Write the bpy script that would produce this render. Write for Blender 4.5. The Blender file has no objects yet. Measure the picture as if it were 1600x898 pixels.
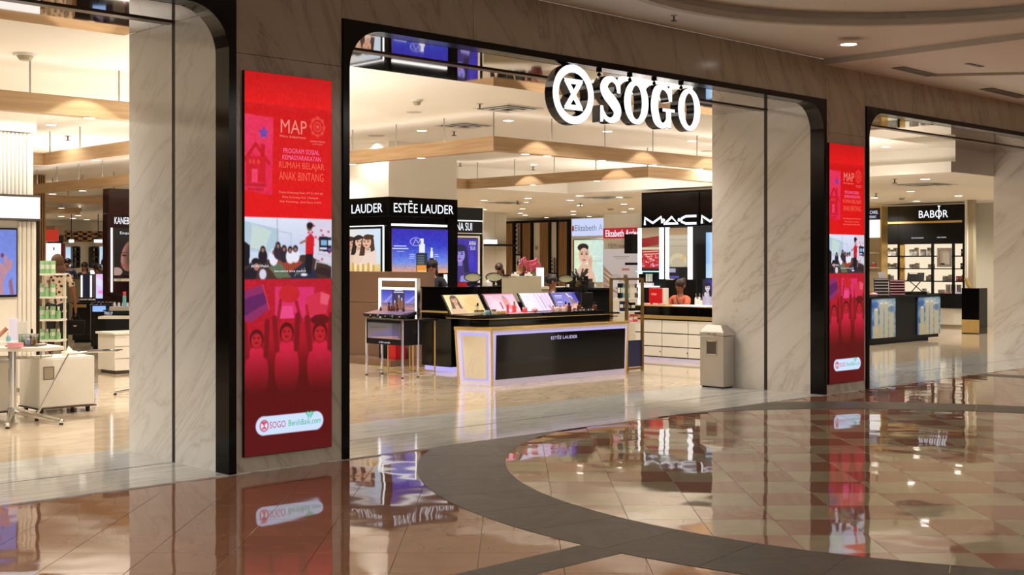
import bpy, bmesh, math, random
import numpy as np
from mathutils import Vector, Matrix
random.seed(7); RNG = np.random.RandomState(7)
SC = bpy.context.scene; COL = SC.collection
PI = math.pi
# ---------------------------------------------------------------- camera (eye 1.55 m above the mall floor, looking 45.7 deg to the shop front)
H = 1.55; FPX = 1968.0; HZ = 411.0
ANG = math.radians(45.7); CO = math.cos(ANG); SI = math.sin(ANG)
cd = bpy.data.cameras.new('camera'); cam = bpy.data.objects.new('camera', cd); COL.objects.link(cam)
cam.location = (0, 0, H); cam.rotation_euler = (PI/2, 0, ANG - PI/2)
cd.sensor_width = 36; cd.lens = FPX/1600*36; cd.shift_y = (HZ - 449)/1600; cd.clip_end = 300
SC.camera = cam
# ---------------------------------------------------------------- world, big lights, exposure
W = bpy.data.worlds.new('world'); SC.world = W; W.use_nodes = True
W.node_tree.nodes['Background'].inputs[0].default_value = (1.0, .95, .9, 1); W.node_tree.nodes['Background'].inputs[1].default_value = .45
SC.view_settings.view_transform = 'Standard'; SC.view_settings.look = 'None'; SC.view_settings.gamma = 1
SC.view_settings.exposure = 0.0; SC.view_settings.use_curve_mapping = False
SC.cycles.max_bounces = 7; SC.cycles.diffuse_bounces = 3; SC.cycles.glossy_bounces = 4; SC.cycles.transmission_bounces = 6
SC.cycles.sample_clamp_indirect = 4; SC.cycles.caustics_reflective = False; SC.cycles.caustics_refractive = False
SC.cycles.use_denoising = True
WARM = (1.0, .94, .86); NEUT = (1, .97, .93)
def area(name, loc, sx, sy, power, col=WARM, rot=(0, 0, 0)):
    d = bpy.data.lights.new(name, 'AREA'); d.shape = 'RECTANGLE'; d.size = sx; d.size_y = sy; d.energy = power; d.color = col
    o = bpy.data.objects.new(name, d); o.location = loc; o.rotation_euler = rot; COL.objects.link(o); return o
def spot(loc, power, deg=140, blend=.6, col=WARM, rad=.06, name='downlight_or_fill_bulb', rot=(0, 0, 0)):
    d = bpy.data.lights.new(name, 'SPOT'); d.energy = power; d.spot_size = math.radians(deg); d.spot_blend = blend; d.color = col; d.shadow_soft_size = rad
    o = bpy.data.objects.new(name, d); o.location = loc; o.rotation_euler = rot; COL.objects.link(o); return o
# light strips added on top of the wooden frames to brighten the shop ceiling
UP = (PI, 0, 0)
K1 = .07; K3 = .33
for (x, y, sx, sy, p) in ((13.5, 11.5, 5.2, .12, 60), (10.9, 14.6, .12, 6, 60), (3.5, 11.6, 8, .12, 70), (7.93, 14.7, .12, 5.8, 55), (3, 17.8, 8, .12, 60), (13.5, 17.7, 5, .12, 55), (16.1, 15.5, .12, 4.2, 50),
        (17.7, 13.3, 3, .12, 40), (10.9, 23, .12, 4.5, 55), (13, 28.6, 6, .12, 60), (14, 34.6, 5, .12, 50)):
    area('beam_top_fill', (x, y, 3.15), sx, sy, p*K1, WARM, UP)
# extra bulbs without fixtures, added under the ceiling to brighten the shop
K2 = 3.0
for x in (-1.5, 1.5, 4.2, 6.6, 9.4, 12.2, 14.6, 17.6):
    for y in (10.6, 13.0, 15.6):
        spot((x, y, 3.43), 42*K2)
for (x, y) in ((1, 20), (4.5, 20), (8.5, 20.5), (13, 20), (4, 25), (8, 25), (14, 25), (9, 31), (14, 31)): spot((x, y, 3.43), 62*K2)
for (x, y) in ((21.3, 11.5), (24.5, 11.5), (27.8, 12.5), (21.3, 15), (25, 15.5), (28.3, 16), (19, 20), (23, 20), (27.5, 20), (19, 25), (23, 25), (27.5, 25), (20, 30), (25, 30), (28, 33), (17, 38), (22, 38), (27, 38)): spot((x, y, 3.0), 80*K2)
# unseen upward lights added behind piers and reveals to brighten the shop ceiling
for (x, y, p) in ((6.9, 10.9, 170), (8.3, 14.2, 200), (9.0, 19.2, 200), (16.8, 10.6, 200), (18.4, 15.6, 150), (13.9, 20.4, 170), (2.0, 16.0, 170)): area('ceiling_fill', (x, y, 1.9), 1.8, 1.8, p*K3, WARM, UP)
# the dim mall: unseen lights added around the viewer to brighten it
area('mall_fill', (3.5, -1.0, 3.9), 7, 2.5, 130, (1, .95, .9))
area('mall_fill', (13.5, -.5, 3.85), 8, 3, 190, (1, .95, .9))
for (x, y, p) in ((-1.6, 6.2, 520), (-3, 4, 380), (1.4, 4.2, 120), (9, 1.6, 80), (13.5, 2, 150), (17.5, 4.2, 150), (20.5, 6, 120)): spot((x, y, 3.86), p, 150, .6, (1, .95, .9), .08, 'mall_fill_spot')  # out-of-view spots added to brighten the shop front and the reveals
area('mall_back_fill', (3, -7, 6.0), 9, 4, 620, (1, .95, .9), (math.radians(55), 0, 0))  # added light behind the viewer, no known skylight
area('mall_back_fill', (14, -7, 6.0), 9, 4, 620, (1, .95, .9), (math.radians(55), 0, 0))

# ---------------------------------------------------------------- photo pixel -> place in the world
def ray(px): return (px - 800)/FPX
def on_floor(px, py, z=0.0):
    Z = FPX*(H - z)/(py - HZ); l = ray(px)*Z
    return Vector((Z*CO + l*SI, Z*SI - l*CO, z))
def at_depth(px, py, Z):
    l = ray(px)*Z
    return Vector((Z*CO + l*SI, Z*SI - l*CO, H + (HZ - py)*Z/FPX))
def LZ(l, Z, z=0): return Vector((Z*CO + l*SI, Z*SI - l*CO, z))
class Face:
    """A vertical plane: kind 'Y' faces -Y (parallel to the shop front), kind 'X' faces -X. u runs to the viewer's right, d towards the viewer."""
    def __init__(s, kind, c): s.k = kind; s.c = c
    def u(s, px):
        t = ray(px)
        return s.c*(CO + t*SI)/(SI - t*CO) if s.k == 'Y' else -s.c*(SI - t*CO)/(CO + t*SI)
    def P(s, u, d, z): return Vector((u, s.c - d, z)) if s.k == 'Y' else Vector((s.c - d, -u, z))
    def z(s, px, py):
        p = s.P(s.u(px), 0, 0); return H + (HZ - py)*(p.x*CO + p.y*SI)/FPX
    def __call__(s, v): return s.P(v[0], v[1], v[2])
def face_depth(kind, px, Z):
    p = at_depth(px, HZ, Z); return Face(kind, p.y if kind == 'Y' else p.x)

# ---------------------------------------------------------------- geometry collector
class G:
    def __init__(s, xf=None): s.v = []; s.f = []; s.m = []; s.xf = xf; s.mi = 0
    def add(s, vs, fs):
        n = len(s.v)
        for p in vs:
            p = Vector(p); s.v.append(s.xf(p) if s.xf else p)
        for f in fs: s.f.append([i + n for i in f]); s.m.append(s.mi)
        return s
    def box(s, x0, x1, y0, y1, z0, z1):
        return s.add([(x, y, z) for z in (z0, z1) for y in (y0, y1) for x in (x0, x1)],
                     [(0, 2, 3, 1), (4, 5, 7, 6), (0, 1, 5, 4), (2, 6, 7, 3), (0, 4, 6, 2), (1, 3, 7, 5)])
    def prism(s, pts, z0, z1):
        n = len(pts); return s.add([(x, y, z0) for x, y in pts] + [(x, y, z1) for x, y in pts],
            [tuple(range(n - 1, -1, -1)), tuple(range(n, 2*n))] + [(i, (i + 1) % n, (i + 1) % n + n, i + n) for i in range(n)])
    def plate(s, pts, d0, d1):      # pts are (u, z), thickness along d
        n = len(pts); return s.add([(x, d0, z) for x, z in pts] + [(x, d1, z) for x, z in pts],
            [tuple(range(n)), tuple(range(2*n - 1, n - 1, -1))] + [(i, i + n, (i + 1) % n + n, (i + 1) % n) for i in range(n)])
    def ring(s, outer, inner, d0, d1):   # closed band between two (u, z) outlines of equal length
        n = len(outer); vs = [(x, d, z) for d in (d0, d1) for L in (outer, inner) for x, z in L]; fs = []
        for i in range(n):
            j = (i + 1) % n
            fs += [(i, j, n + j, n + i), (2*n + i, 3*n + i, 3*n + j, 2*n + j), (i, 2*n + i, 2*n + j, j), (n + i, n + j, 3*n + j, 3*n + i)]
        return s.add(vs, fs)
    def cyl(s, p0, p1, r0, r1=None, n=10, cap=True):
        r1 = r0 if r1 is None else r1; p0 = Vector(p0); p1 = Vector(p1); a = (p1 - p0).normalized()
        b = a.cross(Vector((0, 0, 1)) if abs(a.z) < .9 else Vector((1, 0, 0))).normalized(); c = a.cross(b)
        vs = []
        for p, r in ((p0, r0), (p1, r1)):
            for i in range(n):
                t = 2*PI*i/n; vs.append(p + (b*math.cos(t) + c*math.sin(t))*r)
        fs = [(i, (i + 1) % n, (i + 1) % n + n, i + n) for i in range(n)]
        if cap: fs += [tuple(range(n - 1, -1, -1)), tuple(range(n, 2*n))]
        return s.add(vs, fs)
    def tube(s, pts, r, n=8):
        for a, b in zip(pts, pts[1:]): s.cyl(a, b, r, n=n)
        for p in pts[1:-1]: s.ball(p, r, r, r, 6, 4)
        return s
    def lathe(s, prof, c=(0, 0, 0), n=14):   # prof: (r, z)
        vs = []; fs = []
        for r, z in prof:
            for i in range(n):
                t = 2*PI*i/n; vs.append((c[0] + r*math.cos(t), c[1] + r*math.sin(t), c[2] + z))
        for k in range(len(prof) - 1):
            for i in range(n): fs.append((k*n + i, k*n + (i + 1) % n, (k + 1)*n + (i + 1) % n, (k + 1)*n + i))
        fs += [tuple(range(n - 1, -1, -1)), tuple(range((len(prof) - 1)*n, len(prof)*n))]
        return s.add(vs, fs)
    def ball(s, c, rx, ry, rz, n=12, m=8):
        c = Vector(c); return s.lathe_s([(math.sin(PI*k/m), -math.cos(PI*k/m)) for k in range(m + 1)], c, rx, ry, rz, n)
    def lathe_s(s, prof, c, rx, ry, rz, n):
        vs = [(c[0] + rx*r*math.cos(2*PI*i/n), c[1] + ry*r*math.sin(2*PI*i/n), c[2] + rz*z) for r, z in prof for i in range(n)]
        fs = [(k*n + i, k*n + (i + 1) % n, (k + 1)*n + (i + 1) % n, (k + 1)*n + i) for k in range(len(prof) - 1) for i in range(n)]
        return s.add(vs, fs)
    def stroke(s, pts, w, d0, d1, closed=False):   # flat ribbon of varying width in (u, z)
        n = len(pts); ws = w if isinstance(w, (list, tuple)) else [w]*n; L = []; R = []
        for i in range(n):
            a = Vector(pts[(i - 1) % n if closed else max(i - 1, 0)]); b = Vector(pts[(i + 1) % n if closed else min(i + 1, n - 1)])
            t = (b - a); t = t.normalized() if t.length > 1e-9 else Vector((1, 0)); nn = Vector((-t.y, t.x))*ws[i]/2
            p = Vector(pts[i]); L.append(p + nn); R.append(p - nn)
        k = n if closed else n - 1; vs = [(q.x, d, q.y) for d in (d0, d1) for S in (L, R) for q in S]; fs = []
        for i in range(k):
            j = (i + 1) % n
            fs += [(i, j, n + j, n + i), (2*n + i, 3*n + i, 3*n + j, 2*n + j), (i, 2*n + i, 2*n + j, j), (n + i, n + j, 3*n + j, 3*n + i)]
        if not closed: fs += [(0, n, 3*n, 2*n), (n - 1, 3*n - 1, 4*n - 1, 2*n - 1)]
        return s.add(vs, fs)

def build(name, g, mat, parent=None, smooth=False, bevel=0, origin=None, recalc=True):
    """Link the collected geometry as ONE mesh object; its origin is the parent thing's base (or the given point)."""
    me = bpy.data.meshes.new(name)
    base = parent_origin(parent) if parent is not None else Vector(origin) if origin is not None else None
    if base is None:
        xs = [v.x for v in g.v]; ys = [v.y for v in g.v]; zs = [v.z for v in g.v]
        base = Vector(((min(xs) + max(xs))/2, (min(ys) + max(ys))/2, min(zs)))
    me.from_pydata([tuple(v - base) for v in g.v], [], g.f)
    mats = mat if isinstance(mat, (list, tuple)) else [mat]
    for m in mats: me.materials.append(m)
    if len(mats) > 1: me.polygons.foreach_set('material_index', g.m)
    if recalc:
        bm = bmesh.new(); bm.from_mesh(me); bmesh.ops.recalc_face_normals(bm, faces=bm.faces); bm.to_mesh(me); bm.free()
    if smooth: me.polygons.foreach_set('use_smooth', [True]*len(me.polygons))
    me.update()
    o = bpy.data.objects.new(name, me); COL.objects.link(o)
    if parent is not None: o.parent = parent
    else: o.location = base
    if bevel:
        b = o.modifiers.new('bevel', 'BEVEL'); b.width = bevel; b.segments = 2; b.limit_method = 'ANGLE'; b.angle_limit = math.radians(40)
    return o
ORG = {}
def parent_origin(p):
    q = Vector((0, 0, 0))
    while p is not None: q = q + p.location; p = p.parent
    return q
def tag(o, label, cat, group=None, kind=None):
    if label: o['label'] = label
    if cat: o['category'] = cat
    if group: o['group'] = group
    if kind: o['kind'] = kind
    return o
def thing(name, label, cat, loc, group=None):
    o = bpy.data.objects.new(name, None); o.location = loc; o.empty_display_size = .1; COL.objects.link(o)
    return tag(o, label, cat, group)
def struct(name, g=None, mat=None, **k):
    if g is None:
        o = bpy.data.objects.new(name, None); o.empty_display_size = .1; COL.objects.link(o)
    else: o = build(name, g, mat, **k)
    o['kind'] = 'structure'; return o
def dup(root, loc, label=None, rotz=None):
    r = root.copy(); COL.objects.link(r); r.location = loc
    if rotz is not None: r.rotation_euler = (0, 0, rotz)
    if label: r['label'] = label
    for ch in list(root.children):
        c = ch.copy(); COL.objects.link(c); c.parent = r
        for g2 in ch.children:
            d = g2.copy(); COL.objects.link(d); d.parent = c
    return r

# ---------------------------------------------------------------- materials
def lin(c):
    c = [x/255 if max(c) > 1.001 else x for x in c]
    return tuple((x/12.92 if x <= .04045 else ((x + .055)/1.055)**2.4) for x in c) + (1,)
def pset(b, **k):
    for n, v in k.items():
        n = n.replace('_', ' ')
        if n in b.inputs: b.inputs[n].default_value = v
def M(name, col=(200, 200, 200), rough=.5, metal=0, emit=None, strength=1, spec=.5, coat=0, var=.05, vscale=6, bump=0, alpha=None, trans=0):
    m = bpy.data.materials.new(name); m.use_nodes = True; nt = m.node_tree; b = nt.nodes['Principled BSDF']
    c = lin(col); b.inputs['Base Color'].default_value = c
    pset(b, Roughness=rough, Metallic=metal); b.inputs['Specular IOR Level'].default_value = spec; b.inputs['Coat Weight'].default_value = coat
    b.inputs['Coat Roughness'].default_value = .05; b.inputs['Transmission Weight'].default_value = trans
    if var:
        geo = nt.nodes.new('ShaderNodeNewGeometry'); no = nt.nodes.new('ShaderNodeTexNoise'); no.inputs['Scale'].default_value = vscale; no.inputs['Detail'].default_value = 3
        nt.links.new(geo.outputs['Position'], no.inputs['Vector'])
        r = nt.nodes.new('ShaderNodeValToRGB'); nt.links.new(no.outputs['Fac'], r.inputs[0])
        r.color_ramp.elements[0].position = .3; r.color_ramp.elements[1].position = .7
        r.color_ramp.elements[0].color = tuple(x*(1 - var) for x in c[:3]) + (1,); r.color_ramp.elements[1].color = tuple(min(1, x*(1 + var)) for x in c[:3]) + (1,)
        nt.links.new(r.outputs[0], b.inputs['Base Color'])
        if bump:
            bp = nt.nodes.new('ShaderNodeBump'); bp.inputs['Strength'].default_value = bump; bp.inputs['Distance'].default_value = .01
            nt.links.new(no.outputs['Fac'], bp.inputs['Height']); nt.links.new(bp.outputs[0], b.inputs['Normal'])
    if emit is not None:
        b.inputs['Emission Color'].default_value = lin(emit); b.inputs['Emission Strength'].default_value = strength
    return m
def ramp(nt, fac, stops):
    r = nt.nodes.new('ShaderNodeValToRGB'); e = r.color_ramp.elements
    e[0].position = stops[0][0]; e[0].color = lin(stops[0][1]); e[1].position = stops[-1][0]; e[1].color = lin(stops[-1][1])
    for p, c in stops[1:-1]:
        x = e.new(p); x.color = lin(c)
    nt.links.new(fac, r.inputs[0]); return r
def mapping(nt, scale, rot=(0, 0, 0), src='Position'):
    geo = nt.nodes.new('ShaderNodeNewGeometry'); mp = nt.nodes.new('ShaderNodeMapping')
    mp.vector_type = 'TEXTURE'; mp.inputs['Scale'].default_value = tuple(1/x for x in scale); mp.inputs['Rotation'].default_value = rot; nt.links.new(geo.outputs[src], mp.inputs['Vector']); return mp
def marble(name, base, mid, vein, scale=(1, 1, 1), rot=(0, 0, 0), rough=.12, wav=0, wavs=1.2, vs=1.4, vary=.0, dist=1.6, wid=.055, spec=.5, det=7):
    m = bpy.data.materials.new(name); m.use_nodes = True; nt = m.node_tree; b = nt.nodes['Principled BSDF']
    mp = mapping(nt, scale, rot)
    n1 = nt.nodes.new('ShaderNodeTexNoise'); n1.inputs['Scale'].default_value = vs; n1.inputs['Detail'].default_value = det; n1.inputs['Roughness'].default_value = .62; n1.inputs['Distortion'].default_value = dist
    nt.links.new(mp.outputs[0], n1.inputs['Vector'])
    mid0 = .5
    r1 = ramp(nt, n1.outputs['Fac'], [(mid0 - wid*2.2, base), (mid0 - wid*.35, mid), (mid0, vein), (mid0 + wid*.5, mid), (mid0 + wid*2.6, base)])
    n2 = nt.nodes.new('ShaderNodeTexNoise'); n2.inputs['Scale'].default_value = vs*.6; n2.inputs['Detail'].default_value = 5
    nt.links.new(mp.outputs[0], n2.inputs['Vector'])
    r2 = ramp(nt, n2.outputs['Fac'], [(.35, base), (.75, mid)])
    mx = nt.nodes.new('ShaderNodeMixRGB'); mx.inputs[0].default_value = .45
    nt.links.new(r1.outputs[0], mx.inputs[1]); nt.links.new(r2.outputs[0], mx.inputs[2]); out = mx.outputs[0]
    if vary:
        oi = nt.nodes.new('ShaderNodeObjectInfo'); mr = nt.nodes.new('ShaderNodeMapRange'); mr.inputs['To Min'].default_value = 1 - vary; mr.inputs['To Max'].default_value = 1 + vary
        nt.links.new(oi.outputs['Random'], mr.inputs['Value']); hs = nt.nodes.new('ShaderNodeHueSaturation'); nt.links.new(mr.outputs[0], hs.inputs['Value']); nt.links.new(out, hs.inputs['Color']); out = hs.outputs[0]
    nt.links.new(out, b.inputs['Base Color']); b.inputs['Roughness'].default_value = rough; b.inputs['Specular IOR Level'].default_value = spec
    if wav:
        n3 = nt.nodes.new('ShaderNodeTexNoise'); n3.inputs['Scale'].default_value = wavs; n3.inputs['Detail'].default_value = 1
        g = nt.nodes.new('ShaderNodeNewGeometry'); nt.links.new(g.outputs['Position'], n3.inputs['Vector'])
        bp = nt.nodes.new('ShaderNodeBump'); bp.inputs['Strength'].default_value = wav; bp.inputs['Distance'].default_value = .02
        nt.links.new(n3.outputs['Fac'], bp.inputs['Height']); nt.links.new(bp.outputs[0], b.inputs['Normal'])
    return m
def wood(name, a, bcol, scale, rough=.45):
    m = bpy.data.materials.new(name); m.use_nodes = True; nt = m.node_tree; b = nt.nodes['Principled BSDF']
    mp = mapping(nt, scale); n = nt.nodes.new('ShaderNodeTexNoise'); n.inputs['Scale'].default_value = 1; n.inputs['Detail'].default_value = 6; n.inputs['Distortion'].default_value = .4
    nt.links.new(mp.outputs[0], n.inputs['Vector']); r = ramp(nt, n.outputs['Fac'], [(.3, a), (.7, bcol)]); nt.links.new(r.outputs[0], b.inputs['Base Color']); b.inputs['Roughness'].default_value = rough
    return m
def E(name, col, s=1.0, base=(20, 20, 20)): return M(name, base, .35, emit=col, strength=s, var=0)
m_wall = marble('mall_wall_marble', (188, 179, 162), (172, 162, 144), (134, 122, 105), (2.2, 1, .45), (0, -.5, 0), rough=.16, vs=1.0, vary=.03, wid=.03, dist=.8)
m_rev = marble('reveal_marble', (240, 238, 232), (226, 222, 215), (200, 193, 184), (1, .5, 2.6), (-.75, 0, 0), rough=.12, vs=1.3, wid=.02, dist=.7)
m_rev2 = marble('dimmed_reveal_marble', (232, 226, 217), (218, 210, 199), (184, 172, 158), (1, .4, 1.9), (-.7, 0, 0), rough=.12, vs=.9, wid=.035, dist=.7)  # same marble as reveal_marble, with dimmer light partly put into the colour
m_thr = marble('threshold_marble', (212, 210, 203), (192, 190, 183), (138, 136, 130), (.35, 3.4, 1), rough=.07, wav=.05, vs=2.0, wid=.05)
m_pink = marble('rose_floor_tile', (152, 108, 82), (140, 96, 72), (136, 92, 70), (1, 1, 1), rough=.035, wav=.15, wavs=2, vs=2.2, vary=.05, dist=0, wid=.1, det=2)
m_pink2 = marble('pink_floor_tile', (154, 112, 92), (144, 102, 83), (140, 98, 80), (1, 1, 1), rough=.035, wav=.15, wavs=2, vs=2.2, vary=.05, dist=0, wid=.1, det=2)
m_cream = marble('cream_floor_tile', (172, 156, 128), (160, 144, 116), (154, 138, 110), (1, 1, 1), rough=.035, wav=.15, wavs=2, vs=2.2, vary=.04, dist=0, wid=.1, det=2)
m_grey = marble('grey_stone_band', (92, 87, 78), (80, 75, 67), (66, 62, 56), (1, 1, 1), rough=.4, vs=2, vary=.07, spec=.2)
m_shopfl = marble('shop_floor_marble', (212, 194, 168), (196, 176, 148), (172, 150, 122), (1, 2.2, 1), rough=.07, wav=.035, vs=1.1, wid=.06, dist=.7)
m_black = M('gloss_black', (7, 6, 6), .1, spec=.35, var=.0)
m_frame = M('black_frame_lacquer', (9, 8, 8), .12, spec=.22, var=.1, vscale=3)
m_mblack = M('matt_black', (11, 10, 10), .5, spec=.2)
m_dark = M('dark_groove', (48, 38, 32), .5)
m_white = M('white_laminate', (236, 230, 216), .35, var=.02)
m_ceil = M('shop_ceiling_paint', (250, 243, 230), .7, var=.015, vscale=1)
m_ceil2 = M('mall_ceiling_paint', (236, 230, 218), .7, var=.02, vscale=.7)
m_ceile = M('mall_ceiling_edge', (196, 190, 178), .6, var=.03)
m_sof = M('mirror_soffit', (205, 196, 186), .03, metal=1, var=.02)
m_bronze = M('bronze_channel', (84, 70, 54), .3, metal=.6)
m_oak = wood('oak_beam', (204, 172, 132), (180, 144, 104), (1.2, 1.2, 26))
m_oakv = wood('oak_slat', (178, 138, 92), (140, 100, 62), (20, 20, 1.2))
m_gold = M('brushed_gold', (228, 194, 122), .3, metal=.65, var=.05)
m_brass = M('dull_brass', (160, 132, 80), .35, metal=.9)
m_chrome = M('chrome', (225, 225, 225), .12, metal=1, var=0)
m_steel = M('brushed_steel', (190, 184, 176), .35, metal=.7, var=.06, vscale=3)
m_steeld = M('dark_steel', (96, 88, 80), .4, metal=.7)
m_brown = M('taupe_panel', (126, 98, 80), .3, var=.04, vscale=2)
m_greige = M('greige_panel', (176, 164, 136), .45, var=.03)
m_lamp = E('lamp_lens', (255, 248, 236), 9.0)
m_rod = M('grey_rod', (170, 164, 152), .5, var=0)
m_trim = M('white_lamp_trim', (240, 236, 228), .4, var=0)
m_lite = E('white_light_box', (255, 253, 248), 1.25)
m_lbar = E('white_light_bar', (255, 255, 252), 1.6)
m_sign = E('white_sign_face', (244, 248, 255), 1.35)
m_lav = E('lavender_glow', (198, 186, 255), .9)
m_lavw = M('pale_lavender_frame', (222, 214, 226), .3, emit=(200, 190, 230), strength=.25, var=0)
m_skin = M('skin', (176, 118, 88), .55); m_skin2 = M('brown_skin', (132, 80, 54), .55)
m_hair = M('black_hair', (22, 16, 14), .4); m_cloth = M('black_cloth', (24, 23, 26), .8)
m_glass = M('clear_glass', (235, 240, 240), .03, trans=1, var=0)
m_red = M('red_print', (190, 22, 30), .45); m_pinkf = M('pink_petal', (226, 110, 140), .6, var=.2, vscale=30)

# ---------------------------------------------------------------- lettering
_TX = {}
def glyphs(body):
    if body not in _TX:
        c = bpy.data.curves.new('lettering', 'FONT'); c.body = body; c.size = 1; c.resolution_u = 3
        o = bpy.data.objects.new('lettering', c); COL.objects.link(o); bpy.context.view_layer.update()
        me = bpy.data.meshes.new_from_object(o); bpy.data.objects.remove(o)
        vs = [v.co.copy() for v in me.vertices]; fs = [list(p.vertices) for p in me.polygons]
        x0 = min(v.x for v in vs); x1 = max(v.x for v in vs); y0 = min(v.y for v in vs); y1 = max(v.y for v in vs)
        _TX[body] = ([((v.x - x0)/(x1 - x0), (v.y - y0)/(y1 - y0)) for v in vs], fs)
    return _TX[body]
def text(g, body, u0, u1, z0, z1, d=.004, shear=0):
    vs, fs = glyphs(body)
    return g.add([(u0 + (x + shear*y)*(u1 - u0), d, z0 + y*(z1 - z0)) for x, y in vs], fs)
# ---------------------------------------------------------------- printed or lit pictures: colours computed on a fine grid
def s2l(a): a = np.clip(a/255., 0, 1); return np.where(a <= .04045, a/12.92, ((a + .055)/1.055)**2.4)
class Pic:
    def __init__(s, w, h, res=1.0, bg=(0, 0, 0)):
        s.w = w; s.h = h; s.nx = int(w*res) + 1; s.ny = int(h*res) + 1; s.px = w/(s.nx - 1)
        s.X, s.Y = np.meshgrid(np.linspace(0, w, s.nx), np.linspace(0, h, s.ny)); s.C = np.zeros((s.ny, s.nx, 3)); s.C[:] = bg
    def mix(s, m, c, a=1.0):
        m = (np.clip(m, 0, 1)*a)[..., None]; s.C = s.C*(1 - m) + np.array(c, float)*m
    def vgrad(s, y0, y1, c0, c1, a=1.0, horiz=False):
        A = s.X if horiz else s.Y; t = np.clip((A - y0)/(y1 - y0), 0, 1)[..., None]; m = ((A >= y0) & (A <= y1))[..., None]*a
        s.C = s.C*(1 - m) + (np.array(c0, float)*(1 - t) + np.array(c1, float)*t)*m
    def rect(s, x0, y0, x1, y1, c, a=1.0): s.mix(((s.X >= x0) & (s.X <= x1) & (s.Y >= y0) & (s.Y <= y1)).astype(float), c, a)
    def ell(s, cx, cy, rx, ry, c, a=1.0, rot=0, soft=None):
        r = math.radians(rot); x = s.X - cx; y = s.Y - cy; u = x*math.cos(r) + y*math.sin(r); v = -x*math.sin(r) + y*math.cos(r)
        d = np.sqrt((u/rx)**2 + (v/ry)**2); k = soft if soft else s.px/min(rx, ry); s.mix((1 - d)/k + .5, c, a)
    def poly(s, pts, c, a=1.0):
        m = np.zeros_like(s.X, bool); n = len(pts)
        for i in range(n):
            x0, y0 = pts[i]; x1, y1 = pts[(i + 1) % n]
            if y0 == y1: continue
            m ^= ((y0 > s.Y) != (y1 > s.Y)) & (s.X < (x1 - x0)*(s.Y - y0)/(y1 - y0) + x0)
        s.mix(m.astype(float), c, a)
    def line(s, pts, w, c, a=1.0):
        for (x0, y0), (x1, y1) in zip(pts, pts[1:]):
            dx, dy = x1 - x0, y1 - y0; L = dx*dx + dy*dy + 1e-9; t = np.clip(((s.X - x0)*dx + (s.Y - y0)*dy)/L, 0, 1)
            d = np.hypot(s.X - x0 - t*dx, s.Y - y0 - t*dy); s.mix((w/2 - d)/s.px + .5, c, a)
    def noise(s, amp, cell=3, cols=(1, 1, 1)):
        n = RNG.randn(int(s.ny/cell) + 3, int(s.nx/cell) + 3); yy = np.arange(s.ny)/cell; xx = np.arange(s.nx)/cell
        y0 = yy.astype(int); x0 = xx.astype(int); fy = (yy - y0)[:, None]; fx = (xx - x0)[None]
        v = n[y0][:, x0]*(1 - fy)*(1 - fx) + n[y0 + 1][:, x0]*fy*(1 - fx) + n[y0][:, x0 + 1]*(1 - fy)*fx + n[y0 + 1][:, x0 + 1]*fy*fx
        s.C = s.C + (v*amp)[..., None]*np.array(cols)
    def blur(s, k=1):
        for _ in range(k):
            p = np.pad(s.C, ((1, 1), (1, 1), (0, 0)), 'edge'); s.C = (p[:-2, 1:-1] + p[2:, 1:-1] + p[1:-1, :-2] + p[1:-1, 2:] + 2*p[1:-1, 1:-1])/6
    def woman(s, cx, cy, r, skin, hair, body=None, turn=0, long=True):
        """head and shoulders portrait, r = half face width"""
        if body is not None:
            s.ell(cx + turn*r, cy + r*4.6, r*2.6, r*2.9, body)
        s.ell(cx, cy + r*.0, r*1.35, r*1.6, hair)
        if long: s.poly([(cx - r*1.35, cy), (cx - r*1.9, cy + r*3.4), (cx - r*.7, cy + r*3.4), (cx - r*.5, cy + r)], hair); s.poly([(cx + r*1.35, cy), (cx + r*1.7, cy + r*3.4), (cx + r*.8, cy + r*3.4), (cx + r*.5, cy + r)], hair)
        s.rect(cx - r*.42, cy + r, cx + r*.42, cy + r*2.2, [x*.85 for x in skin])
        s.ell(cx + turn*r*.3, cy + r*.25, r*.95, r*1.3, skin)
        s.ell(cx - turn*r*.4, cy - r*.9, r*1.1, r*.55, hair, rot=-12)
        for k in (-1, 1):
            s.ell(cx + turn*r*.45 + k*r*.42, cy + r*.12, r*.2, r*.1, (30, 18, 16)); s.line([(cx + turn*r*.45 + k*r*.62, cy - r*.12), (cx + turn*r*.45 + k*r*.2, cy - r*.16)], r*.1, hair)
        s.line([(cx + turn*r*.5, cy + r*.2), (cx + turn*r*.6, cy + r*.62)], r*.12, [x*.8 for x in skin])
        s.ell(cx + turn*r*.45, cy + r*.95, r*.3, r*.13, (178, 40, 50))
_PM = {}
def picmat(strength, base=.0):
    k = (strength, base)
    if k not in _PM:
        m = bpy.data.materials.new('lit_picture' if strength else 'printed_picture'); m.use_nodes = True; nt = m.node_tree; b = nt.nodes['Principled BSDF']
        a = nt.nodes.new('ShaderNodeVertexColor'); a.layer_name = 'Col'
        if strength: nt.links.new(a.outputs[0], b.inputs['Emission Color']); b.inputs['Emission Strength'].default_value = strength; b.inputs['Base Color'].default_value = (.02, .02, .02, 1)
        else: nt.links.new(a.outputs[0], b.inputs['Base Color'])
        b.inputs['Roughness'].default_value = .3 if strength else .4; b.inputs['Specular IOR Level'].default_value = .25; _PM[k] = m
    return _PM[k]
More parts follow.
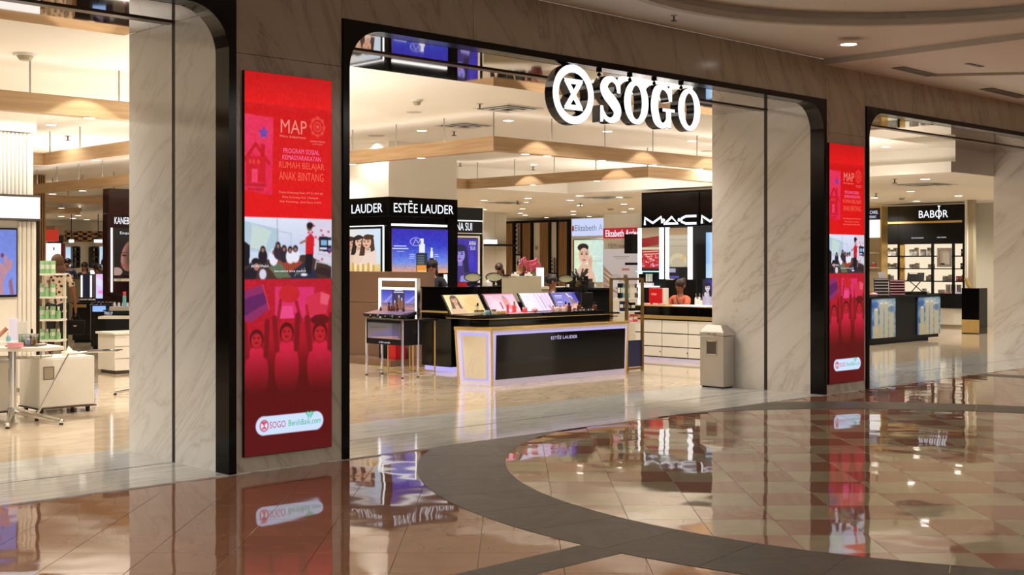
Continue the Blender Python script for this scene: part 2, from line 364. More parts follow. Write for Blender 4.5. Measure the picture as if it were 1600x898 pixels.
def picture(name, pic, P00, P10, P01, parent, strength=1.0, thick=.01):
    """P00 top-left, P10 top-right, P01 bottom-left corner of the image plane."""
    base = parent_origin(parent); P00, P10, P01 = Vector(P00), Vector(P10), Vector(P01); a = P10 - P00; b = P01 - P00
    nrm = a.cross(b).normalized()*thick   # points away from the viewer
    us = np.linspace(0, 1, pic.nx); vs = np.linspace(0, 1, pic.ny)
    A, B = np.meshgrid(us, vs); co = np.array(P00 - base)[None] + A.reshape(-1, 1)*np.array(a)[None] + B.reshape(-1, 1)*np.array(b)[None]
    idx = np.arange(pic.nx*pic.ny).reshape(pic.ny, pic.nx)
    f = np.stack([idx[:-1, :-1], idx[1:, :-1], idx[1:, 1:], idx[:-1, 1:]], -1).reshape(-1, 4)
    n0 = len(co); back = np.array([np.array(P - base + nrm) for P in (P00, P10, P10 + b, P01)])
    c = [idx[0, 0], idx[0, -1], idx[-1, -1], idx[-1, 0]]
    faces = f.tolist() + [[n0, n0 + 1, n0 + 2, n0 + 3]] + [[int(c[i]), int(c[(i + 1) % 4]), n0 + (i + 1) % 4, n0 + i] for i in range(4)]
    me = bpy.data.meshes.new(name); me.from_pydata(np.vstack([co, back]).tolist(), [], faces)
    ca = me.color_attributes.new('Col', 'FLOAT_COLOR', 'POINT'); cc = np.ones((n0 + 4, 4)); cc[:n0, :3] = s2l(pic.C.reshape(-1, 3)); cc[n0:, :3] = .02
    ca.data.foreach_set('color', cc.ravel().astype(np.float32)); me.materials.append(picmat(strength)); me.update()
    o = bpy.data.objects.new(name, me); COL.objects.link(o); o.parent = parent; return o
def fpic(name, pic, F, px0, px1, py0, py1, parent, strength=1.0, d=.0, thick=.01):
    """picture on a vertical Face between photo columns px0..px1; py0, py1 measured at px0"""
    u0, u1 = F.u(px0), F.u(px1); zt, zb = F.z(px0, py0), F.z(px0, py1)
    return picture(name, pic, F.P(u0, d, zt), F.P(u1, d, zt), F.P(u0, d, zb), parent, strength, thick)
# ================================================================ THE SETTING
WY = 8.05; TOP = 3.95; INZ = 3.42; OUTZ = 3.48
CX, CY, RI, RO = 9.4, 4.55, 3.6, 4.28
# ---- mall floor: square stones laid diagonally, the grey ring and its spoke on top
mf = struct('floor')
g = G().box(-9, 27, -9, 8.03, -.12, -.012); build('floor_bed', g, m_dark, mf)
TS = .44; gp = .0009
def tile_mesh(nm, mat):
    h = TS/2 - gp; g = G(); c = .0012
    g.add([(x*h, y*h, -.02) for x, y in ((-1, -1), (1, -1), (1, 1), (-1, 1))] + [(x*h, y*h, -.0012) for x, y in ((-1, -1), (1, -1), (1, 1), (-1, 1))] + [(x*(h - c), y*(h - c), 0) for x, y in ((-1, -1), (1, -1), (1, 1), (-1, 1))],
          [(0, 1, 5, 4), (1, 2, 6, 5), (2, 3, 7, 6), (3, 0, 4, 7), (4, 5, 9, 8), (5, 6, 10, 9), (6, 7, 11, 10), (7, 4, 8, 11), (8, 9, 10, 11)])
    me = bpy.data.meshes.new(nm); me.from_pydata([tuple(v) for v in g.v], [], g.f); me.materials.append(mat); me.update(); return me
tm = {0: tile_mesh('rose_tile', m_pink), 1: tile_mesh('pink_tile', m_pink2), 2: tile_mesh('cream_tile', m_cream)}
seen = []; rest = []
for i in range(-30, 40):
    for j in range(1, 48):
        p = LZ((i + .1)*TS, 5.2 + j*TS)
        if p.y > WY - .02 or p.x < -6 or p.x > 24: continue
        r = math.hypot(p.x - CX, p.y - CY); k = 0 if r > (RI + RO)/2 else (1 if (i + j) % 2 else 2)
        Z = 5.2 + j*TS; l = (i + .1)*TS
        if (RI + .33 < r < RO - .33): continue
        vis = Z > 5.9 and abs(l)/Z < .425
        (seen if vis else rest).append((Z, p, k))
seen.sort(key=lambda a: a[0]); rest += seen[300:]; seen = seen[:300]
for Z, p, k in seen:
    o = bpy.data.objects.new('floor_tile', tm[k]); COL.objects.link(o); o.parent = mf; o.location = p
    o.rotation_euler = (RNG.normal(0, .0006), RNG.normal(0, .0006), ANG - PI/2)
g = G(); h = TS/2 - gp
for Z, p, k in rest:
    g.mi = k; a = Vector((math.sin(ANG), -math.cos(ANG), 0))*h; b = Vector((math.cos(ANG), math.sin(ANG), 0))*h
    g.add([p - a - b, p + a - b, p + a + b, p - a + b], [(0, 1, 2, 3)])
tag(build('floor_tiling', g, [m_pink, m_pink2, m_cream], mf), None, None, kind='stuff')
# tiles cut by the wall line: plain slab strip hidden under them up to the threshold
build('floor_edge_strip', G().box(-6, 24, 7.5, 8.045, -.03, -.006), m_pink, mf)
NS = 44
for i in range(NS):
    a0 = 2*PI*i/NS + .0006; a1 = 2*PI*(i + 1)/NS - .0006; pts = []
    for q in range(5):
        a = a0 + (a1 - a0)*q/4; pts.append((CX + RO*math.cos(a), CY + RO*math.sin(a)))
    for q in range(5):
        a = a1 + (a0 - a1)*q/4; pts.append((CX + RI*math.cos(a), CY + RI*math.sin(a)))
    pts = [(x, min(y, 8.045)) for x, y in pts]
    if all(y > 8.04 for x, y in pts): continue
    build('ring_slab', G().prism(pts, -.01, .0022), m_grey, mf)
for i in range(9):
    x1 = 5.16 - i*.9; build('spoke_slab', G().box(x1 - .897, x1, CY - .14, CY + .14, -.01, .0016), m_grey, mf)
for i in range(4):
    qa, qb = on_floor(1440, 580).lerp(on_floor(1640, 591), i/4), on_floor(1440, 580).lerp(on_floor(1640, 591), (i + .995)/4); dv = (qb - qa).normalized()*.0 + Vector((-(qb - qa).y, (qb - qa).x, 0)).normalized()*.2
    build('spoke_slab', G().prism([(v.x, min(v.y, 8.044)) for v in (qa - dv, qb - dv, qb + dv, qa + dv)], -.01, .0016), m_grey, mf)
# ---- threshold marble under the shop front and the shop floor
th = struct('floor_threshold')
xs = [-6 + 1.5*k for k in range(21)]
for x0, x1 in zip(xs, xs[1:]):
    build('marble_slab', G().box(x0, x1 - .001, 8.045, 8.825, -.05, .003), m_thr, th)
    build('marble_slab', G().box(x0, x1 - .001, 8.850, 9.78, -.05, .003), m_thr, th)
build('shutter_groove', G().box(-6, 24, 8.82, 8.855, -.05, -.004), m_dark, th)
struct('floor_shop', G().box(-10, 40, 9.78, 52, -.06, .003), m_shopfl)
# ---- shop front wall: piers and header in marble panels
FR = [(-2.05, 5.01), (5.98, 13.02), (13.93, 20.97)]
wf = struct('wall_front')
def panel(x0, x1, z0, z1, mat=m_wall):
    build('marble_panel', G().box(x0 + .0015, x1 - .0015, WY, WY + .04, z0 + .0015, z1 - .0015), mat, wf, bevel=.0015)
for (x0, x1) in ((5.01, 5.98), (13.02, 13.93), (20.97, 22.2)):
    panel(x0, x1, 0, 3.1); panel(x0, x1, 3.1, TOP)
for a, b in FR:
    n = 5
    for i in range(n): panel(a + (b - a)*i/n, a + (b - a)*(i + 1)/n, OUTZ - .06, TOP)
build('wall_core', G().box(-6, 24, WY + .17, WY + .3, INZ + .05, TOP), m_dark, wf)
# pier bodies with the pale marble reveals (two stones each side, split by the shutter track)
for n, (x0, x1) in enumerate(((4.955, 6.04), (12.96, 13.99), (20.91, 22.2))):
    yk = 9.56 if n == 0 else 9.65; build('pier_core', G().box(x0 + .03, x1 - .03, WY + .05, yk - .05, 0, 3.6), m_dark, wf)
    for sx in (x0, x1 - .03):
        mm = m_rev if n == 0 else m_rev2
        build('reveal_panel', G().box(sx, sx + .03, 8.21, 8.82, .003, INZ), mm, wf)
        build('reveal_panel', G().box(sx, sx + .03, 8.87, yk, .003, INZ), mm, wf)
        build('shutter_track', G().box(sx + .004, sx + .026, 8.82, 8.87, .003, INZ), m_dark, wf)
    build('reveal_panel', G().box(x0 + .03, x1 - .03, yk - .04, yk, .003, INZ), m_rev, wf)
# mirror-polished soffit over the opening, with the bronze shutter channel
sf = struct('ceiling_soffit')
for a, b in FR:
    for k in range(4):
        w = (b - a - .12)/4; xa = a + .06 + w*k
        build('soffit_panel', G().box(xa + .002, xa + w - .002, 8.2, 8.82, INZ, INZ + .04), m_sof, sf)
        build('soffit_panel', G().box(xa + .002, xa + w - .002, 8.92, 9.64, INZ, INZ + .04), m_sof, sf)
    build('shutter_channel', G().box(a + .06, b - .06, 8.82, 8.92, INZ - .012, INZ + .03), m_bronze, sf)
# ---- black portal frames with rounded inner corners
def portal(a, b, label):
    t = .062; fr = tag(thing('portal_frame', None, None, ((a + b)/2, WY, 0)), label, 'frame', 'black portal frames of the shop front')
    R = .33; xi0, xi1, zi = a + t, b - t, INZ
    inner = [(xi0, .003), (xi0, 1.5)] + [(xi0 + R - R*math.cos(q), zi - R + R*math.sin(q)) for q in [PI/2*k/12 for k in range(13)]]
    inner += [(xi1 - R + R*math.sin(q), zi - R + R*math.cos(q)) for q in [PI/2*k/12 for k in range(13)]] + [(xi1, 1.5), (xi1, .003)]
    outer = [(a, .003), (a, 1.5)] + [(a + (xi0 + R - a)*max(0, (k - 6)/6), OUTZ if k >= 6 else zi - R + (OUTZ - zi + R)*k/6) for k in range(13)]
    outer += [(b - (b - xi1 + R)*max(0, (6 - k)/6), OUTZ if k <= 6 else OUTZ - (OUTZ - zi + R)*(k - 6)/6) for k in range(13)] + [(b, 1.5), (b, .003)]
    g = G(); n = len(inner); d0, d1 = 8.03, 8.215
    vs = [(x, d, z) for d in (d0, d1) for L in (outer, inner) for x, z in L]; fs = []
    for i in range(n - 1):
        j = i + 1; fs += [(i, j, n + j, n + i), (2*n + i, 3*n + i, 3*n + j, 2*n + j), (i, 2*n + i, 2*n + j, j), (n + i, n + j, 3*n + j, 3*n + i)]
    fs += [(0, n, 3*n, 2*n), (n - 1, 2*n - 1, 4*n - 1, 3*n - 1)]
    g.add(vs, fs); o = build('frame_band', g, m_frame, fr)
    return fr
portal(*FR[0], 'black portal frame around the opening left of the large red screen')
portal(*FR[1], 'black portal frame around the wide middle opening with the hanging shop sign')
portal(*FR[2], 'black portal frame around the opening right of the narrow red screen')
# ---- mall ceiling: flat field with a round recess over the floor circle, lower field beyond
cm = struct('ceiling')
RR = 2.9; n = 48; circ = [(CX + RR*math.cos(2*PI*i/n), CY + RR*math.sin(2*PI*i/n)) for i in range(n)]
sq = []
for i in range(n):
    a = 2*PI*i/n; c_, s_ = math.cos(a), math.sin(a)
    tx = (13.0 - CX)/c_ if c_ > 1e-6 else ((-8 - CX)/c_ if c_ < -1e-6 else 1e9); ty = (WY - CY)/s_ if s_ > 1e-6 else ((-4 - CY)/s_ if s_ < -1e-6 else 1e9)
    k = min(tx, ty); sq.append((CX + k*c_, CY + k*s_))
g = G(); vs = [(x, y, z) for z in (TOP, TOP + .12) for L in (sq, circ) for x, y in L]; fs = []
for i in range(n):
    j = (i + 1) % n; fs += [(i, j, n + j, n + i), (2*n + i, 3*n + i, 3*n + j, 2*n + j), (n + i, n + j, 3*n + j, 3*n + i), (i, 2*n + i, 2*n + j, j)]
build('ceiling_field', g.add(vs, fs), m_ceil2, cm)
# corner fillers of the field
for cx_, cy_ in ((13.0, WY), (-8, WY), (-8, -4), (13.0, -4)):
    pa = min(range(n), key=lambda i: math.hypot(sq[i][0] - cx_, sq[i][1] - cy_)); q = sorted(range(n), key=lambda i: math.hypot(sq[i][0] - cx_, sq[i][1] - cy_))[:2]
    nb = [sq[(pa + d) % n] for d in (-1, 0, 1)]
    build('ceiling_field', G().prism([nb[0], (cx_, cy_), nb[2], nb[1]] if abs(nb[1][0] - cx_) + abs(nb[1][1] - cy_) > .01 else [nb[0], (cx_, cy_), nb[2]], TOP + .002, TOP + .1), m_ceil2, cm)
circ2 = [(CX + (RR + .02)*math.cos(2*PI*i/n), CY + (RR + .02)*math.sin(2*PI*i/n)) for i in range(n)]
build('recess_ceiling', G().prism(circ2, TOP + .12, TOP + .16), m_ceil2, cm)
g = G(); rin = [(CX + (RR - .07)*math.cos(2*PI*i/n), CY + (RR - .07)*math.sin(2*PI*i/n)) for i in range(n)]
rout = [(CX + (RR + .012)*math.cos(2*PI*i/n), CY + (RR + .012)*math.sin(2*PI*i/n)) for i in range(n)]
g.xf = lambda v: Vector((v[0], v[2], v[1])); g.ring(rout, rin, TOP - .012, TOP + .05); build('recess_rim', g, m_ceile, cm)
build('lower_ceiling', G().box(13.0, 24, -4, WY, TOP - .06, TOP + .1), m_ceil2, cm)
build('ceiling_step', G().box(12.985, 13.0, -4, WY, TOP - .065, TOP + .02), m_ceile, cm)
# curved shallow rim in the lower field and its narrow air slots
qa, qb = on_floor(1458, 116, TOP - .06), on_floor(1640, 112, TOP - .06); dv = (qb - qa); nn = Vector((-dv.y, dv.x, 0)).normalized()*.012
build('ceiling_rim', G().prism([(v.x, v.y) for v in (qa - nn, qb - nn, qb + nn, qa + nn)], TOP - .09, TOP - .06), m_ceile, cm)
for (px0, py0, px1, py1, wd) in ((1403, 105, 1458, 118, .16), (1511, 99, 1534, 104, .06), (1540, 138, 1600, 152, .18)):
    zc = TOP - .062; f = lambda px, py: on_floor(px, py, zc)
    a, b = f(px0, py0), f(px1, py1); dv = (b - a); nn = Vector((-dv.y, dv.x, 0)).normalized()*wd/2
    g = G().add([a - nn, b - nn, b + nn, a + nn] + [v + Vector((0, 0, -.006)) for v in (a - nn, b - nn, b + nn, a + nn)], [(0, 1, 2, 3), (4, 5, 6, 7), (0, 1, 5, 4), (1, 2, 6, 5), (2, 3, 7, 6), (3, 0, 4, 7)])
    tag(build('ceiling_vent', g, m_steeld), 'dark air slot in the mall ceiling ' + {1403: 'above the right pier, broad end', 1511: 'behind the curved rim, shortest', 1540: 'close to the marble wall at the edge'}[px0], 'vent')
# ---- shop shell
HC = 3.45; LC = 3.03
struct('ceiling_shop', G().box(-10, 40, 9.64, 52, HC, HC + .1), m_ceil)
lw = struct('ceiling_lowered')
build('lowered_field', G().box(19.5, 31, 9.64, 18.3, LC, HC), m_ceil, lw)
build('lowered_field', G().box(16.4, 31, 18.3, 36, LC, HC), m_ceil, lw)
build('lowered_field', G().box(-10, 31, 36, 44, LC, HC), m_ceil, lw)
build('lowered_fascia', G().box(19.35, 19.5, 9.64, 13.3, LC - .002, 3.2), m_ceil, lw)
struct('wall_east', G().box(30.0, 30.2, 9.6, 44, 0, HC), m_white)
struct('wall_north', G().box(-10, 30.2, 42.0, 42.2, 0, HC), m_white)
struct('wall_west', G().box(-10.2, -10, 9.6, 44, 0, HC), m_white)
# far side of the mall: a dim plain parapet wall, seen only in reflections
struct('wall_back', G().box(-9, 24, -9.2, -9, 0, 4.0), m_wall)
struct('wall_mall_end', G().box(24, 24.2, -9, 8.05, 0, 4.0), m_wall)

# ================================================================ CEILING FITTINGS
BT, BB = 3.14, 2.96
def beam(pts, label, rods):
    o0 = Vector((pts[0][0], pts[0][1], BB)); t = thing('ceiling_beam', label, 'beam', o0, 'hanging oak beam frames')
    for (x0, y0), (x1, y1) in zip(pts, pts[1:]):
        w = .07
        if abs(x1 - x0) > abs(y1 - y0): a, b = sorted((x0, x1)); g = G().box(a - w, b + w, y0 - w, y0 + w, BB, BT)
        else: a, b = sorted((y0, y1)); g = G().box(x0 - w, x0 + w, a + w, b - w, BB, BT)
        build('beam_board', g, m_oak, t)
    for x, y in rods: build('hanger_rod', G().cyl((x, y, BT), (x, y, HC), .009, n=6), m_rod, t)
FB = Face('Y', 11.5); FX = Face('X', 10.9)
rodsB = [(10.9, 11.5)] + [(10.9, -FX.u(px)) for px in (694, 619, 551)] + [(FB.u(px), 11.5) for px in (862, 945, 1020, 1089)]
beam([(10.9, 17.7), (10.9, 11.5), (16.1, 11.5), (16.1, 11.9)], 'long oak beam frame crossing behind the hanging shop sign', rodsB)
FX2 = Face('X', 16.1)
beam([(10.9, 17.7), (16.1, 17.7), (16.1, 13.3), (19.3, 13.3)], 'oak beam frame deeper in the shop above the black counter', [(16.1, -FX2.u(px)) for px in (746, 804, 866, 931)] + [(16.1, 13.3)])
FA = Face('Y', 11.6); FA2 = Face('X', 7.93)
beam([(-2, 11.6), (7.93, 11.6)], 'oak beam nearest the opening beside the left marble reveal', [(FA.u(px), 11.6) for px in (47, 186)])
beam([(7.93, 11.75), (7.93, 17.8), (-2, 17.8)], 'oak beam meeting a corner above the ribbed white wall', [(7.93, -FA2.u(px)) for px in (78, 125)])
FD = Face('X', 10.9); FD2 = Face('Y', 28.6)
beam([(10.9, 20.6), (10.9, 25.2)], 'oak beam above the dark maroon cabinet', [(10.9, -FD.u(px)) for px in (58, 89, 123, 160)])
beam([(10.5, 28.6), (16.3, 28.6)], 'oak beam behind the one above the maroon cabinet', [])
beam([(11.5, 34.6), (16.3, 34.6)], 'rearmost oak beam over the far counters', [])
# lamps
lamp0 = {}
def downlight(px, py, z, r, label, group, power=0, at=None, stem=0):
    p = Vector(at) if at else on_floor(px, py, z); k = round(r, 3)
    if k not in lamp0:
        t = thing('downlight', label, 'light', p, group)
        tag(build('lamp_trim', G().lathe([(r*.82, -.003), (r, -.006), (r*1.02, 0), (r*.82, .0)], p, 16), m_trim, t), None, None)
        build('lamp_lens', G().lathe([(r*.8, -.004), (r*.8, -.001)], p, 14), m_lamp, t); lamp0[k] = t
        if stem: build('lamp_stem', G().cyl(p, p + Vector((0, 0, stem)), .012, n=6), m_rod, t)
    else: t = dup(lamp0[k], p, label); t['group'] = group
    if power: spot((p.x, p.y, p.z - .03), power)
    return t
for px, py in ((659, 204), (794, 188.5), (949, 205), (1081.5, 220), (834, 257), (80, 195), (1384.6, 229)):
    downlight(px, py, HC - .001, .085, 'round white downlight in the high shop ceiling among the oak beams', 'downlights in the high shop ceiling', 30)
for px, Fb, wh in ((551, FX, 'side of the long oak beam frame'), (658, FX, 'side of the long oak beam frame'), (821, FB, 'front of the long oak beam frame'), (855, FB, 'front of the long oak beam frame'), (940, FB, 'front of the long oak beam frame'), (1020, FB, 'front of the long oak beam frame'), (1092, FB, 'front of the long oak beam frame'),
        (833, FX2, 'deeper oak beam frame'), (932.6, FX2, 'deeper oak beam frame'), (139, FA, 'nearest oak beam of the left opening'), (149, FA2, 'second oak beam of the left opening')):
    q = Fb.P(Fb.u(px), 0, BB - .001); downlight(px, 0, 0, .062, 'small lamp under the ' + wh, 'lamps under the oak beams', 14, at=q)
def where(px): return 'before the slatted oak wall' if px < 870 else 'before the pale blue light box' if px < 950 else 'near the black sign wall' if px < 1100 else 'in the right opening'
for px, py in ((825.5, 309.6), (821, 316), (905.7, 305.6), (891, 312.5), (968, 308), (975, 318.6), (756, 313), (816.5, 326), (756, 327), (820.5, 336), (813, 333), (854, 339.7),
               (906, 321), (896, 330), (896, 335), (921, 338), (975, 331), (986.5, 326), (764, 337.7), (1445.8, 279.7), (1423, 299), (1432, 314), (1497.5, 305.7), (1366, 309)):
    downlight(px, py, LC - .001, .1, 'downlight in the lowered ceiling ' + where(px), 'downlights in the lowered ceiling', 0)
for px, py in ((129, 298), (178, 295), (82, 303), (106, 317), (96, 325), (157, 327), (130, 334)):
    downlight(px, py, 3.1, .095, 'short-stemmed round lamp over the far left counters', 'lamps over the far left counters', 0, stem=HC - 3.1)
for px, py in ((114, 341), (135, 343), (96, 338), (122, 336.5)):
    downlight(px, py, LC - .001, .12, 'far downlight by the wooden shelf grid', 'downlights by the wooden shelf grid', 0)
# scallop lamps washing the beam faces (ceiling spots in front of each frame)
for px in (835, 1000, 1100): spot((FB.u(px), 11.08, HC - .02), 26, 98, .12, WARM, .02, 'beam_spot')
for y in (13.9, 16.0): spot((15.68, y, HC - .02), 26, 98, .12, WARM, .02, 'beam_spot')
for x in (5.5, 4.0): spot((x, 11.18, HC - .02), 26, 98, .12, WARM, .02, 'beam_spot')
spot((11.75, 16.2, 3.3), 60, 110, .7, WARM, .05, 'column_wash')
# mall downlight
p = on_floor(1326, 69, TOP - .06); t = thing('mall_downlight', 'single recessed downlight in the mall ceiling over the pier with the narrow screen', 'light', p)
build('lamp_trim', G().lathe([(.085, -.004), (.115, -.01), (.118, 0), (.085, 0)], p, 24), m_trim, t); build('lamp_lens', G().lathe([(.084, -.004), (.084, -.001)], p, 20), m_lamp, t)
spot(p - Vector((0, 0, .04)), 60, 120, .9, NEUT, .08)
def sprinkler(px, py, z, label, s=1.0):
    p = on_floor(px, py - 6*s, z); t = thing('sprinkler', label, 'sprinkler', p, 'ceiling sprinklers')
    build('sprinkler_cap', G().lathe([(.03*s, -.008), (.035*s, 0)], p, 10), m_steel, t)
    build('sprinkler_stem', G().cyl(p - Vector((0, 0, .05*s)), p, .009*s, n=6).cyl(p - Vector((0, 0, .056*s)), p - Vector((0, 0, .05*s)), .03*s, n=8), m_steeld, t)
sprinkler(1053, 30, TOP, 'sprinkler in the mall ceiling above the hanging sign')
sprinkler(749.6, 169, HC, 'sprinkler between the square air vents in the high shop ceiling', 1.2)
sprinkler(709.5, 212, HC, 'sprinkler just above the corner of the long oak beam', 1.2)
sprinkler(719, 262, HC, 'sprinkler seen below the long oak beam beside the pale column', 1.3)
sprinkler(833, 268, HC, 'sprinkler between the two oak beam frames', 1.3)
sprinkler(106, 220, HC, 'sprinkler in the left opening between two oak beams', 1.3)
sprinkler(809, 323, LC, 'sprinkler in the lowered ceiling in front of the slatted wood wall', 1.6)
sprinkler(907, 327, LC, 'sprinkler in the lowered ceiling before the pale blue light box', 1.6)
sprinkler(1398, 288, LC, 'sprinkler in the ceiling seen beside the rightmost opening edge', 1.5)
sprinkler(1369, 310, LC, 'sprinkler nearest the black frame of the right opening', 1.4)
def detector(px, py, z, label, r=.07):
    p = on_floor(px, py, z); t = thing('smoke_detector', label, 'smoke detector', p, 'ceiling smoke detectors')
    build('detector_base', G().lathe([(r, -.02), (r*1.05, 0)], p, 14), m_trim, t); build('detector_head', G().lathe([(r*.5, -.06), (r*.75, -.02)], p, 14), m_greige, t)
detector(651.6, 156, HC, 'square-looking smoke detector in the shop ceiling left of the hanging sign')
detector(39.4, 84, HC, 'white smoke detector in the ceiling at the top of the left opening', .1)
detector(954, 325, LC, 'smoke detector in the lowered ceiling above the red banner', .12)
detector(1409, 308, LC, 'smoke detector before the black cosmetics shelving in the right opening', .1)
for px, py, r, lb in ((647, 175, .1, 'round flush speaker grille below the smoke detector'), (588, 212, .13, 'round flush speaker grille above the pale column'), (1104, 236, .1, 'round flush speaker grille near the right reveal')):
    p = on_floor(px, py, HC); tag(build('ceiling_speaker', G().lathe([(r*.9, -.006), (r, 0)], p, 20), m_ceile), lb, 'speaker')
def vent(px, py, z, s, label):
    p = on_floor(px, py, z); t = thing('ceiling_vent', label, 'vent', p, 'square ceiling air vents')
    for k in range(3):
        a = s/2*(1 - .3*k); g = G(); zo = p.z - .004 - .006*k
        for (x0, x1, y0, y1) in ((-a, a, -a, -a + .03), (-a, a, a - .03, a), (-a, -a + .03, -a + .03, a - .03), (a - .03, a, -a + .03, a - .03)): g.box(p.x + x0, p.x + x1, p.y + y0, p.y + y1, zo - .006, zo)
        build('louvre_ring', g, m_trim, t)
    build('vent_throat', G().box(p.x - s*.46, p.x + s*.46, p.y - s*.46, p.y + s*.46, p.z - .003, p.z), m_mblack, t)
vent(794, 169, HC, .62, 'square air vent in the shop ceiling nearest the hanging sign')
vent(726, 196, HC, .62, 'square air vent right above the long oak beam')
vent(751, 267, HC, .62, 'square air vent seen between the oak beams by the column')
vent(948, 308.5, LC, .9, 'square air vent in the lowered ceiling near the black sign wall')
vent(794, 316.5, LC, .9, 'square air vent in the lowered ceiling before the wood wall')
vent(1444, 288, LC, .9, 'square air vent above the black cosmetics shelving in the right opening')
# ================================================================ HANGING SHOP SIGN
FS = Face('Y', 8.09)
def sign_element(shape, name, label, rod_px, uc, w, z0, h, cat='sign'):
    """shape(g, d0, d1, k) draws the outline grown by k; face lit white, box sides black, one steel hanger"""
    t = thing(name, label, cat, FS.P(uc, 0, z0), 'lit letters and emblem of the hanging sign')
    g = G(FS); shape(g, -.10, 0, 0); build('letter_casing', g, m_black, t)
    g = G(FS); shape(g, .0005, .007, -.004); build('lit_face', g, m_sign, t)
    ur = FS.u(rod_px); zt = INZ - .001
    g = G(FS).cyl((ur, -.05, z0 + h*.86), (ur, -.05, zt), .011, n=8); build('hanger_rod', g, m_chrome, t)
    g = G(FS).cyl((ur, -.05, zt - .022), (ur, -.05, zt), .028, n=12).ball((ur, -.05, zt - .045), .02, .02, .02); build('hanger_mount', g, m_black, t, smooth=False)
def ellipse(uc, zc, a, b, n=36): return [(uc + a*math.cos(2*PI*i/n), zc + b*math.sin(2*PI*i/n)) for i in range(n)]
u0, u1 = FS.u(863), FS.u(927.5); uc = (u0 + u1)/2; zc = FS.z(895, 147.5); rr = (u1 - u0)/2
def emblem(g, d0, d1, k):
    g.ring(ellipse(uc, zc, rr + k, rr + k), ellipse(uc, zc, rr*.71 - k, rr*.71 - k), d0, d1)
    a, b = rr*.40, rr*.43; w = rr*.19 + 2*k
    for s in (-1, 1): g.plate([(uc - a - w*.35, zc + s*(b + w/2)), (uc + a + w*.35, zc + s*(b + w/2)), (uc + a*.86, zc + s*(b - w*.55)), (uc - a*.86, zc + s*(b - w*.55))], d0, d1)
    for q in (-1, 1): g.plate([(uc - q*(a + w*.3), zc - b), (uc - q*(a - w*1.1), zc - b), (uc + q*(a + w*.3), zc + b), (uc + q*(a - w*1.1), zc + b)], d0, d1)
sign_element(emblem, 'emblem_sign', 'round white emblem with hourglass in a ring hanging left of the letters', 890, uc, 2*rr, zc - rr, 2*rr)
def letter_O(x0, x1, z0, z1):
    a, b = (x1 - x0)/2, (z1 - z0)/2; cx, cz = x0 + a, z0 + b
    return lambda g, d0, d1, k: g.ring(ellipse(cx, cz, a + k, b + k), ellipse(cx, cz, a*.44 - k, b*.74 - k), d0, d1)
def curve_pts(ctrl, n=6):
    out = []; m = len(ctrl)
    for i in range(m - 1):
        p0, p1, p2, p3 = [np.array(ctrl[max(0, min(m - 1, q))], float) for q in (i - 1, i, i + 1, i + 2)]
        for j in range(n):
            t = j/n; out.append(.5*(2*p1 + (p2 - p0)*t + (2*p0 - 5*p1 + 4*p2 - p3)*t*t + (3*p1 - p0 - 3*p2 + p3)*t**3))
    out.append(np.array(ctrl[-1], float)); return out
def letter_path(ctrl, extra, x0, x1, z0, z1):
    w, h = x1 - x0, z1 - z0; P = curve_pts(ctrl)
    def f(g, d0, d1, k):
        g.stroke([(x0 + p[0]*w, z0 + p[1]*h) for p in P], [p[2]*w + 2*k for p in P], d0, d1)
        for q in extra: g.plate([(x0 + (x + (k/w if x > sum(a for a, b in q)/len(q) else -k/w))*w, z0 + (y + (k/h if y > sum(b for a, b in q)/len(q) else -k/h))*h) for x, y in q], d0, d1)
    return f
S_C = [(.84, .70, .13), (.76, .86, .16), (.55, .93, .19), (.32, .87, .27), (.21, .73, .33), (.34, .59, .36), (.58, .46, .38), (.78, .31, .36), (.76, .16, .30), (.56, .07, .19), (.33, .09, .16), (.17, .21, .14), (.12, .33, .11)]
S_X = [[(.78, .64), (.93, .64), (.93, .99), (.82, .99), (.76, .88)], [(.05, .36), (.18, .36), (.24, .12), (.16, .01), (.05, .01)]]
G_C = [(.80, .66, .12), (.74, .82, .15), (.58, .93, .17), (.40, .93, .19), (.24, .82, .30), (.15, .60, .31), (.15, .40, .31), (.24, .18, .30), (.40, .07, .19), (.57, .08, .17), (.70, .17, .2)]
G_X = [[(.74, .62), (.88, .62), (.88, .99), (.78, .99), (.70, .86)], [(.62, .02), (.84, .02), (.84, .42), (.62, .42)], [(.48, .38), (1.0, .38), (1.0, .47), (.48, .47)]]
for px0, px1, py0, py1, pm, rod, kind, nm, lb in ((935.5, 971.5, 118, 192.6, 953, 942, 'S', 'letter_s', 'white lit letter S of the hanging sign'),
        (974.6, 1013, 125, 195, 994, 990, 'O', 'letter_o', 'first white lit letter O of the hanging sign, between S and G'), (1017, 1054, 132, 200.5, 1035, 1028, 'G', 'letter_g', 'white lit letter G of the hanging sign'),
        (1059, 1094, 137.6, 205, 1076, 1070, 'O', 'letter_o', 'last white lit letter O of the hanging sign, beyond the G')):
    x0, x1 = FS.u(px0), FS.u(px1); z1, z0 = FS.z(pm, py0), FS.z(pm, py1)
    f = letter_O(x0, x1, z0, z1) if kind == 'O' else letter_path(S_C if kind == 'S' else G_C, S_X if kind == 'S' else G_X, x0, x1, z0, z1)
    sign_element(f, nm, lb, rod, (x0 + x1)/2, x1 - x0, z0, z1 - z0)

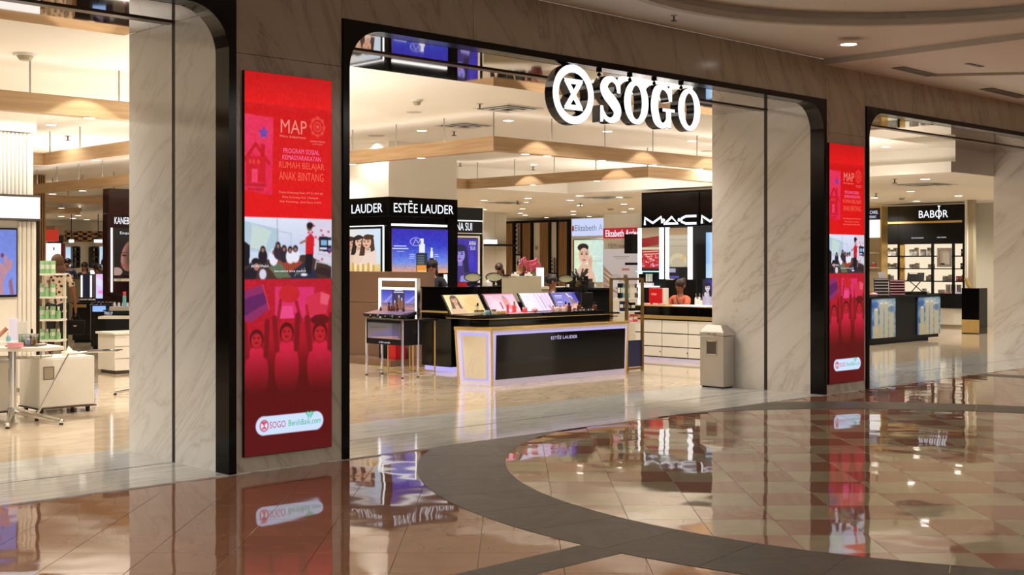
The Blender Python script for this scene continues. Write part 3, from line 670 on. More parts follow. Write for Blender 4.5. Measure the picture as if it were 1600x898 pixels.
# ================================================================ LED SCREENS ON THE PIERS
def led_pic():
    p = Pic(100, 362, 1.5, (214, 10, 18))
    p.vgrad(0, 30, (196, 14, 20), (232, 20, 22)); p.vgrad(30, 34, (205, 20, 28), (214, 10, 18)); p.vgrad(34, 137, (206, 8, 16), (226, 8, 14))
    p.poly([(0, 40), (32, 42), (30, 116), (0, 112)], (226, 34, 76)); p.poly([(0, 40), (32, 42), (31, 78), (0, 76)], (232, 52, 92), .6)
    s = [(21 + r*math.cos(PI/2 + i*PI/5), 57 - r*math.sin(PI/2 + i*PI/5)) for i, r in enumerate([7.2, 3.0]*5)]; p.poly(s, (104, 66, 170))
    p.line([(0, 84), (12, 68), (27, 86)], 3.2, (196, 12, 30)); p.rect(2, 80, 23, 104, (206, 14, 34)); p.rect(18, 68, 22, 80, (196, 12, 30)); p.rect(8, 92, 14, 104, (236, 60, 100))
    for x in (6, 10, 15): p.ell(x, 85, 1.4, 2.6, (226, 60, 60))
    p.rect(1, 105, 24, 108, (196, 20, 44)); p.rect(3, 110, 21, 112, (196, 20, 44))
    p.ell(83, 47, 8.4, 9, (232, 74, 60)); p.ell(83, 47, 7, 7.6, (208, 12, 22)); p.ell(83, 47, 4.6, 5, (230, 80, 66)); p.ell(83, 47, 3.4, 3.6, (205, 16, 24)); p.ell(83, 47, 1.7, 1.9, (230, 84, 70))
    for i in range(8): p.ell(83 + 8*math.cos(i*PI/4), 47 + 8.6*math.sin(i*PI/4), 1.9, 2, (230, 70, 56))
    p.noise(5, 2.2)
    # classroom photograph 137..195
    p.rect(0, 137, 100, 195.5, (206, 218, 240)); p.vgrad(137, 170, (222, 228, 246), (196, 206, 232), 1)
    p.poly([(0, 141), (38, 148), (38, 170), (0, 168)], (176, 200, 216)); p.poly([(8, 143), (30, 150), (22, 168), (6, 166)], (214, 226, 206), .6); p.line([(36, 138), (36.5, 172)], .8, (150, 156, 180)); p.line([(38, 150), (52, 152), (52, 168)], .7, (176, 182, 200))
    p.poly([(72, 137), (100, 137), (100, 182), (70, 180)], (216, 208, 226))
    for i in range(26): p.ell(72 + RNG.rand()*28, 139 + RNG.rand()*38, 1.3, 1.1, (206, 60, 84))
    p.poly([(0, 182), (30, 176), (70, 172), (100, 184), (100, 195.5), (0, 195.5)], (70, 46, 40)); p.poly([(34, 179), (52, 174), (66, 180), (50, 190)], (150, 66, 44)); p.poly([(26, 184), (40, 180), (52, 194), (36, 195)], (96, 110, 84)); p.poly([(50, 192), (70, 178), (84, 195), (54, 195)], (34, 40, 66))
    for i in range(5): p.line([(56 + 3.5*i, 193 - i*1.8), (58 + 3.5*i, 190 - i*1.8)], 1, (150, 140, 90))
    for x, y, c, hd in ((10, 185, (40, 34, 58), (226, 228, 244)), (20, 174, (26, 24, 34), (26, 22, 26)), (32, 176, (232, 232, 246), (226, 226, 240)), (37, 170, (50, 40, 56), (24, 20, 24)), (44, 173, (40, 36, 48), (24, 20, 24)), (51, 174, (230, 230, 244), (24, 20, 24)), (57, 173, (230, 230, 244), (24, 20, 24))):
        p.ell(x, y, 5, 7, c); p.ell(x, y - 6.5, 2.8, 3.4, hd); p.ell(x, y - 5.8, 1.7, 2.1, (160, 104, 86))
    p.ell(6, 191, 7, 6, (24, 22, 34)); p.ell(12, 179, 4.4, 3.4, (20, 16, 20)); p.ell(20, 191, 4, 5, (210, 210, 232)); p.ell(13, 184, 3, 3.6, (176, 116, 96)); p.poly([(0, 160), (6, 164), (5, 182), (0, 184)], (20, 18, 26))
    p.poly([(69, 156), (75, 151), (79, 155), (78, 172), (69, 172)], (206, 20, 34)); p.ell(73.5, 145.5, 3.2, 3.6, (120, 70, 54)); p.ell(74, 143.6, 3.8, 3, (20, 16, 18)); p.line([(70, 158), (63, 161)], 2, (150, 96, 76)); p.poly([(69, 172), (78, 172), (75, 191), (68, 190)], (20, 20, 30)); p.ell(67, 191.6, 4, 1.5, (226, 228, 240))
    p.poly([(85, 154), (100, 155), (100, 170), (85, 168)], (24, 28, 44)); p.rect(87, 158, 94, 163, (130, 176, 216)); p.rect(96, 158, 100, 163, (190, 210, 236)); p.rect(86, 165, 94, 167, (220, 224, 240)); p.rect(96, 166, 100, 168.5, (110, 80, 170))
    for y in (171, 179): p.line([(83, y), (100, y + 3)], 1.5, (190, 198, 214))
    p.line([(84, 168), (80, 186)], 1, (200, 206, 220)); p.poly([(84, 184), (100, 187), (100, 195), (80, 190)], (46, 32, 34)); p.rect(0, 195.5, 100, 362, (150, 4, 14))
    # red-washed children holding papers
    p.vgrad(195.5, 250, (186, 20, 40), (176, 12, 34)); p.vgrad(250, 300, (176, 12, 34), (84, 2, 6)); p.vgrad(300, 362, (84, 2, 6), (92, 0, 3))
    q = p.C.copy(); msk = (p.Y > 196) & (p.Y < 240); n = RNG.rand(*p.X.shape); p.C[msk & (n > .86)] = (206, 34, 60); p.C[msk & (n < .08)] = (140, 10, 30)
    p.poly([(0, 206), (20, 201), (27, 224), (8, 236), (0, 234)], (140, 40, 96)); p.poly([(0, 214), (22, 208), (25, 218), (0, 230)], (96, 30, 90)); p.line([(20, 201), (27, 224)], .9, (226, 70, 90))
    p.poly([(34, 203), (79, 204), (78, 234), (34, 233)], (216, 44, 104)); p.poly([(42, 222), (54, 222), (55, 234), (38, 234)], (232, 70, 130)); p.poly([(70, 213), (88, 208), (98, 212), (94, 230), (68, 232)], (206, 44, 72)); p.poly([(87, 209), (98, 212), (95, 222), (86, 220)], (226, 86, 110))
    p.ell(50, 210, 12, 8.5, (196, 30, 40)); p.line([(40, 216), (37, 236)], 3.4, (156, 20, 34)); p.line([(58, 218), (64, 238)], 3.4, (156, 20, 34)); p.line([(70, 222), (74, 244)], 3, (170, 20, 40))
    for x, y, r in ((13, 252, 7), (47, 247, 7.4), (86, 248, 8)):
        p.ell(x, y + 34, r*1.9, 28, (206, 26, 62)); p.ell(x, y, r*1.1, r*1.3, (84, 6, 14)); p.ell(x, y + r*.25, r*.85, r*1.0, (186, 26, 40)); p.ell(x - r*.35, y - 1, 1.2, .8, (80, 6, 12)); p.ell(x + r*.35, y - 1, 1.2, .8, (80, 6, 12)); p.ell(x, y + r*.55, 2, .7, (90, 8, 16))
        p.line([(x - r*1.5, y + 16), (x - r*1.9, y - 14)], r*.8, (130, 12, 26)); p.line([(x + r*1.5, y + 16), (x + r*1.7, y - 16)], r*.8, (120, 10, 24)); p.ell(x, y + 24, 3.4, 6, (206, 40, 70), .5)
    p.ell(86, 236, 11, 5, (96, 8, 18)); m = np.clip((p.Y - 262)/42, 0, 1)*(p.Y > 196); p.mix(m, (88, 0, 4)); p.noise(3.5, 1.6, (1, .5, .5))
    # pill with the two marks
    for r, c in ((9.2, (206, 226, 255)),):
        p.rect(12 + r, 334.6 - r, 90 - r, 334.6 + r, c); p.ell(12 + r, 334.6, r, r, c); p.ell(90 - r, 334.6, r, r, c)
    p.ell(21.5, 334.6, 4.9, 5.4, (196, 14, 40)); p.ell(21.5, 334.6, 4, 4.5, (226, 236, 255)); p.poly([(18.6, 331.2), (24.4, 331.2), (18.6, 338), (24.4, 338)], (196, 14, 40)); p.ell(21.5, 332.6, .6, .5, (226, 236, 255)); p.ell(21.5, 336.8, .6, .5, (226, 236, 255))
    p.line([(72.6, 331), (69.8, 326.6), (71.2, 324.6), (73.6, 326.2), (76.2, 324.8), (77.4, 327), (74.4, 331)], .8, (30, 176, 110)); p.line([(71.6, 327), (73.6, 329), (76, 327)], .6, (30, 176, 110))
    p.blur(1); return p
LP = led_pic(); FL = Face('Y', WY - .03)
t = thing('led_screen', 'large portrait red LED screen on the left marble pier', 'screen', (5.466, WY - .03, .12), 'red LED screens on the marble piers')
build('screen_casing', G().box(5.07, 5.862, WY - .028, WY, .118, 2.974), m_mblack, t)
x0, x1, zt, zb = 5.073, 5.859, 2.972, .12
LED_IMG = picture('screen_image', LP, (x0, WY - .03, zt), (x1, WY - .03, zt), (x0, WY - .03, zb), t, 1.0, .001)
LX = lambda u: x0 + u/100*(x1 - x0)
LZ_ = lambda v: zt - v/362*(zt - zb)
def ltxt(body, ua, ub, va, vb, mat):
    g = G(FL); text(g, body, LX(ua), LX(ub), LZ_(vb), LZ_(va), .002); build('lettering', g, mat, LED_IMG)
m_t1 = E('pink_letters', (246, 110, 160)); m_t2 = E('rose_letters', (240, 96, 76)); m_t3 = E('pale_letters', (238, 130, 120)); m_t4 = E('crimson_letters', (196, 14, 44)); m_t5 = E('green_letters', (30, 176, 110)); m_t6 = E('white_letters', (236, 240, 255))
ltxt('MAP', 40, 70, 42.5, 55.5, m_t3); ltxt('Mitra Adiperkasa', 39, 69, 57.5, 60.5, m_t3); ltxt('KARANG TARUNA', 74, 92, 60.5, 62.3, m_t3); ltxt('JAWA BARAT', 77, 89, 63.3, 65, m_t3)
ltxt('PROGRAM SOSIAL', 43, 85, 70, 74.6, m_t1); ltxt('KEMASYARAKATAN', 42, 87, 76.4, 81, m_t1); ltxt('RUMAH BELAJAR', 38, 91, 83, 91, m_t2); ltxt('ANAK BINTANG', 38, 90, 92.6, 100.6, m_t2)
ltxt('Dusun Kampung Pasar, RT 01 RW 08', 38, 89, 111.4, 114, m_t3); ltxt('Desa Kamojing, Kec. Cikampek', 42, 84, 115.8, 118.4, m_t3); ltxt('Kab. Karawang - Jawa Barat 41373', 39, 87, 120.2, 122.8, m_t3)
ltxt('#SOGOPeduli', 7, 26, 182, 184.6, m_t6); ltxt('bersama kita peduli', 33, 69, 187, 189.4, m_t6)
ltxt('SOGO', 27.5, 45.5, 331.4, 337.6, m_t4); ltxt('BenihBaik.com', 49, 87, 331.6, 337.2, m_t5)
t2 = dup(t, (13.06 + .393, WY - .03, .12), 'narrow-looking red LED screen on the right marble pier')

# ================================================================ HELPERS FOR SHOP FITTINGS
def fbox(name, F, u0, u1, z0, z1, d0, d1, mat, parent=None, bevel=0, **k):
    return build(name, G(F).box(u0, u1, d0, d1, z0, z1), mat, parent, bevel=bevel, **k)
def ftext(F, body, u0, u1, z0, z1, d, mat, parent, name='lettering'):
    g = G(F); text(g, body, u0, u1, z0, z1, d); return build(name, g, mat, parent)
def fptext(F, body, px0, px1, py0, py1, d, mat, parent):   # py0 top, py1 bottom at px0
    return ftext(F, body, F.u(px0), F.u(px1), F.z(px0, py1), F.z(px0, py0), d, mat, parent)
_GR = {}
def small_item(kind, p, r, h, label, group, mats, cat='bottle', rot=0):
    """kind: bottle (round body, neck, cap), jar, box, tube. Copies share mesh data."""
    key = (kind, round(r, 3), round(h, 3), tuple(m.name for m in mats))
    if key in _GR:
        o = dup(_GR[key], p, label, rot)
    else:
        o = thing({'bottle': 'bottle', 'jar': 'jar', 'box': 'carton', 'tube': 'tube'}[kind], label, cat, p, group); p = Vector(p)
        if kind == 'bottle':
            build('bottle_body', G().lathe([(r*.94, 0), (r, h*.05), (r, h*.58), (r*.8, h*.66), (r*.38, h*.70), (r*.36, h*.74)], p, 10), mats[0], o, smooth=False)
            build('cap', G().lathe([(r*.5, h*.72), (r*.5, h*.96), (r*.42, h)], p, 10), mats[1], o)
        elif kind == 'jar':
            build('jar_body', G().lathe([(r*.9, 0), (r, h*.1), (r, h*.58), (r*.85, h*.62)], p, 12), mats[0], o); build('lid', G().lathe([(r*1.02, h*.62), (r*1.02, h*.97), (r*.95, h)], p, 12), mats[1], o)
        elif kind == 'tube':
            build('tube_body', G().cyl(p, p + Vector((0, 0, h*.72)), r, n=10), mats[0], o); build('cap', G().cyl(p + Vector((0, 0, h*.72)), p + Vector((0, 0, h)), r*.9, n=10), mats[1], o)
        else:
            build('carton_body', G().box(p.x - r, p.x + r, p.y - r*.7, p.y + r*.7, p.z, p.z + h), mats[0], o, bevel=.002); build('carton_label', G().box(p.x - r*.8, p.x + r*.8, p.y - r*.72, p.y - r*.7, p.z + h*.35, p.z + h*.7).box(p.x - r*1.02, p.x - r, p.y - r*.5, p.y + r*.5, p.z + h*.35, p.z + h*.7), mats[1], o)
        _GR[key] = o; o.rotation_euler = (0, 0, rot)
    if group: o['group'] = group
    o['category'] = cat; return o
m_amber = M('amber_glass', (96, 46, 18), .1, coat=.5); m_silver = M('silver_cap', (200, 198, 196), .2, metal=1, var=0); m_goldc = M('gold_cap', (206, 170, 96), .2, metal=1, var=0)
m_ivory = M('ivory_plastic', (232, 222, 200), .3, var=0); m_coral = M('coral_print', (226, 80, 84), .35); m_rosec = M('rose_print', (236, 160, 168), .35); m_greenp = M('pale_green_print', (150, 200, 140), .4, var=.1)
m_navy = M('navy_print', (30, 36, 76), .3); m_blk = M('black_plastic', (18, 17, 18), .25, var=0); m_aqua = M('aqua_print', (120, 190, 200), .3); m_teal = M('teal_glass', (40, 84, 80), .15)

# ================================================================ LITTER BIN AT THE RIGHT REVEAL
b0 = Vector((12.655, 9.1, .003)); b0 = on_floor(1130.5, 607.5); bx, by = b0.x, b0.y
BW, BD, BH = .225, .36, .78
t = thing('litter_bin', 'brushed steel litter bin with peaked lid beside the right marble reveal', 'bin', (bx + BW/2, by + BD/2, .003))
build('bin_foot', G().box(bx + .015, bx + BW - .015, by + .02, by + BD - .02, .003, .02), m_mblack, t)
build('bin_body', G().box(bx, bx + BW, by, by + BD, .02, .645), m_steel, t, bevel=.006)
build('lid_rim', G().box(bx - .004, bx + BW + .004, by - .004, by + BD + .004, .65, .69), m_steel, t, bevel=.004)
g = G(); x0_, x1_, y0_, y1_ = bx - .004, bx + BW + .004, by - .004, by + BD + .004; i = .05
g.add([(x0_, y0_, .69), (x1_, y0_, .69), (x1_, y1_, .69), (x0_, y1_, .69), (x0_ + i, y0_ + i*1.5, BH), (x1_ - i, y0_ + i*1.5, BH), (x1_ - i, y1_ - i*1.5, BH), (x0_ + i, y1_ - i*1.5, BH)], [(0, 1, 2, 3), (4, 5, 6, 7), (0, 1, 5, 4), (1, 2, 6, 5), (2, 3, 7, 6), (3, 0, 4, 7)])
build('bin_lid', g, m_steel, t, bevel=.004)
FBn = Face('X', bx); c0 = -(by + BD/2)
g = G(FBn); w, hh, zc_ = .082, .088, .50
for q in ((-w, w, zc_ + hh - .01, zc_ + hh), (-w, w, zc_ - hh, zc_ - hh + .01), (-w, -w + .01, zc_ - hh, zc_ + hh), (w - .01, w, zc_ - hh, zc_ + hh)): g.box(c0 + q[0], c0 + q[1], 0, .006, q[2], q[3])
build('flap_frame', g, m_chrome, t); fbox('flap', FBn, c0 - w + .012, c0 + w - .012, zc_ - hh + .012, zc_ + hh - .012, -.002, .002, m_steeld, t)
build('flap_hinge', G(FBn).cyl((c0 - w*.6, .012, zc_ + hh - .006), (c0 + w*.6, .012, zc_ + hh - .006), .005, n=6), m_chrome, t)
for s in (-.04, .05): build('lid_lock', G(FBn).cyl((c0 + s, .003, .672), (c0 + s, .01, .672), .009, n=8), m_steeld, t)

# ================================================================ COSMETICS ISLAND IN THE MIDDLE OPENING
yI = 11.53; FI = Face('Y', yI); c1 = on_floor(765, 603); c2 = on_floor(986, 583.7); xa, xb = c1.x, c2.x
xL = 10.72; yL = 12.02
isl = thing('cosmetics_island', 'black and gold cosmetics island with a lit chamfered end and black front panel', 'counter', ((xa + xb)/2, 12.0, .003))
Hb = .70
def flare(xa_, xb_, ya_, xl_, yl_, yb_):    # plan outline
    return [(xa_, ya_), (xb_, ya_), (xb_ + .1, ya_ + .45), (xb_ + .1, yb_), (xl_, yb_), (xl_, yl_)]
lo = flare(xa + .03, xb - .03, yI + .02, xL + .06, yL, yL + .01); hi = flare(xa, xb, yI - .0, xL, yL, yL + .01); n = len(lo)
g = G().add([(x, y, .003) for x, y in lo] + [(x, y, Hb) for x, y in hi], [tuple(range(n)), tuple(range(n, 2*n))] + [(i, (i + 1) % n, (i + 1) % n + n, i + n) for i in range(n)])
build('plinth_body', g, m_lavw, isl)
g = G(); o_ = flare(xa - .012, xb + .012, yI - .015, xL - .012, yL, yL + .02); 
g.prism(o_, Hb, Hb + .04); build('gold_rim', g, m_gold, isl, bevel=.003)
# gold edge posts at the corners, leaning out with the flare
for (x, y, x2, y2) in ((xa + .03, yI + .02, xa, yI), (xb - .03, yI + .02, xb, yI), (xL + .06, yL, xL, yL)):
    build('gold_edge', G().cyl((x, y, .003), (x2, y2, Hb), .014, n=6), m_gold, isl)
# front panel with its lavender light gap
def tilt(u, z, d): return (u, yI + .02 - .02*z/Hb - d, z)
def qplate(pts, d0, d1):
    vs = [tilt(u, z, d) for d in (d0, d1) for u, z in pts]; return G().add(vs, [(0, 1, 2, 3), (4, 5, 6, 7), (0, 1, 5, 4), (1, 2, 6, 5), (2, 3, 7, 6), (3, 0, 4, 7)])
ua, ub = xa + .075, xb - .08
build('light_gap', qplate([(ua - .02, .085), (ub + .02, .085), (ub + .02, Hb - .035), (ua - .02, Hb - .035)], 0, .004), m_lav, isl)
fp_ = build('front_panel', qplate([(ua, .075), (ub, .075), (ub, Hb - .06), (ua, Hb - .06)], .005, .02), m_black, isl, bevel=.002)
g = G(lambda v: Vector(tilt(v[0], v[2], v[1]))); um = FI.u(879); text(g, 'ESTĒE LAUDER', FI.u(859.5), FI.u(900.5), .545, .60, .023); build('lettering', g, E('lavender_letters', (216, 208, 255), 1.0), fp_)
# chamfered end panel
A = Vector((xa + .03, yI + .02, 0)); B = Vector((xL + .06, yL, 0)); A2 = Vector((xa, yI, Hb)); B2 = Vector((xL, yL, Hb))
nrm = (B - A).cross(Vector((0, 0, 1))).normalized(); nrm = -nrm if nrm.x > 0 else nrm
def ep(s, tt, d): lo_ = B.lerp(A, s); hi_ = B2.lerp(A2, s); q = lo_.lerp(hi_, tt); return q + nrm*d
def eplate(s0, s1, t0, t1, d0, d1): return G().add([ep(s, tt, d) for d in (d0, d1) for s, tt in ((s0, t0), (s1, t0), (s1, t1), (s0, t1))], [(0, 1, 2, 3), (4, 5, 6, 7), (0, 1, 5, 4), (1, 2, 6, 5), (2, 3, 7, 6), (3, 0, 4, 7)])
build('end_light', eplate(.14, .9, .09, .95, .001, .005), m_lav, isl)
ep_ = build('end_panel', eplate(.2, .86, .12, .9, .006, .014), m_ivory, isl, bevel=.002)
g = G(lambda v: ep(v[0], v[2], v[1]))
mono = curve_pts([(.72, .46), (.6, .5), (.5, .42), (.42, .3), (.46, .22), (.6, .24), (.66, .34)], 5); g.stroke([(a, b) for a, b in mono], .018, .0145, .016)
mono = curve_pts([(.34, .5), (.44, .48), (.34, .36), (.3, .24), (.38, .18), (.5, .2)], 5); g.stroke([(a, b) for a, b in mono], .016, .0145, .016); build('monogram', g, m_white, ep_)
# black upper deck
build('deck_recess', G().prism(flare(xa + .14, xb - .16, yI + .2, xL + .25, yL - .02, yL - .005), Hb + .04, .845), m_black, isl)
build('deck_step', G().prism(flare(xa + .05, xb - .1, yI + .1, xL + .15, yL - .02, yL - .005), Hb + .10, Hb + .112), m_black, isl)
dk = [(xL + .05, 11.75), (xL + .28, 11.60), (xb - .1, 11.60), (xb - .02, 11.72), (xb - .02, 12.26), (xL + .05, 12.26)]
build('deck_top', G().prism(dk, .845, .865), m_black, isl, bevel=.004)
build('deck_gold_edge', G().prism([(x + (.008 if x > 12 else -.008), y - .008) for x, y in dk[:4]] + [(xb - .012, 12.26), (xL + .05, 12.26)], .837, .845), m_gold, isl)
# trays and tilted picture stands on the deck
def stand_pic(k):
    p = Pic(60, 36, 2.2)
    if k == 0:
        p.vgrad(0, 60, (250, 228, 170), (228, 186, 104), horiz=True)
        for i in range(7): p.line([(18 + i*5, 0), (48 + i*6, 36)], 1.3, (255, 246, 214), .7)
        p.ell(44, 14, 12, 12, (226, 180, 92), .5, soft=.8); p.woman(15, 9, 5, (226, 168, 128), (84, 52, 34), (232, 186, 146)); p.line([(48, 34), (48, 22)], 3, (176, 150, 70))
    elif k == 1:
        p.vgrad(0, 60, (250, 170, 196), (252, 188, 214), horiz=True); p.rect(0, 0, 60, 1.5, (230, 90, 120)); p.ell(18, 26, 16, 14, (250, 214, 232), .8, soft=.6); p.poly([(33, 6), (42, 6), (46, 30), (33, 30)], (250, 120, 130)); p.ell(37, 7, 2.6, 4, (150, 140, 150)); p.rect(25, 16, 28, 30, (196, 30, 50)); p.ell(47, 27, 5, 4, (240, 96, 110)); p.line([(46, 2), (52, 26)], 1.5, (255, 220, 226), .8)
        for y in (5, 9, 13): p.line([(4, y), (16, y)], 1, (255, 240, 246), .8)
    elif k == 2:
        p.vgrad(0, 60, (236, 242, 255), (226, 190, 236), horiz=True)
        for i in range(8): p.line([(30 + i*3.6, 0), (34 + i*3.6, 36)], 1.1, ((206, 150, 220), (250, 244, 255))[i % 2], .8)
        p.line([(40, 8), (41, 30)], 2, (160, 150, 180)); p.line([(50, 26), (53, 35)], 2, (60, 40, 90))
        for y in (6, 10, 14): p.line([(5, y), (17, y)], .9, (190, 190, 220), .8)
    else:
        p.vgrad(0, 22, (70, 66, 176), (92, 92, 214)); p.vgrad(22, 36, (110, 100, 210), (250, 170, 130)); p.ell(52, 30, 13, 8, (255, 190, 130), .8, soft=.7)
        p.ell(41, 16, 3.4, 7, (120, 96, 80)); p.line([(37, 3), (40, 9)], 2.6, (240, 240, 255)); p.ell(47, 19, 2.6, 5, (150, 110, 90)); p.line([(44, 8), (46, 13)], 2, (235, 235, 250))
        for y, w in ((7, 17), (11, 15), (20, 11)): p.line([(6, y), (6 + w, y)], 1.8 if y in (7, 20) else 1, (236, 236, 255), .9)
    return p
zt_ = .866
names = (('golden picture stand with a model, at the left end of the island deck', 735, 796, 745, 455), ('pink picture stand with bottles on the island deck', 797, 851, 817, 455), ('pale lilac picture stand on the island deck', 851, 902, 873, 455), ('violet blue picture stand with two small bottles on the island deck', 897, 938, 915, 452))
sx = [(FI.u(745), .60), (FI.u(808), .54), (FI.u(864), .56), (FI.u(913), .50)]
for k, (lb, (xx, wd)) in enumerate(zip([n_[0] for n_ in names], sx)):
    yb = 12.0; yt = yb + .17; hz = .245; t = thing('picture_stand', lb, 'display stand', (xx + wd/2, yb + .05, zt_ + .03), 'tilted picture stands on the island deck')
    build('stand_back', G().add([(xx - .02, yb + .004, zt_ + .03), (xx + wd + .02, yb + .004, zt_ + .03), (xx + wd + .02, yt + .004, zt_ + hz + .03), (xx - .02, yt + .004, zt_ + hz + .03), (xx - .02, yb + .034, zt_ + .03), (xx + wd + .02, yb + .034, zt_ + .03), (xx + wd + .02, yt + .03, zt_ + hz + .03), (xx - .02, yt + .03, zt_ + hz + .03)], [(0, 1, 2, 3), (4, 5, 6, 7), (0, 1, 5, 4), (1, 2, 6, 5), (2, 3, 7, 6), (3, 0, 4, 7)]), m_blk, t)
    picture('lit_picture', stand_pic(k), (xx, yt, zt_ + hz + .03), (xx + wd, yt, zt_ + hz + .03), (xx, yb, zt_ + .035), t, 1.0, .002)
    tr = tag(build('display_tray', G().box(xx - .03, xx + wd + .06, 11.66, 12.1, zt_ - .001, zt_ + .029), m_black, bevel=.005), ('black tray under the golden picture stand', 'black tray under the pink picture stand', 'black tray under the pale lilac picture stand', 'black tray under the violet blue picture stand')[k], 'tray', 'black trays on the island deck')
build('pink_tray_mat', G().box(sx[1][0] + .05, sx[1][0] + .52, 11.68, 11.95, zt_ + .029, zt_ + .031), m_rosec, isl)
zt2 = zt_ + .0295
for i, px in enumerate((764, 772, 791)):
    small_item('jar', (FI.u(px), 11.76, zt2), .033, .062, 'cream jar with gold lid in front of the golden picture stand', 'jars before the golden picture stand', (m_ivory, m_goldc), 'jar')
small_item('bottle', (FI.u(781) + .02, 11.78, zt2), .03, .07, 'small clear perfume flask among the cream jars', None, (m_aqua, m_blk))
small_item('tube', (FI.u(779), 11.92, zt2), .014, .14, 'tall pale foundation tube with dark cap before the golden picture stand', None, (m_ivory, m_blk), 'tube')
o = small_item('box', (FI.u(806), 11.80, zt2), .05, .035, 'flat golden carton at the end of the row of cream jars', None, (m_gold, m_goldc), 'carton')
small_item('tube', (FI.u(821), 11.86, zt2 + .002), .017, .15, 'red lipstick tube with ivory foot in front of the pink picture stand', None, (m_coral, m_ivory), 'lipstick')
small_item('bottle', (FI.u(833), 11.88, zt2 + .002), .028, .15, 'coral perfume bottle in front of the pink picture stand', None, (m_coral, m_silver))
small_item('jar', (FI.u(843), 11.8, zt2 + .002), .035, .07, 'coral jar beside the pink puff', None, (m_coral, m_rosec), 'jar')
tag(build('pink_puff', G().ball((FI.u(855), 11.76, zt2 + .034), .05, .04, .032), m_rosec, smooth=True), 'round pale pink puff lying at the end of the pink tray', 'powder puff')
for i, px in enumerate((882, 887.5, 893, 899)):
    small_item('bottle', (FI.u(px), 11.74, zt2), .024, .085 + .01*(i % 2), ('pale pink bottle in the front row before the lilac picture stand',)[0], 'pale pink bottles before the lilac picture stand', (m_rosec if i % 2 == 0 else m_ivory, m_silver))
small_item('bottle', (FI.u(905), 11.78, zt2), .024, .13, 'tall rose bottle between the lilac and the violet picture stands', None, (m_rosec, m_blk))
for i, (px, y) in enumerate(((917, 11.86), (931, 11.84), (952, 11.8))):
    small_item('bottle', (FI.u(px), y, zt2), .033, .11, 'amber serum bottle with brown cap in front of the violet picture stand', 'amber serum bottles on the island', (m_amber, m_blk))
for i, px in enumerate((914, 921, 927, 934, 941)):
    small_item('jar', (FI.u(px), 11.72, zt2), .026, .038, 'low silver jar in the front row before the violet picture stand', 'low silver jars on the island', (m_silver, m_blk), 'jar')
t = thing('brush_holder', 'black box holder standing at the right end of the island deck', 'holder', (FI.u(948), 12.1, zt_))
build('holder_box', G().box(FI.u(942) + .1, FI.u(942) + .34, 12.02, 12.24, zt_, zt_ + .27), m_blk, t, bevel=.004)
build('holder_insert', G().box(FI.u(942) + .12, FI.u(942) + .18, 12.08, 12.18, zt_ + .27, zt_ + .35).box(FI.u(942) + .22, FI.u(942) + .29, 12.08, 12.18, zt_ + .27, zt_ + .37), m_mblack, t)
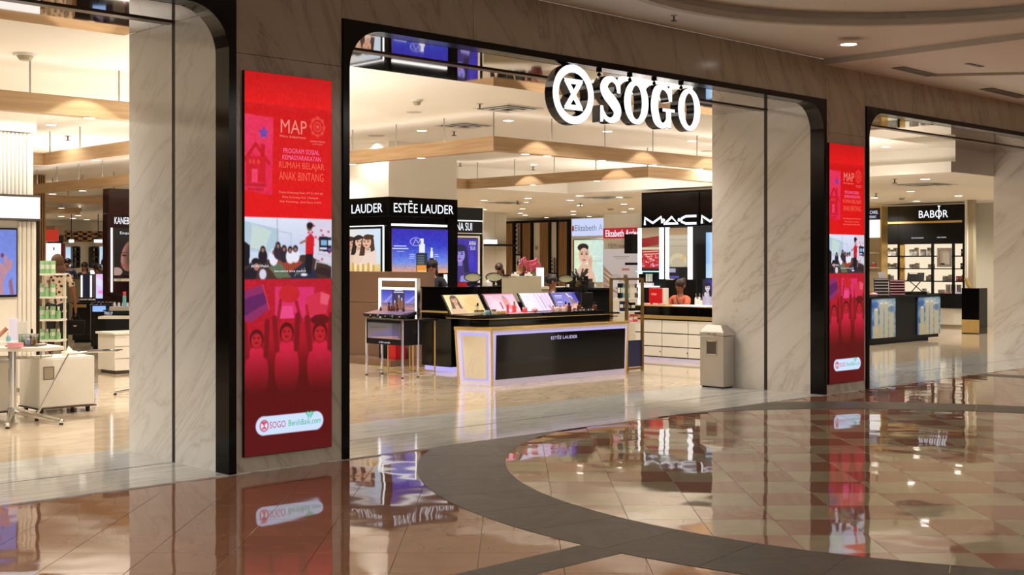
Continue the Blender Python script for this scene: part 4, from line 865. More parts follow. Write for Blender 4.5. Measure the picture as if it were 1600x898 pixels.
# ================================================================ PEOPLE
def skin_mesh(name, J, Ed, mat, parent, root=0, sub=1, xf=None):
    me = bpy.data.meshes.new(name); bm = bmesh.new(); L = bm.verts.layers.skin.verify(); vs = {}
    for k, (p, r) in J.items():
        p = xf(Vector(p)) if xf else Vector(p); v = bm.verts.new(p); rr_ = r if isinstance(r, tuple) else (r, r); v[L].radius = rr_; vs[k] = v
    for a, b in Ed: bm.edges.new((vs[a], vs[b]))
    bm.verts.ensure_lookup_table(); list(vs.values())[root][L].use_root = True; bm.to_mesh(me); bm.free(); me.materials.append(mat)
    o = bpy.data.objects.new(name, me); COL.objects.link(o); o.parent = parent
    s = o.modifiers.new('skin', 'SKIN'); s.use_smooth_shade = True; s.branch_smoothing = .6
    if sub: d = o.modifiers.new('sub', 'SUBSURF'); d.levels = sub; d.render_levels = sub
    return o
def person(label, pos, face_deg, h=1.62, top=None, legs=None, hair=None, skin=None, pose='stand', hair_kind='short', lean=0, arms='down', group=None, sleeves=True, hand_detail=False, seat=.5):
    """face_deg: compass direction the person looks at, 0 = +X. Local frame: x right, y forward, z up."""
    top = top or m_cloth; legs = legs or m_cloth; hair = hair or m_hair; skin = skin or m_skin
    t = thing('person', label, 'person', Vector(pos), group); t.rotation_euler = (0, 0, math.radians(face_deg - 90)); k = h/1.62
    hz = .86*k if pose == 'stand' else (seat + .1); y0 = 0
    ly = math.sin(math.radians(lean)); lz = math.cos(math.radians(lean))
    def up(d, x=0, fy=0): return (x*k, (y0 + d*ly + fy*lz)*k, hz + (d*lz - fy*ly)*k)
    J = {'pelvis': (up(0), (.13*k, .10*k)), 'waist': (up(.14), (.115*k, .085*k)), 'chest': (up(.32), (.14*k, .10*k)), 'neckb': (up(.47), (.075*k, .06*k)), 'neck': (up(.53), .05*k), 'jaw': (up(.58, 0, .015), (.058*k, .062*k)), 'head': (up(.66, 0, .008), (.077*k, .09*k)), 'crown': (up(.735, 0, -.005), (.05*k, .06*k))}
    Ed = [('pelvis', 'waist'), ('waist', 'chest'), ('chest', 'neckb'), ('neckb', 'neck'), ('neck', 'jaw'), ('jaw', 'head'), ('head', 'crown')]
    arm = {}
    for s, n in ((-1, 'l'), (1, 'r')):
        sh = up(.44, s*.17); a = arms[n] if isinstance(arms, dict) else arms
        if a == 'down': el = up(.16, s*.24, -.02); wr = up(-.08, s*.26, .04); hd = up(-.17, s*.255, .06)
        elif a == 'fwd': el = up(.18, s*.24, .06); wr = up(.16, s*.2, .30); hd = up(.17, s*.17, .39)
        elif a == 'face': el = up(.20, s*.22, .16); wr = up(.42, s*.12, .22); hd = up(.50, s*.08, .20)
        elif a == 'bag': el = up(.17, s*.25, -.03); wr = up(-.07, s*.27, -.01); hd = up(-.165, s*.275, .0)
        J[n + 'sh'] = (sh, .05*k); J[n + 'el'] = (el, .038*k); J[n + 'wr'] = (wr, .026*k); J[n + 'hd'] = (hd, (.03*k, .018*k)); arm[n] = (sh, el, wr, hd)
        Ed += [('neckb', n + 'sh'), (n + 'sh', n + 'el'), (n + 'el', n + 'wr'), (n + 'wr', n + 'hd')]
        hipp = (s*.09*k, J['pelvis'][0][1], hz - .06*k)
        if pose == 'stand': kn = (s*.1*k, .02*k, .46*k); an = (s*.1*k, -.02*k, .07*k)
        else: kn = (s*.12*k, .42*k, seat + .05); an = (s*.12*k, .40*k, .07*k)
        toe = (an[0], an[1] + .13*k, .035*k)
        J[n + 'hip'] = (hipp, .088*k); J[n + 'kn'] = (kn, .056*k); J[n + 'an'] = (an, .036*k); J[n + 'toe'] = (toe, (.036*k, .025*k)); Ed += [('pelvis', n + 'hip'), (n + 'hip', n + 'kn'), (n + 'kn', n + 'an'), (n + 'an', n + 'toe')]
    skin_mesh('body', J, Ed, skin, t)
    grow = .014*k; TJ = {}; keys = ['pelvis', 'waist', 'chest', 'neckb', 'lsh', 'rsh', 'lel', 'rel'] + (['lwr', 'rwr'] if sleeves else [])
    for q in keys: p, r = J[q]; r = r if isinstance(r, tuple) else (r, r); TJ[q] = (p, tuple(x + grow for x in r))
    if not sleeves: # short sleeve end above the elbow
        for n in 'lr': a, b = Vector(J[n + 'sh'][0]), Vector(J[n + 'el'][0]); TJ[n + 'el'] = (tuple(a.lerp(b, .7)), (.058*k, .058*k))
    TE = [('pelvis', 'waist'), ('waist', 'chest'), ('chest', 'neckb'), ('neckb', 'lsh'), ('neckb', 'rsh'), ('lsh', 'lel'), ('rsh', 'rel')] + ([('lel', 'lwr'), ('rel', 'rwr')] if sleeves else [])
    if pose == 'stand': TJ['hem'] = ((0, 0, hz - .12*k), (.155*k, .12*k)); TE += [('pelvis', 'hem')]
    skin_mesh('top', TJ, TE, top, t)
    LJ = {'pelvis': (J['pelvis'][0], (.14*k, .11*k))}; LE = []
    for n in 'lr':
        for q in ('hip', 'kn', 'an'): p, r = J[n + q]; LJ[n + q] = (p, r + .014*k)
        LE += [('pelvis', n + 'hip'), (n + 'hip', n + 'kn'), (n + 'kn', n + 'an')]
    skin_mesh('trousers', LJ, LE, legs, t)
    for n in 'lr': # shoes
        p = Vector(J[n + 'an'][0]); g = G(); g.ball((p.x, p.y + .06*k, .038*k), .045*k, .12*k, .036*k, 10, 6); me = g
        o = build_local('shoe', me, m_blk, t)
    hd = Vector(J['head'][0]); g = G()
    if hair_kind == 'short': g.ball((hd.x, hd.y - .02*k, hd.z + .032*k), .088*k, .1*k, .088*k, 14, 10)
    elif hair_kind == 'long':
        g.ball((hd.x, hd.y - .018*k, hd.z + .028*k), .094*k, .104*k, .098*k, 14, 10); g.ball((hd.x, hd.y - .06*k, hd.z - .12*k), .095*k, .06*k, .16*k, 12, 8)
    elif hair_kind == 'bun': g.ball((hd.x, hd.y - .018*k, hd.z + .03*k), .09*k, .1*k, .09*k, 14, 10); g.ball((hd.x, hd.y - .09*k, hd.z + .09*k), .045*k, .045*k, .045*k, 10, 6)
    elif hair_kind == 'scarf': g.ball((hd.x, hd.y - .02*k, hd.z + .02*k), .1*k, .11*k, .12*k, 14, 10); g.ball((hd.x, hd.y - .03*k, hd.z - .12*k), .12*k, .1*k, .12*k, 12, 8)
    if lean:
        q = Matrix.Rotation(-math.radians(lean), 3, 'X')
        g.v = [q @ (v - hd) + hd for v in g.v]
    build_local('hair', g, hair, t, True)
    if hair_kind != 'back':
        for s in (-1, 1): build_local('eye', G().ball(Vector(up(.655, s*.032, .095)), .011*k, .008*k, .007*k, 8, 5), m_blk, t)
        build_local('nose', G().ball(Vector(up(.63, 0, .102)), .012*k, .018*k, .024*k, 8, 6), skin, t, True)
        build_local('mouth', G().ball(Vector(up(.59, 0, .085)), .022*k, .008*k, .008*k, 8, 5), m_lip, t, True)
        for s in (-1, 1): build_local('ear', G().ball(Vector(up(.645, s*.083, 0)), .012*k, .02*k, .03*k, 8, 6), skin, t, True)
    if hand_detail:
        for n, s in (('l', -1), ('r', 1)):
            w = Vector(arm[n][2]); h_ = Vector(arm[n][3]); dr = (h_ - w).normalized(); g = None
            FJ = {}; FE_ = []
            for i in range(4):
                a = h_ + Vector((0, (-.022 + i*.015)*k, 0)); b = a + dr*(.035 - .004*abs(i - 1.3))*k; c = b + (dr*.5 + Vector((-s*.8, 0, 0)))*.022*k
                FJ[f'a{i}'] = (tuple(a), .0085*k); FJ[f'b{i}'] = (tuple(b), .008*k); FJ[f'c{i}'] = (tuple(c), .007*k); FE_ += [(f'a{i}', f'b{i}'), (f'b{i}', f'c{i}')]
            a = h_ - dr*.02*k + Vector((0, .02*k, 0)); FJ['t0'] = (tuple(a), .009*k); FJ['t1'] = (tuple(a + dr*.02*k + Vector((-s*.01, .025*k, 0))), .008*k); FE_.append(('t0', 't1'))
            skin_mesh('fingers', FJ, FE_, skin, t)
    return t, J
m_lip = M('lips', (150, 60, 60), .5, var=0)
def build_local(name, g, mat, parent, smooth=False):
    me = bpy.data.meshes.new(name); me.from_pydata([tuple(v) for v in g.v], [], g.f); me.materials.append(mat)
    bm = bmesh.new(); bm.from_mesh(me); bmesh.ops.recalc_face_normals(bm, faces=bm.faces); bm.to_mesh(me); bm.free()
    if smooth: me.polygons.foreach_set('use_smooth', [True]*len(me.polygons))
    me.update(); o = bpy.data.objects.new(name, me); COL.objects.link(o); o.parent = parent; return o
def at_person(px, Z): p = at_depth(px, HZ, Z); return (p.x, p.y, .003)
def stool(p, label, h=.45, r=.17):
    p = Vector((p[0], p[1], .003)); t = thing('stool', label, 'stool', p)
    build('seat', G().lathe([(r*.96, h - .05), (r, h - .03), (r, h - .01), (r*.9, h)], p, 16), m_blk, t)
    build('stem', G().cyl(p + Vector((0, 0, .02)), p + Vector((0, 0, h - .05)), .025, n=10), m_chrome, t); build('foot_plate', G().lathe([(r*1.1, 0), (r*1.1, .012), (.04, .03)], p, 16), m_chrome, t)

# ================================================================ BLACK COSMETICS TOWER ON THE COLUMN
XC, YC = 12.25, 15.29; FE = Face('Y', YC); FEL = Face('X', XC); xr = FE.u(715); yl = 17.6
TZ = FE.z(608, 307)
t = struct('column'); build('column_shaft', G().box(XC + .01, xr - .01, YC + .01, yl, TZ, HC), m_ceil, t)
tw = thing('cosmetics_tower', 'black cosmetics tower around the pale column with lit name letters on two sides', 'display', ((XC + xr)/2, (YC + yl)/2, .003))
sfa = build('sign_fascia', G().box(XC, xr, YC, yl, TZ - .30, TZ), m_black, tw, bevel=.004)
build('tower_core', G().box(XC + .03, xr - .03, YC + .03, yl - .03, 1.42, TZ - .30), m_black, tw)
build('lower_cabinet', G().box(XC + .12, xr, YC, yl, .003, 1.42), m_black, tw, bevel=.004)
build('side_pilaster', G(FE).box(FE.u(699.5), xr, -.02, .0, 1.42, TZ - .30), m_black, tw)
build('corner_pilaster', G().box(XC, XC + .05, YC, YC + .05, 1.42, TZ - .30), m_black, tw)
zt, zb = FE.z(615, 316.5), FE.z(615, 332.5)
ftext(FE, 'ESTĒE LAUDER', FE.u(615), FE.u(708), FE.z(661, 333), FE.z(661, 314.5), .008, m_sign, sfa)
ftext(FEL, 'ESTĒE LAUDER', FEL.u(513), FEL.u(598), FE.z(661, 333), FE.z(661, 314.5), .008, m_sign, sfa)
p = Pic(87, 70, 2.0); p.vgrad(0, 70, (52, 44, 190), (236, 160, 130)); p.vgrad(0, 26, (50, 36, 180), (46, 60, 196)); p.vgrad(26, 52, (46, 60, 196), (110, 140, 230)); p.vgrad(52, 70, (110, 140, 230), (248, 170, 116)); p.noise(7, 4)
for x, y, w, hh_ in ((37, 38, 17, 35), (57, 46, 8, 25)):
    p.rect(x, y, x + w, 70, (30, 48, 62)); p.rect(x + 1, y + hh_*.55, x + w - 1, 70, (236, 150, 60)); p.rect(x + 2, y + hh_*.8, x + w - 2, 70, (250, 206, 120)); p.rect(x + w*.25, y - hh_*.42, x + w*.78, y - 1, (236, 238, 250)); p.rect(x + w*.36, y - hh_*.66, x + w*.66, y - hh_*.42, (244, 244, 255))
    for i in range(6): p.line([(x + 2, y + 4 + i*2.6), (x + w*.7, y + 4 + i*2.6)], .7, (200, 196, 190), .8)
p.ell(36, 20, 9, 7, (180, 180, 240), .9); p.ell(36, 20, 7.6, 5.8, (56, 60, 190)); p.line([(32, 24), (36, 16), (40, 22), (44, 15)], .8, (220, 220, 255))
for y, a, b in ((27, 3, 21), (31, 1, 24), (35.5, 7, 18), (40, 27, 34), (43, 27, 34), (46, 26, 33), (40, 66, 71), (43, 66, 72)): p.line([(a, y), (b, y)], 1.6 if y < 34 else .8, (226, 226, 255), .95)
fpic('tower_screen', p, FE, 612, 699, 357, 427, tw, 1.0, .012, .012)
build('screen_surround', G(FE).box(FE.u(610.5), FE.u(700.5), -.03, .0, FE.z(612, 428.5), FE.z(612, 355)), m_blk, tw)
build('light_bar', G(FE).box(FE.u(612), FE.u(697), -.01, .03, FE.z(612, 352.5), FE.z(612, 349)), m_lbar, tw); build('light_bar', G(FE).box(FE.u(693.6), FE.u(697), .0, .03, FE.z(697, 452), FE.z(697, 428.5)), m_lbar, tw)
p = Pic(66, 70, 2.0, (232, 238, 246)); p.vgrad(0, 66, (244, 226, 214), (206, 228, 248), horiz=True)
p.woman(20, 22, 6.5, (226, 170, 142), (60, 36, 28), (226, 190, 170)); p.woman(33, 20, 6.5, (236, 190, 160), (24, 18, 20), (230, 196, 170), .4); p.woman(47, 20, 7, (232, 180, 150), (70, 42, 30), (236, 206, 186), -.7); p.poly([(40, 44), (60, 34), (62, 70), (34, 70)], (238, 214, 200)); p.vgrad(58, 70, (236, 200, 130), (226, 186, 96), .8)
for i in range(9): p.line([(24 + i*4, 56 + (i % 3)*2), (24 + i*4, 70)], 2.2, ((206, 160, 70), (250, 236, 200))[i % 2])
fpic('side_picture', p, FEL, 529, 595, 359, 424, tw, 1.0, .012, .012)
build('picture_surround', G(FEL).box(FEL.u(520), FEL.u(597), -.03, .0, FEL.z(595, 429), FEL.z(595, 355)), m_blk, tw)
build('light_bar', G(FEL).box(FEL.u(530), FEL.u(600), .0, .02, FEL.z(599, 353), FEL.z(599, 351.5)).box(FEL.u(599.4), FEL.u(600.4), .0, .02, FEL.z(600, 428), FEL.z(600, 353)), m_lbar, tw)
# taupe low wall in front of the tower
t = thing('taupe_screen_wall', 'chest-high taupe panel wall below the lit beauty picture behind the display trolley', 'panel wall', (12.3, 16, .003))
build('wall_panel', G().box(12.2, 12.34, 14.3, 17.6, .10, .93), m_brown, t, bevel=.003); build('wall_panel', G().box(12.2, 12.34, 14.3, 17.6, .936, 1.42), m_brown, t, bevel=.003); build('wall_base', G().box(12.18, 12.36, 14.28, 17.6, .003, .10), m_brown, t)
m_tape = M('tape_yellow', (206, 200, 60), .5, var=0)
t = thing('floor_tape', 'yellow and black hazard tape on the shop floor along the taupe wall', 'tape', (12.0, 15.5, .003))
a = on_floor(548, 564); b = on_floor(597, 569); a2 = on_floor(598, 564); 
for (q0, q1) in ((on_floor(549, 566), on_floor(612, 575)), (on_floor(560, 565), on_floor(588, 562))):
    dv = (q1 - q0); nn = Vector((-dv.y, dv.x, 0)).normalized()*.03; n = max(3, int(dv.length/.09)); g = G(); g.v = []
    for i in range(n):
        s0 = q0 + dv*(i/n); s1 = q0 + dv*((i + .55)/n); sk = dv.normalized()*.04
        g.add([s0 - nn + Vector((0, 0, .0045)), s1 - nn + Vector((0, 0, .0045)), s1 + nn + sk + Vector((0, 0, .0045)), s0 + nn + sk + Vector((0, 0, .0045))], [(0, 1, 2, 3)])
    o = build('yellow_marks', g, m_tape, t); o['kind'] = 'stuff'
    build('tape_strip', G().add([q0 - nn + Vector((0, 0, .0035)), q1 - nn + Vector((0, 0, .0035)), q1 + nn + Vector((0, 0, .0035)), q0 + nn + Vector((0, 0, .0035))], [(0, 1, 2, 3)]), m_mblack, t)

# ================================================================ LIT DISPLAY TROLLEY (left of the island)
fx0 = 10.75; ya_, yb_ = 13.12, 13.9; fx1 = 11.02; FT = Face('X', fx0)
t = thing('display_trolley', 'chrome-legged black display trolley with a lit white frame', 'display trolley', ((fx0 + fx1)/2, (ya_ + yb_)/2, .003))
for (x, y) in ((fx0, ya_), (fx0, yb_), (fx1, ya_), (fx1, yb_)):
    build('leg', G().box(x - .012, x + .012, y - .012, y + .012, .018, .80), m_chrome, t); build('foot', G().cyl((x, y, .003), (x, y, .018), .018, n=8), m_blk, t)
for (x, y, x2, y2) in ((fx0, yb_, fx1, yb_), (fx0, ya_, fx1, ya_)): build('stretcher', G().box(x, x2, y - .008, y + .008, .05, .066), m_chrome, t)
build('drawer_box', G().box(fx0 + .005, fx1 + .1, ya_ + .014, yb_ - .014, .44, .775), m_mblack, t, bevel=.004)
p = Pic(56, 26, 1.6, (60, 52, 60)); p.vgrad(0, 26, (90, 84, 90), (150, 110, 130)); p.poly([(2, 22), (40, 8), (54, 18), (52, 26), (6, 26)], (110, 96, 160)); p.poly([(6, 24), (50, 20), (54, 26), (4, 26)], (206, 150, 140)); p.line([(4, 8), (30, 7)], 1.5, (24, 22, 26)); p.blur(1)
u0_, u1_ = -yb_ + .03, -ya_ - .03
picture('drawer_window', p, FT.P(u0_, .002, .735), FT.P(u1_, .002, .735), FT.P(u0_, .002, .52), t, .8, .003)
build('drawer_glass', G(FT).box(u0_, u1_, .004, .007, .52, .735), m_glass, t)
ftext(FT, 'ESTĒE LAUDER', -13.62, -13.38, .46, .485, .003, m_t6, t)
build('table_top', G().box(fx0 - .01, fx1 + .1, ya_ - .0, yb_ - .0, .777, .795), m_steeld, t, bevel=.002)
FF = Face('X', fx1); ua_, ub_ = -13.86, -13.15; z1_ = 1.42
ua_, ub_ = FF.u(594), FF.u(654); z1_ = FF.z(594, 434)
for nm, q in (('frame_post', (ua_, ua_ + .035, .795, z1_)), ('frame_post', (ub_ - .035, ub_, .795, z1_)), ('frame_rail', (ua_ + .035, ub_ - .035, z1_ - .035, z1_)), ('frame_rail', (ua_ + .035, ub_ - .035, z1_ - .16, z1_ - .125))):
    build(nm, G(FF).box(q[0], q[1], 0, .03, q[2], q[3]), m_lbar, t)
build('back_board', G(FF).box(ua_, ub_, -.012, -.001, .795, z1_ - .16), m_blk, t); build('side_strip', G(FF).box(ub_, ub_ + .012, -.02, .03, .795, z1_), m_chrome, t)
p = Pic(50, 32, 2.2); p.vgrad(0, 16, (60, 56, 170), (100, 110, 220)); p.vgrad(16, 32, (100, 110, 220), (240, 170, 140)); p.line([(2, 26), (16, 10)], 3, (180, 180, 236), .6); p.line([(34, 24), (50, 10)], 3, (190, 190, 240), .6); p.rect(16, 0, 34, 32, (52, 48, 96)); p.vgrad(22, 32, (60, 50, 96), (180, 130, 120), .5)
for x, h_ in ((20, 8), (26, 16), (30, 12)): p.rect(x - 1.6, 30 - h_, x + 1.6, 30, (150, 96, 50)); p.rect(x - .8, 26 - h_, x + .8, 30 - h_, (226, 226, 240))
p.line([(20, 3), (31, 3)], 1.2, (230, 230, 250)); p.line([(19, 5.6), (32, 5.6)], 1.2, (230, 230, 250)); p.rect(48.6, 0, 50, 32, (236, 236, 240))
zs0, zs1 = FF.z(594, 450), FF.z(594, 482)
picture('panel_picture', p, FF.P(ua_ + .035, .012, zs0), FF.P(ub_ - .04, .012, zs0), FF.P(ua_ + .035, .012, zs1), t, 1.0, .01)
zsh = FF.z(594, 486)
g = G(FF); g.add([(ua_ - .14, .2, zsh - .03), (ub_ - .02, .2, zsh - .03), (ub_ - .02, .2, zsh - .065), (ua_ - .10, .2, zsh - .065), (ua_ + .0, 0, zsh + .03), (ub_, 0, zsh + .03), (ub_, 0, zsh - .02), (ua_, 0, zsh - .02)], [(0, 1, 2, 3), (4, 5, 6, 7), (0, 1, 5, 4), (1, 2, 6, 5), (2, 3, 7, 6), (3, 0, 4, 7)]); build('sloped_shelf', g, m_blk, t)
p = Pic(50, 10, 1.5); p.vgrad(0, 50, (226, 160, 150), (150, 130, 190), horiz=True); p.blur(1)
picture('shelf_print', p, FF.P(ua_ + .0, .0, zsh + .032), FF.P(ub_ - .01, .0, zsh + .032), FF.P(ua_ - .13, .195, zsh - .026), t, .6, .001)
for i in range(14):
    px = 597 + i*3.8; pp = FT.P(FF.u(px) , 0, 0); small_item('jar', (fx0 + .07 + (i % 3)*.06, -FF.u(px) , .796), .02, .035 + .01*(i % 2), 'small dark glass jar laid out on the display trolley top', 'small jars on the display trolley', (m_teal if i % 2 else m_blk, m_silver), 'jar')
for i, (px, hh2) in enumerate(((600, .06), (613, .13), (617, .075), (621, .075), (626, .10), (636, .075))):
    small_item('bottle', (fx1 - .06, -FF.u(px), zsh + .006), .018, hh2, 'little amber serum bottle on the sloped shelf of the trolley', 'serum bottles on the trolley shelf', (m_amber, m_blk))
# brass side table behind the trolley with a black and a red box
t = thing('brass_side_table', 'thin brass-framed side table standing behind the display trolley', 'table', (11.4, 13.75, .003))
for (x, y) in ((11.25, 13.5), (11.25, 14.05), (11.65, 13.5), (11.65, 14.05)): build('leg', G().box(x - .008, x + .008, y - .008, y + .008, .003, .74), m_gold, t)
for q in ((11.25, 11.65, 13.492, 13.508), (11.25, 11.65, 14.042, 14.058), (11.242, 11.258, 13.5, 14.05), (11.642, 11.658, 13.5, 14.05)): build('base_rail', G().box(q[0], q[1], q[2], q[3], .02, .036), m_gold, t)
build('table_top', G().box(11.22, 11.68, 13.46, 14.09, .74, .77), m_blk, t)
p = at_depth(607, 0, 19.3); tag(build('gift_box', G().box(p.x - .11, p.x + .11, p.y - .09, p.y + .09, .10 + .0, .32), m_mblack, origin=(p.x, p.y, .1)), 'black box under the display trolley beside the red one', 'box')
p2 = at_depth(620, 0, 19.0); tag(build('gift_box', G().box(p2.x - .1, p2.x + .1, p2.y - .09, p2.y + .09, .10, .34), m_red, origin=(p2.x, p2.y, .1)), 'red box under the display trolley in front of the taupe wall', 'box')
tag(build('low_shelf', G().box(11.82, 12.17, 14.7, 15.9, .003, .1), m_brown), 'low taupe ledge holding a black and a red box', 'shelf')

# ================================================================ BLACK MAKE-UP COUNTER WITH MIRRORS
cx0, cy0 = 11.87, 13.4; FM = Face('Y', cy0); FMX = Face('X', cx0); xR = FM.u(793); ctop = 1.19
t = thing('makeup_counter', 'tall black make-up counter with a gold ledge left of the island', 'counter', ((cx0 + xR)/2, 13.8, .003))
build('counter_body', G().box(cx0, xR, cy0, 14.05, .07, ctop), m_black, t, bevel=.006)
build('lit_plinth', G().box(cx0 + .02, xR, cy0 + .02, 14.0, .003, .07), m_lav, t)
g = G().prism([(cx0 - .13, cy0 + .02), (cx0 - .02, cy0 - .13), (xR, cy0 - .13), (xR, cy0 - .001), (cx0 - .001, cy0 - .001), (cx0 - .001, 14.0), (cx0 - .13, 14.0)], .845, .865); build('gold_ledge', g, m_gold, t)
build('counter_cap', G().box(cx0 - .01, xR + .01, cy0 - .01, 14.06, ctop, ctop + .02), m_black, t)
m_mir = M('mirror_glass', (196, 190, 160), .04, metal=1, var=0)
def mirror(px, Z, z, label, rx=.13, rz=.07):
    p = at_depth(px, HZ, Z) if Z > 0 else Face('Y', 13.72).P(Face('Y', 13.72).u(px), 0, 0); p.z = z; t = thing('table_mirror', label, 'mirror', p, 'oval table mirrors')
    def xf(v): return p + Vector((v[0]*SI + v[1]*-CO, -v[0]*CO + v[1]*-SI, v[2]))
    n = 24; oo = [(rx*math.cos(2*PI*i/n), .13 + rz*math.sin(2*PI*i/n)) for i in range(n)]; ii = [(rx*.9*math.cos(2*PI*i/n), .13 + rz*.84*math.sin(2*PI*i/n)) for i in range(n)]
    build('mirror_frame', G(xf).ring(oo, ii, 0, .02), m_blk, t); build('mirror_face', G(xf).plate(ii, 0, .008), M('mirror_face', (206, 200, 158), .12, metal=.4, var=0), t)
    build('mirror_stem', G(xf).cyl((0, .01, 0), (0, .01, .13 - rz), .008, n=6), m_blk, t); build('mirror_foot', G(xf).lathe([(.06, 0), (.06, .01)], (0, .01, 0), 12), m_blk, t)
mirror(738.5, 0, ctop + .021, 'oval table mirror at the left end of the black make-up counter')
mirror(772, 0, ctop + .021, 'oval table mirror behind the white tissue box')
t = thing('tissue_box', 'white tissue box between two oval mirrors on the black counter', 'tissue box', at_depth(762, 0, 18.7))
t.location.z = ctop + .021; p = t.location; build('box_body', G().box(p.x - .05, p.x + .05, p.y - .05, p.y + .05, p.z, p.z + .055), m_white, t, bevel=.003); build('tissue', G().cyl((p.x, p.y, p.z + .055), (p.x + .01, p.y, p.z + .1), .03, .004, 7), m_white, t)
t = thing('brush_cup', 'dark red cosmetic pot set left of the oval mirrors', 'pot', at_depth(722.5, 0, 18.4)); t.location.z = ctop + .021; p = t.location
build('pot_body', G().box(p.x - .05, p.x + .05, p.y - .05, p.y + .05, p.z, p.z + .06), m_red, t, bevel=.003); build('pot_rim', G().box(p.x - .052, p.x + .052, p.y - .052, p.y + .052, p.z + .06, p.z + .066), m_blk, t)
# greige screen panel behind the island
p0 = at_depth(784, 0, 17.6); p1 = at_depth(846, 0, 17.6); zA, zB = H - (431 - HZ)*17.6/FPX, H - (471 - HZ)*17.6/FPX
def camface(px, Z):
    o = at_depth(px, HZ, Z); return lambda v: Vector((o.x + v[0]*SI - v[1]*CO, o.y - v[0]*CO - v[1]*SI, v[2]))
xf = camface(815, 17.6); w = 31*17.6/FPX
t = thing('display_screen', 'plain greige back of a display screen standing behind the island', 'display screen', xf((0, -.05, .003)))
build('screen_back', G(xf).box(-w, w, -.04, 0, zB, zA), m_greige, t, bevel=.004); build('screen_base', G(xf).box(-w*.9, w*.9, -.34, -.042, .003, zB - .02), m_black, t, bevel=.005); build('screen_neck', G(xf).box(-w*.4, w*.4, -.07, -.042, zB - .02, zA - .1), m_steeld, t)
FLG = E('blue_letter', (120, 130, 240), .8)
ftext(lambda v: xf((v[0], v[1], v[2])), 'K', -.11, -.06, zB - .12, zB - .045, -.038, FLG, t)
for i, (px, lb) in enumerate(((791, 'folded dark napkin case on top edge of the greige screen'),)):
    q = xf((-w*.78, -.02, zA)); tag(build('desk_tray', G(xf).box(-w*.95, -w*.62, -.10, .02, zA, zA + .02), m_blk), 'small black tray on the top edge of the greige screen', 'tray')
for i, px in enumerate((805, 826)):
    q = xf(((px - 815)*17.6/FPX, -.03, zA)); tag(build('paper_pack', G().box(q.x - .05, q.x + .05, q.y - .03, q.y + .03, q.z, q.z + .03).box(q.x - .01, q.x + .02, q.y - .02, q.y + .01, q.z + .03, q.z + .055), m_white, origin=q), ('crumpled white tissue pack on the greige screen below the leaning assistant', 'crumpled white tissue pack on the greige screen below the pink orchids')[i], 'tissue')
mirror(884, 18.5, 1.19, 'oval mirror in a thick black frame right of the seated man', .115, .06)
t = thing('back_counter', 'dark counter behind the island carrying the mirror and brushes', 'counter', at_depth(900, 0, 18.6)); t.location.z = .003
xf2 = camface(903, 18.9); build('counter_body', G(xf2).box(-.33, .45, -.3, .3, .003, 1.16), m_mblack, t, bevel=.005); build('counter_top', G(xf2).box(-.34, .46, -.31, .42, 1.16, 1.188), m_blk, t)
for i, (px, hh2, mt, lb) in enumerate(((896, .16, m_blk, 'black palette stand'), (902, .1, m_brass, 'brass-coloured pot'), (915, .17, m_blk, 'dark tester rack'), (922, .13, m_steeld, 'grey tester rack'))):
    q = at_depth(px, 0, 18.8); q.z = 1.189; t = thing('tester_rack', lb + ' on the dark counter right of the oval mirror', 'rack', q); build('rack_body', G().box(q.x - .05, q.x + .05, q.y - .04, q.y + .04, q.z, q.z + hh2*.6), mt, t, bevel=.003); build('rack_head', G().box(q.x - .03, q.x + .035, q.y - .02, q.y + .02, q.z + hh2*.6, q.z + hh2), mt, t)

# ================================================================ GOLD SHELF UNIT AT THE ISLAND'S RIGHT END
pr = on_floor(1003.5, 578); yS = pr.y; FSh = Face('Y', yS); xS0, xS1 = FSh.u(979), pr.x; yS1 = -Face('X', xS0).u(955); zS = FSh.z(1003, 434)
t = thing('gold_shelf', 'gold-framed open shelf unit at the right end of the island', 'shelf', ((xS0 + xS1)/2, (yS + yS1)/2, .003))
for (x, y) in ((xS0, yS), (xS1, yS), (xS0, yS1), (xS1, yS1)): build('post', G().box(x - .018, x + .018, y - .018, y + .018, .003, zS), m_brass, t)
for q in ((xS0, xS1, yS - .016, yS + .016), (xS0, xS1, yS1 - .016, yS1 + .016), (xS0 - .016, xS0 + .016, yS, yS1), (xS1 - .016, xS1 + .016, yS, yS1)): build('top_rail', G().box(q[0], q[1], q[2], q[3], zS - .03, zS), m_brass, t)
shz = [FSh.z(990, 467.5), FSh.z(990, 488), FSh.z(990, 498)]
for z in (1.05, .86, .70): build('shelf_board', G().box(xS0 + .02, xS1 - .02, yS + .02, yS1 - .02, z - .015, z), m_white, t)
build('lower_panel', G().box(xS0 + .02, xS1 - .02, yS + .0, yS + .02, .06, .44), m_navy, t); build('bottom_rail', G().box(xS0, xS1, yS - .015, yS + .015, .02, .05), m_brass, t)
for i, (fx, fy, w_, h_, mt, z, lb) in enumerate(((.12, .5, .04, .21, m_blk, 1.05, 'black tall carton, left on the upper board'), (.3, .3, .05, .2, m_aqua, 1.05, 'pale aqua carton on the upper board'), (.5, .25, .05, .2, m_ivory, 1.05, 'ivory carton in the middle of the upper board'), (.68, .25, .045, .2, m_silver, 1.05, 'silver carton on the upper board'), (.85, .3, .035, .15, m_blk, 1.05, 'short black carton, right on the upper board'),
        (.25, .4, .06, .14, m_navy, .86, 'navy carton on the middle board'), (.6, .3, .05, .12, m_blk, .86, 'black carton on the middle board'), (.45, .3, .05, .09, m_rosec, .70, 'rose carton on the lowest board'), (.75, .3, .05, .11, m_coral, .70, 'coral carton on the lowest board'))):
    q = (xS0 + (xS1 - xS0)*fx, yS + (yS1 - yS)*fy, z + .0005); small_item('box', q, w_, h_, lb + ' of the gold shelf', 'cartons on the gold shelf', (mt, m_white), 'carton')
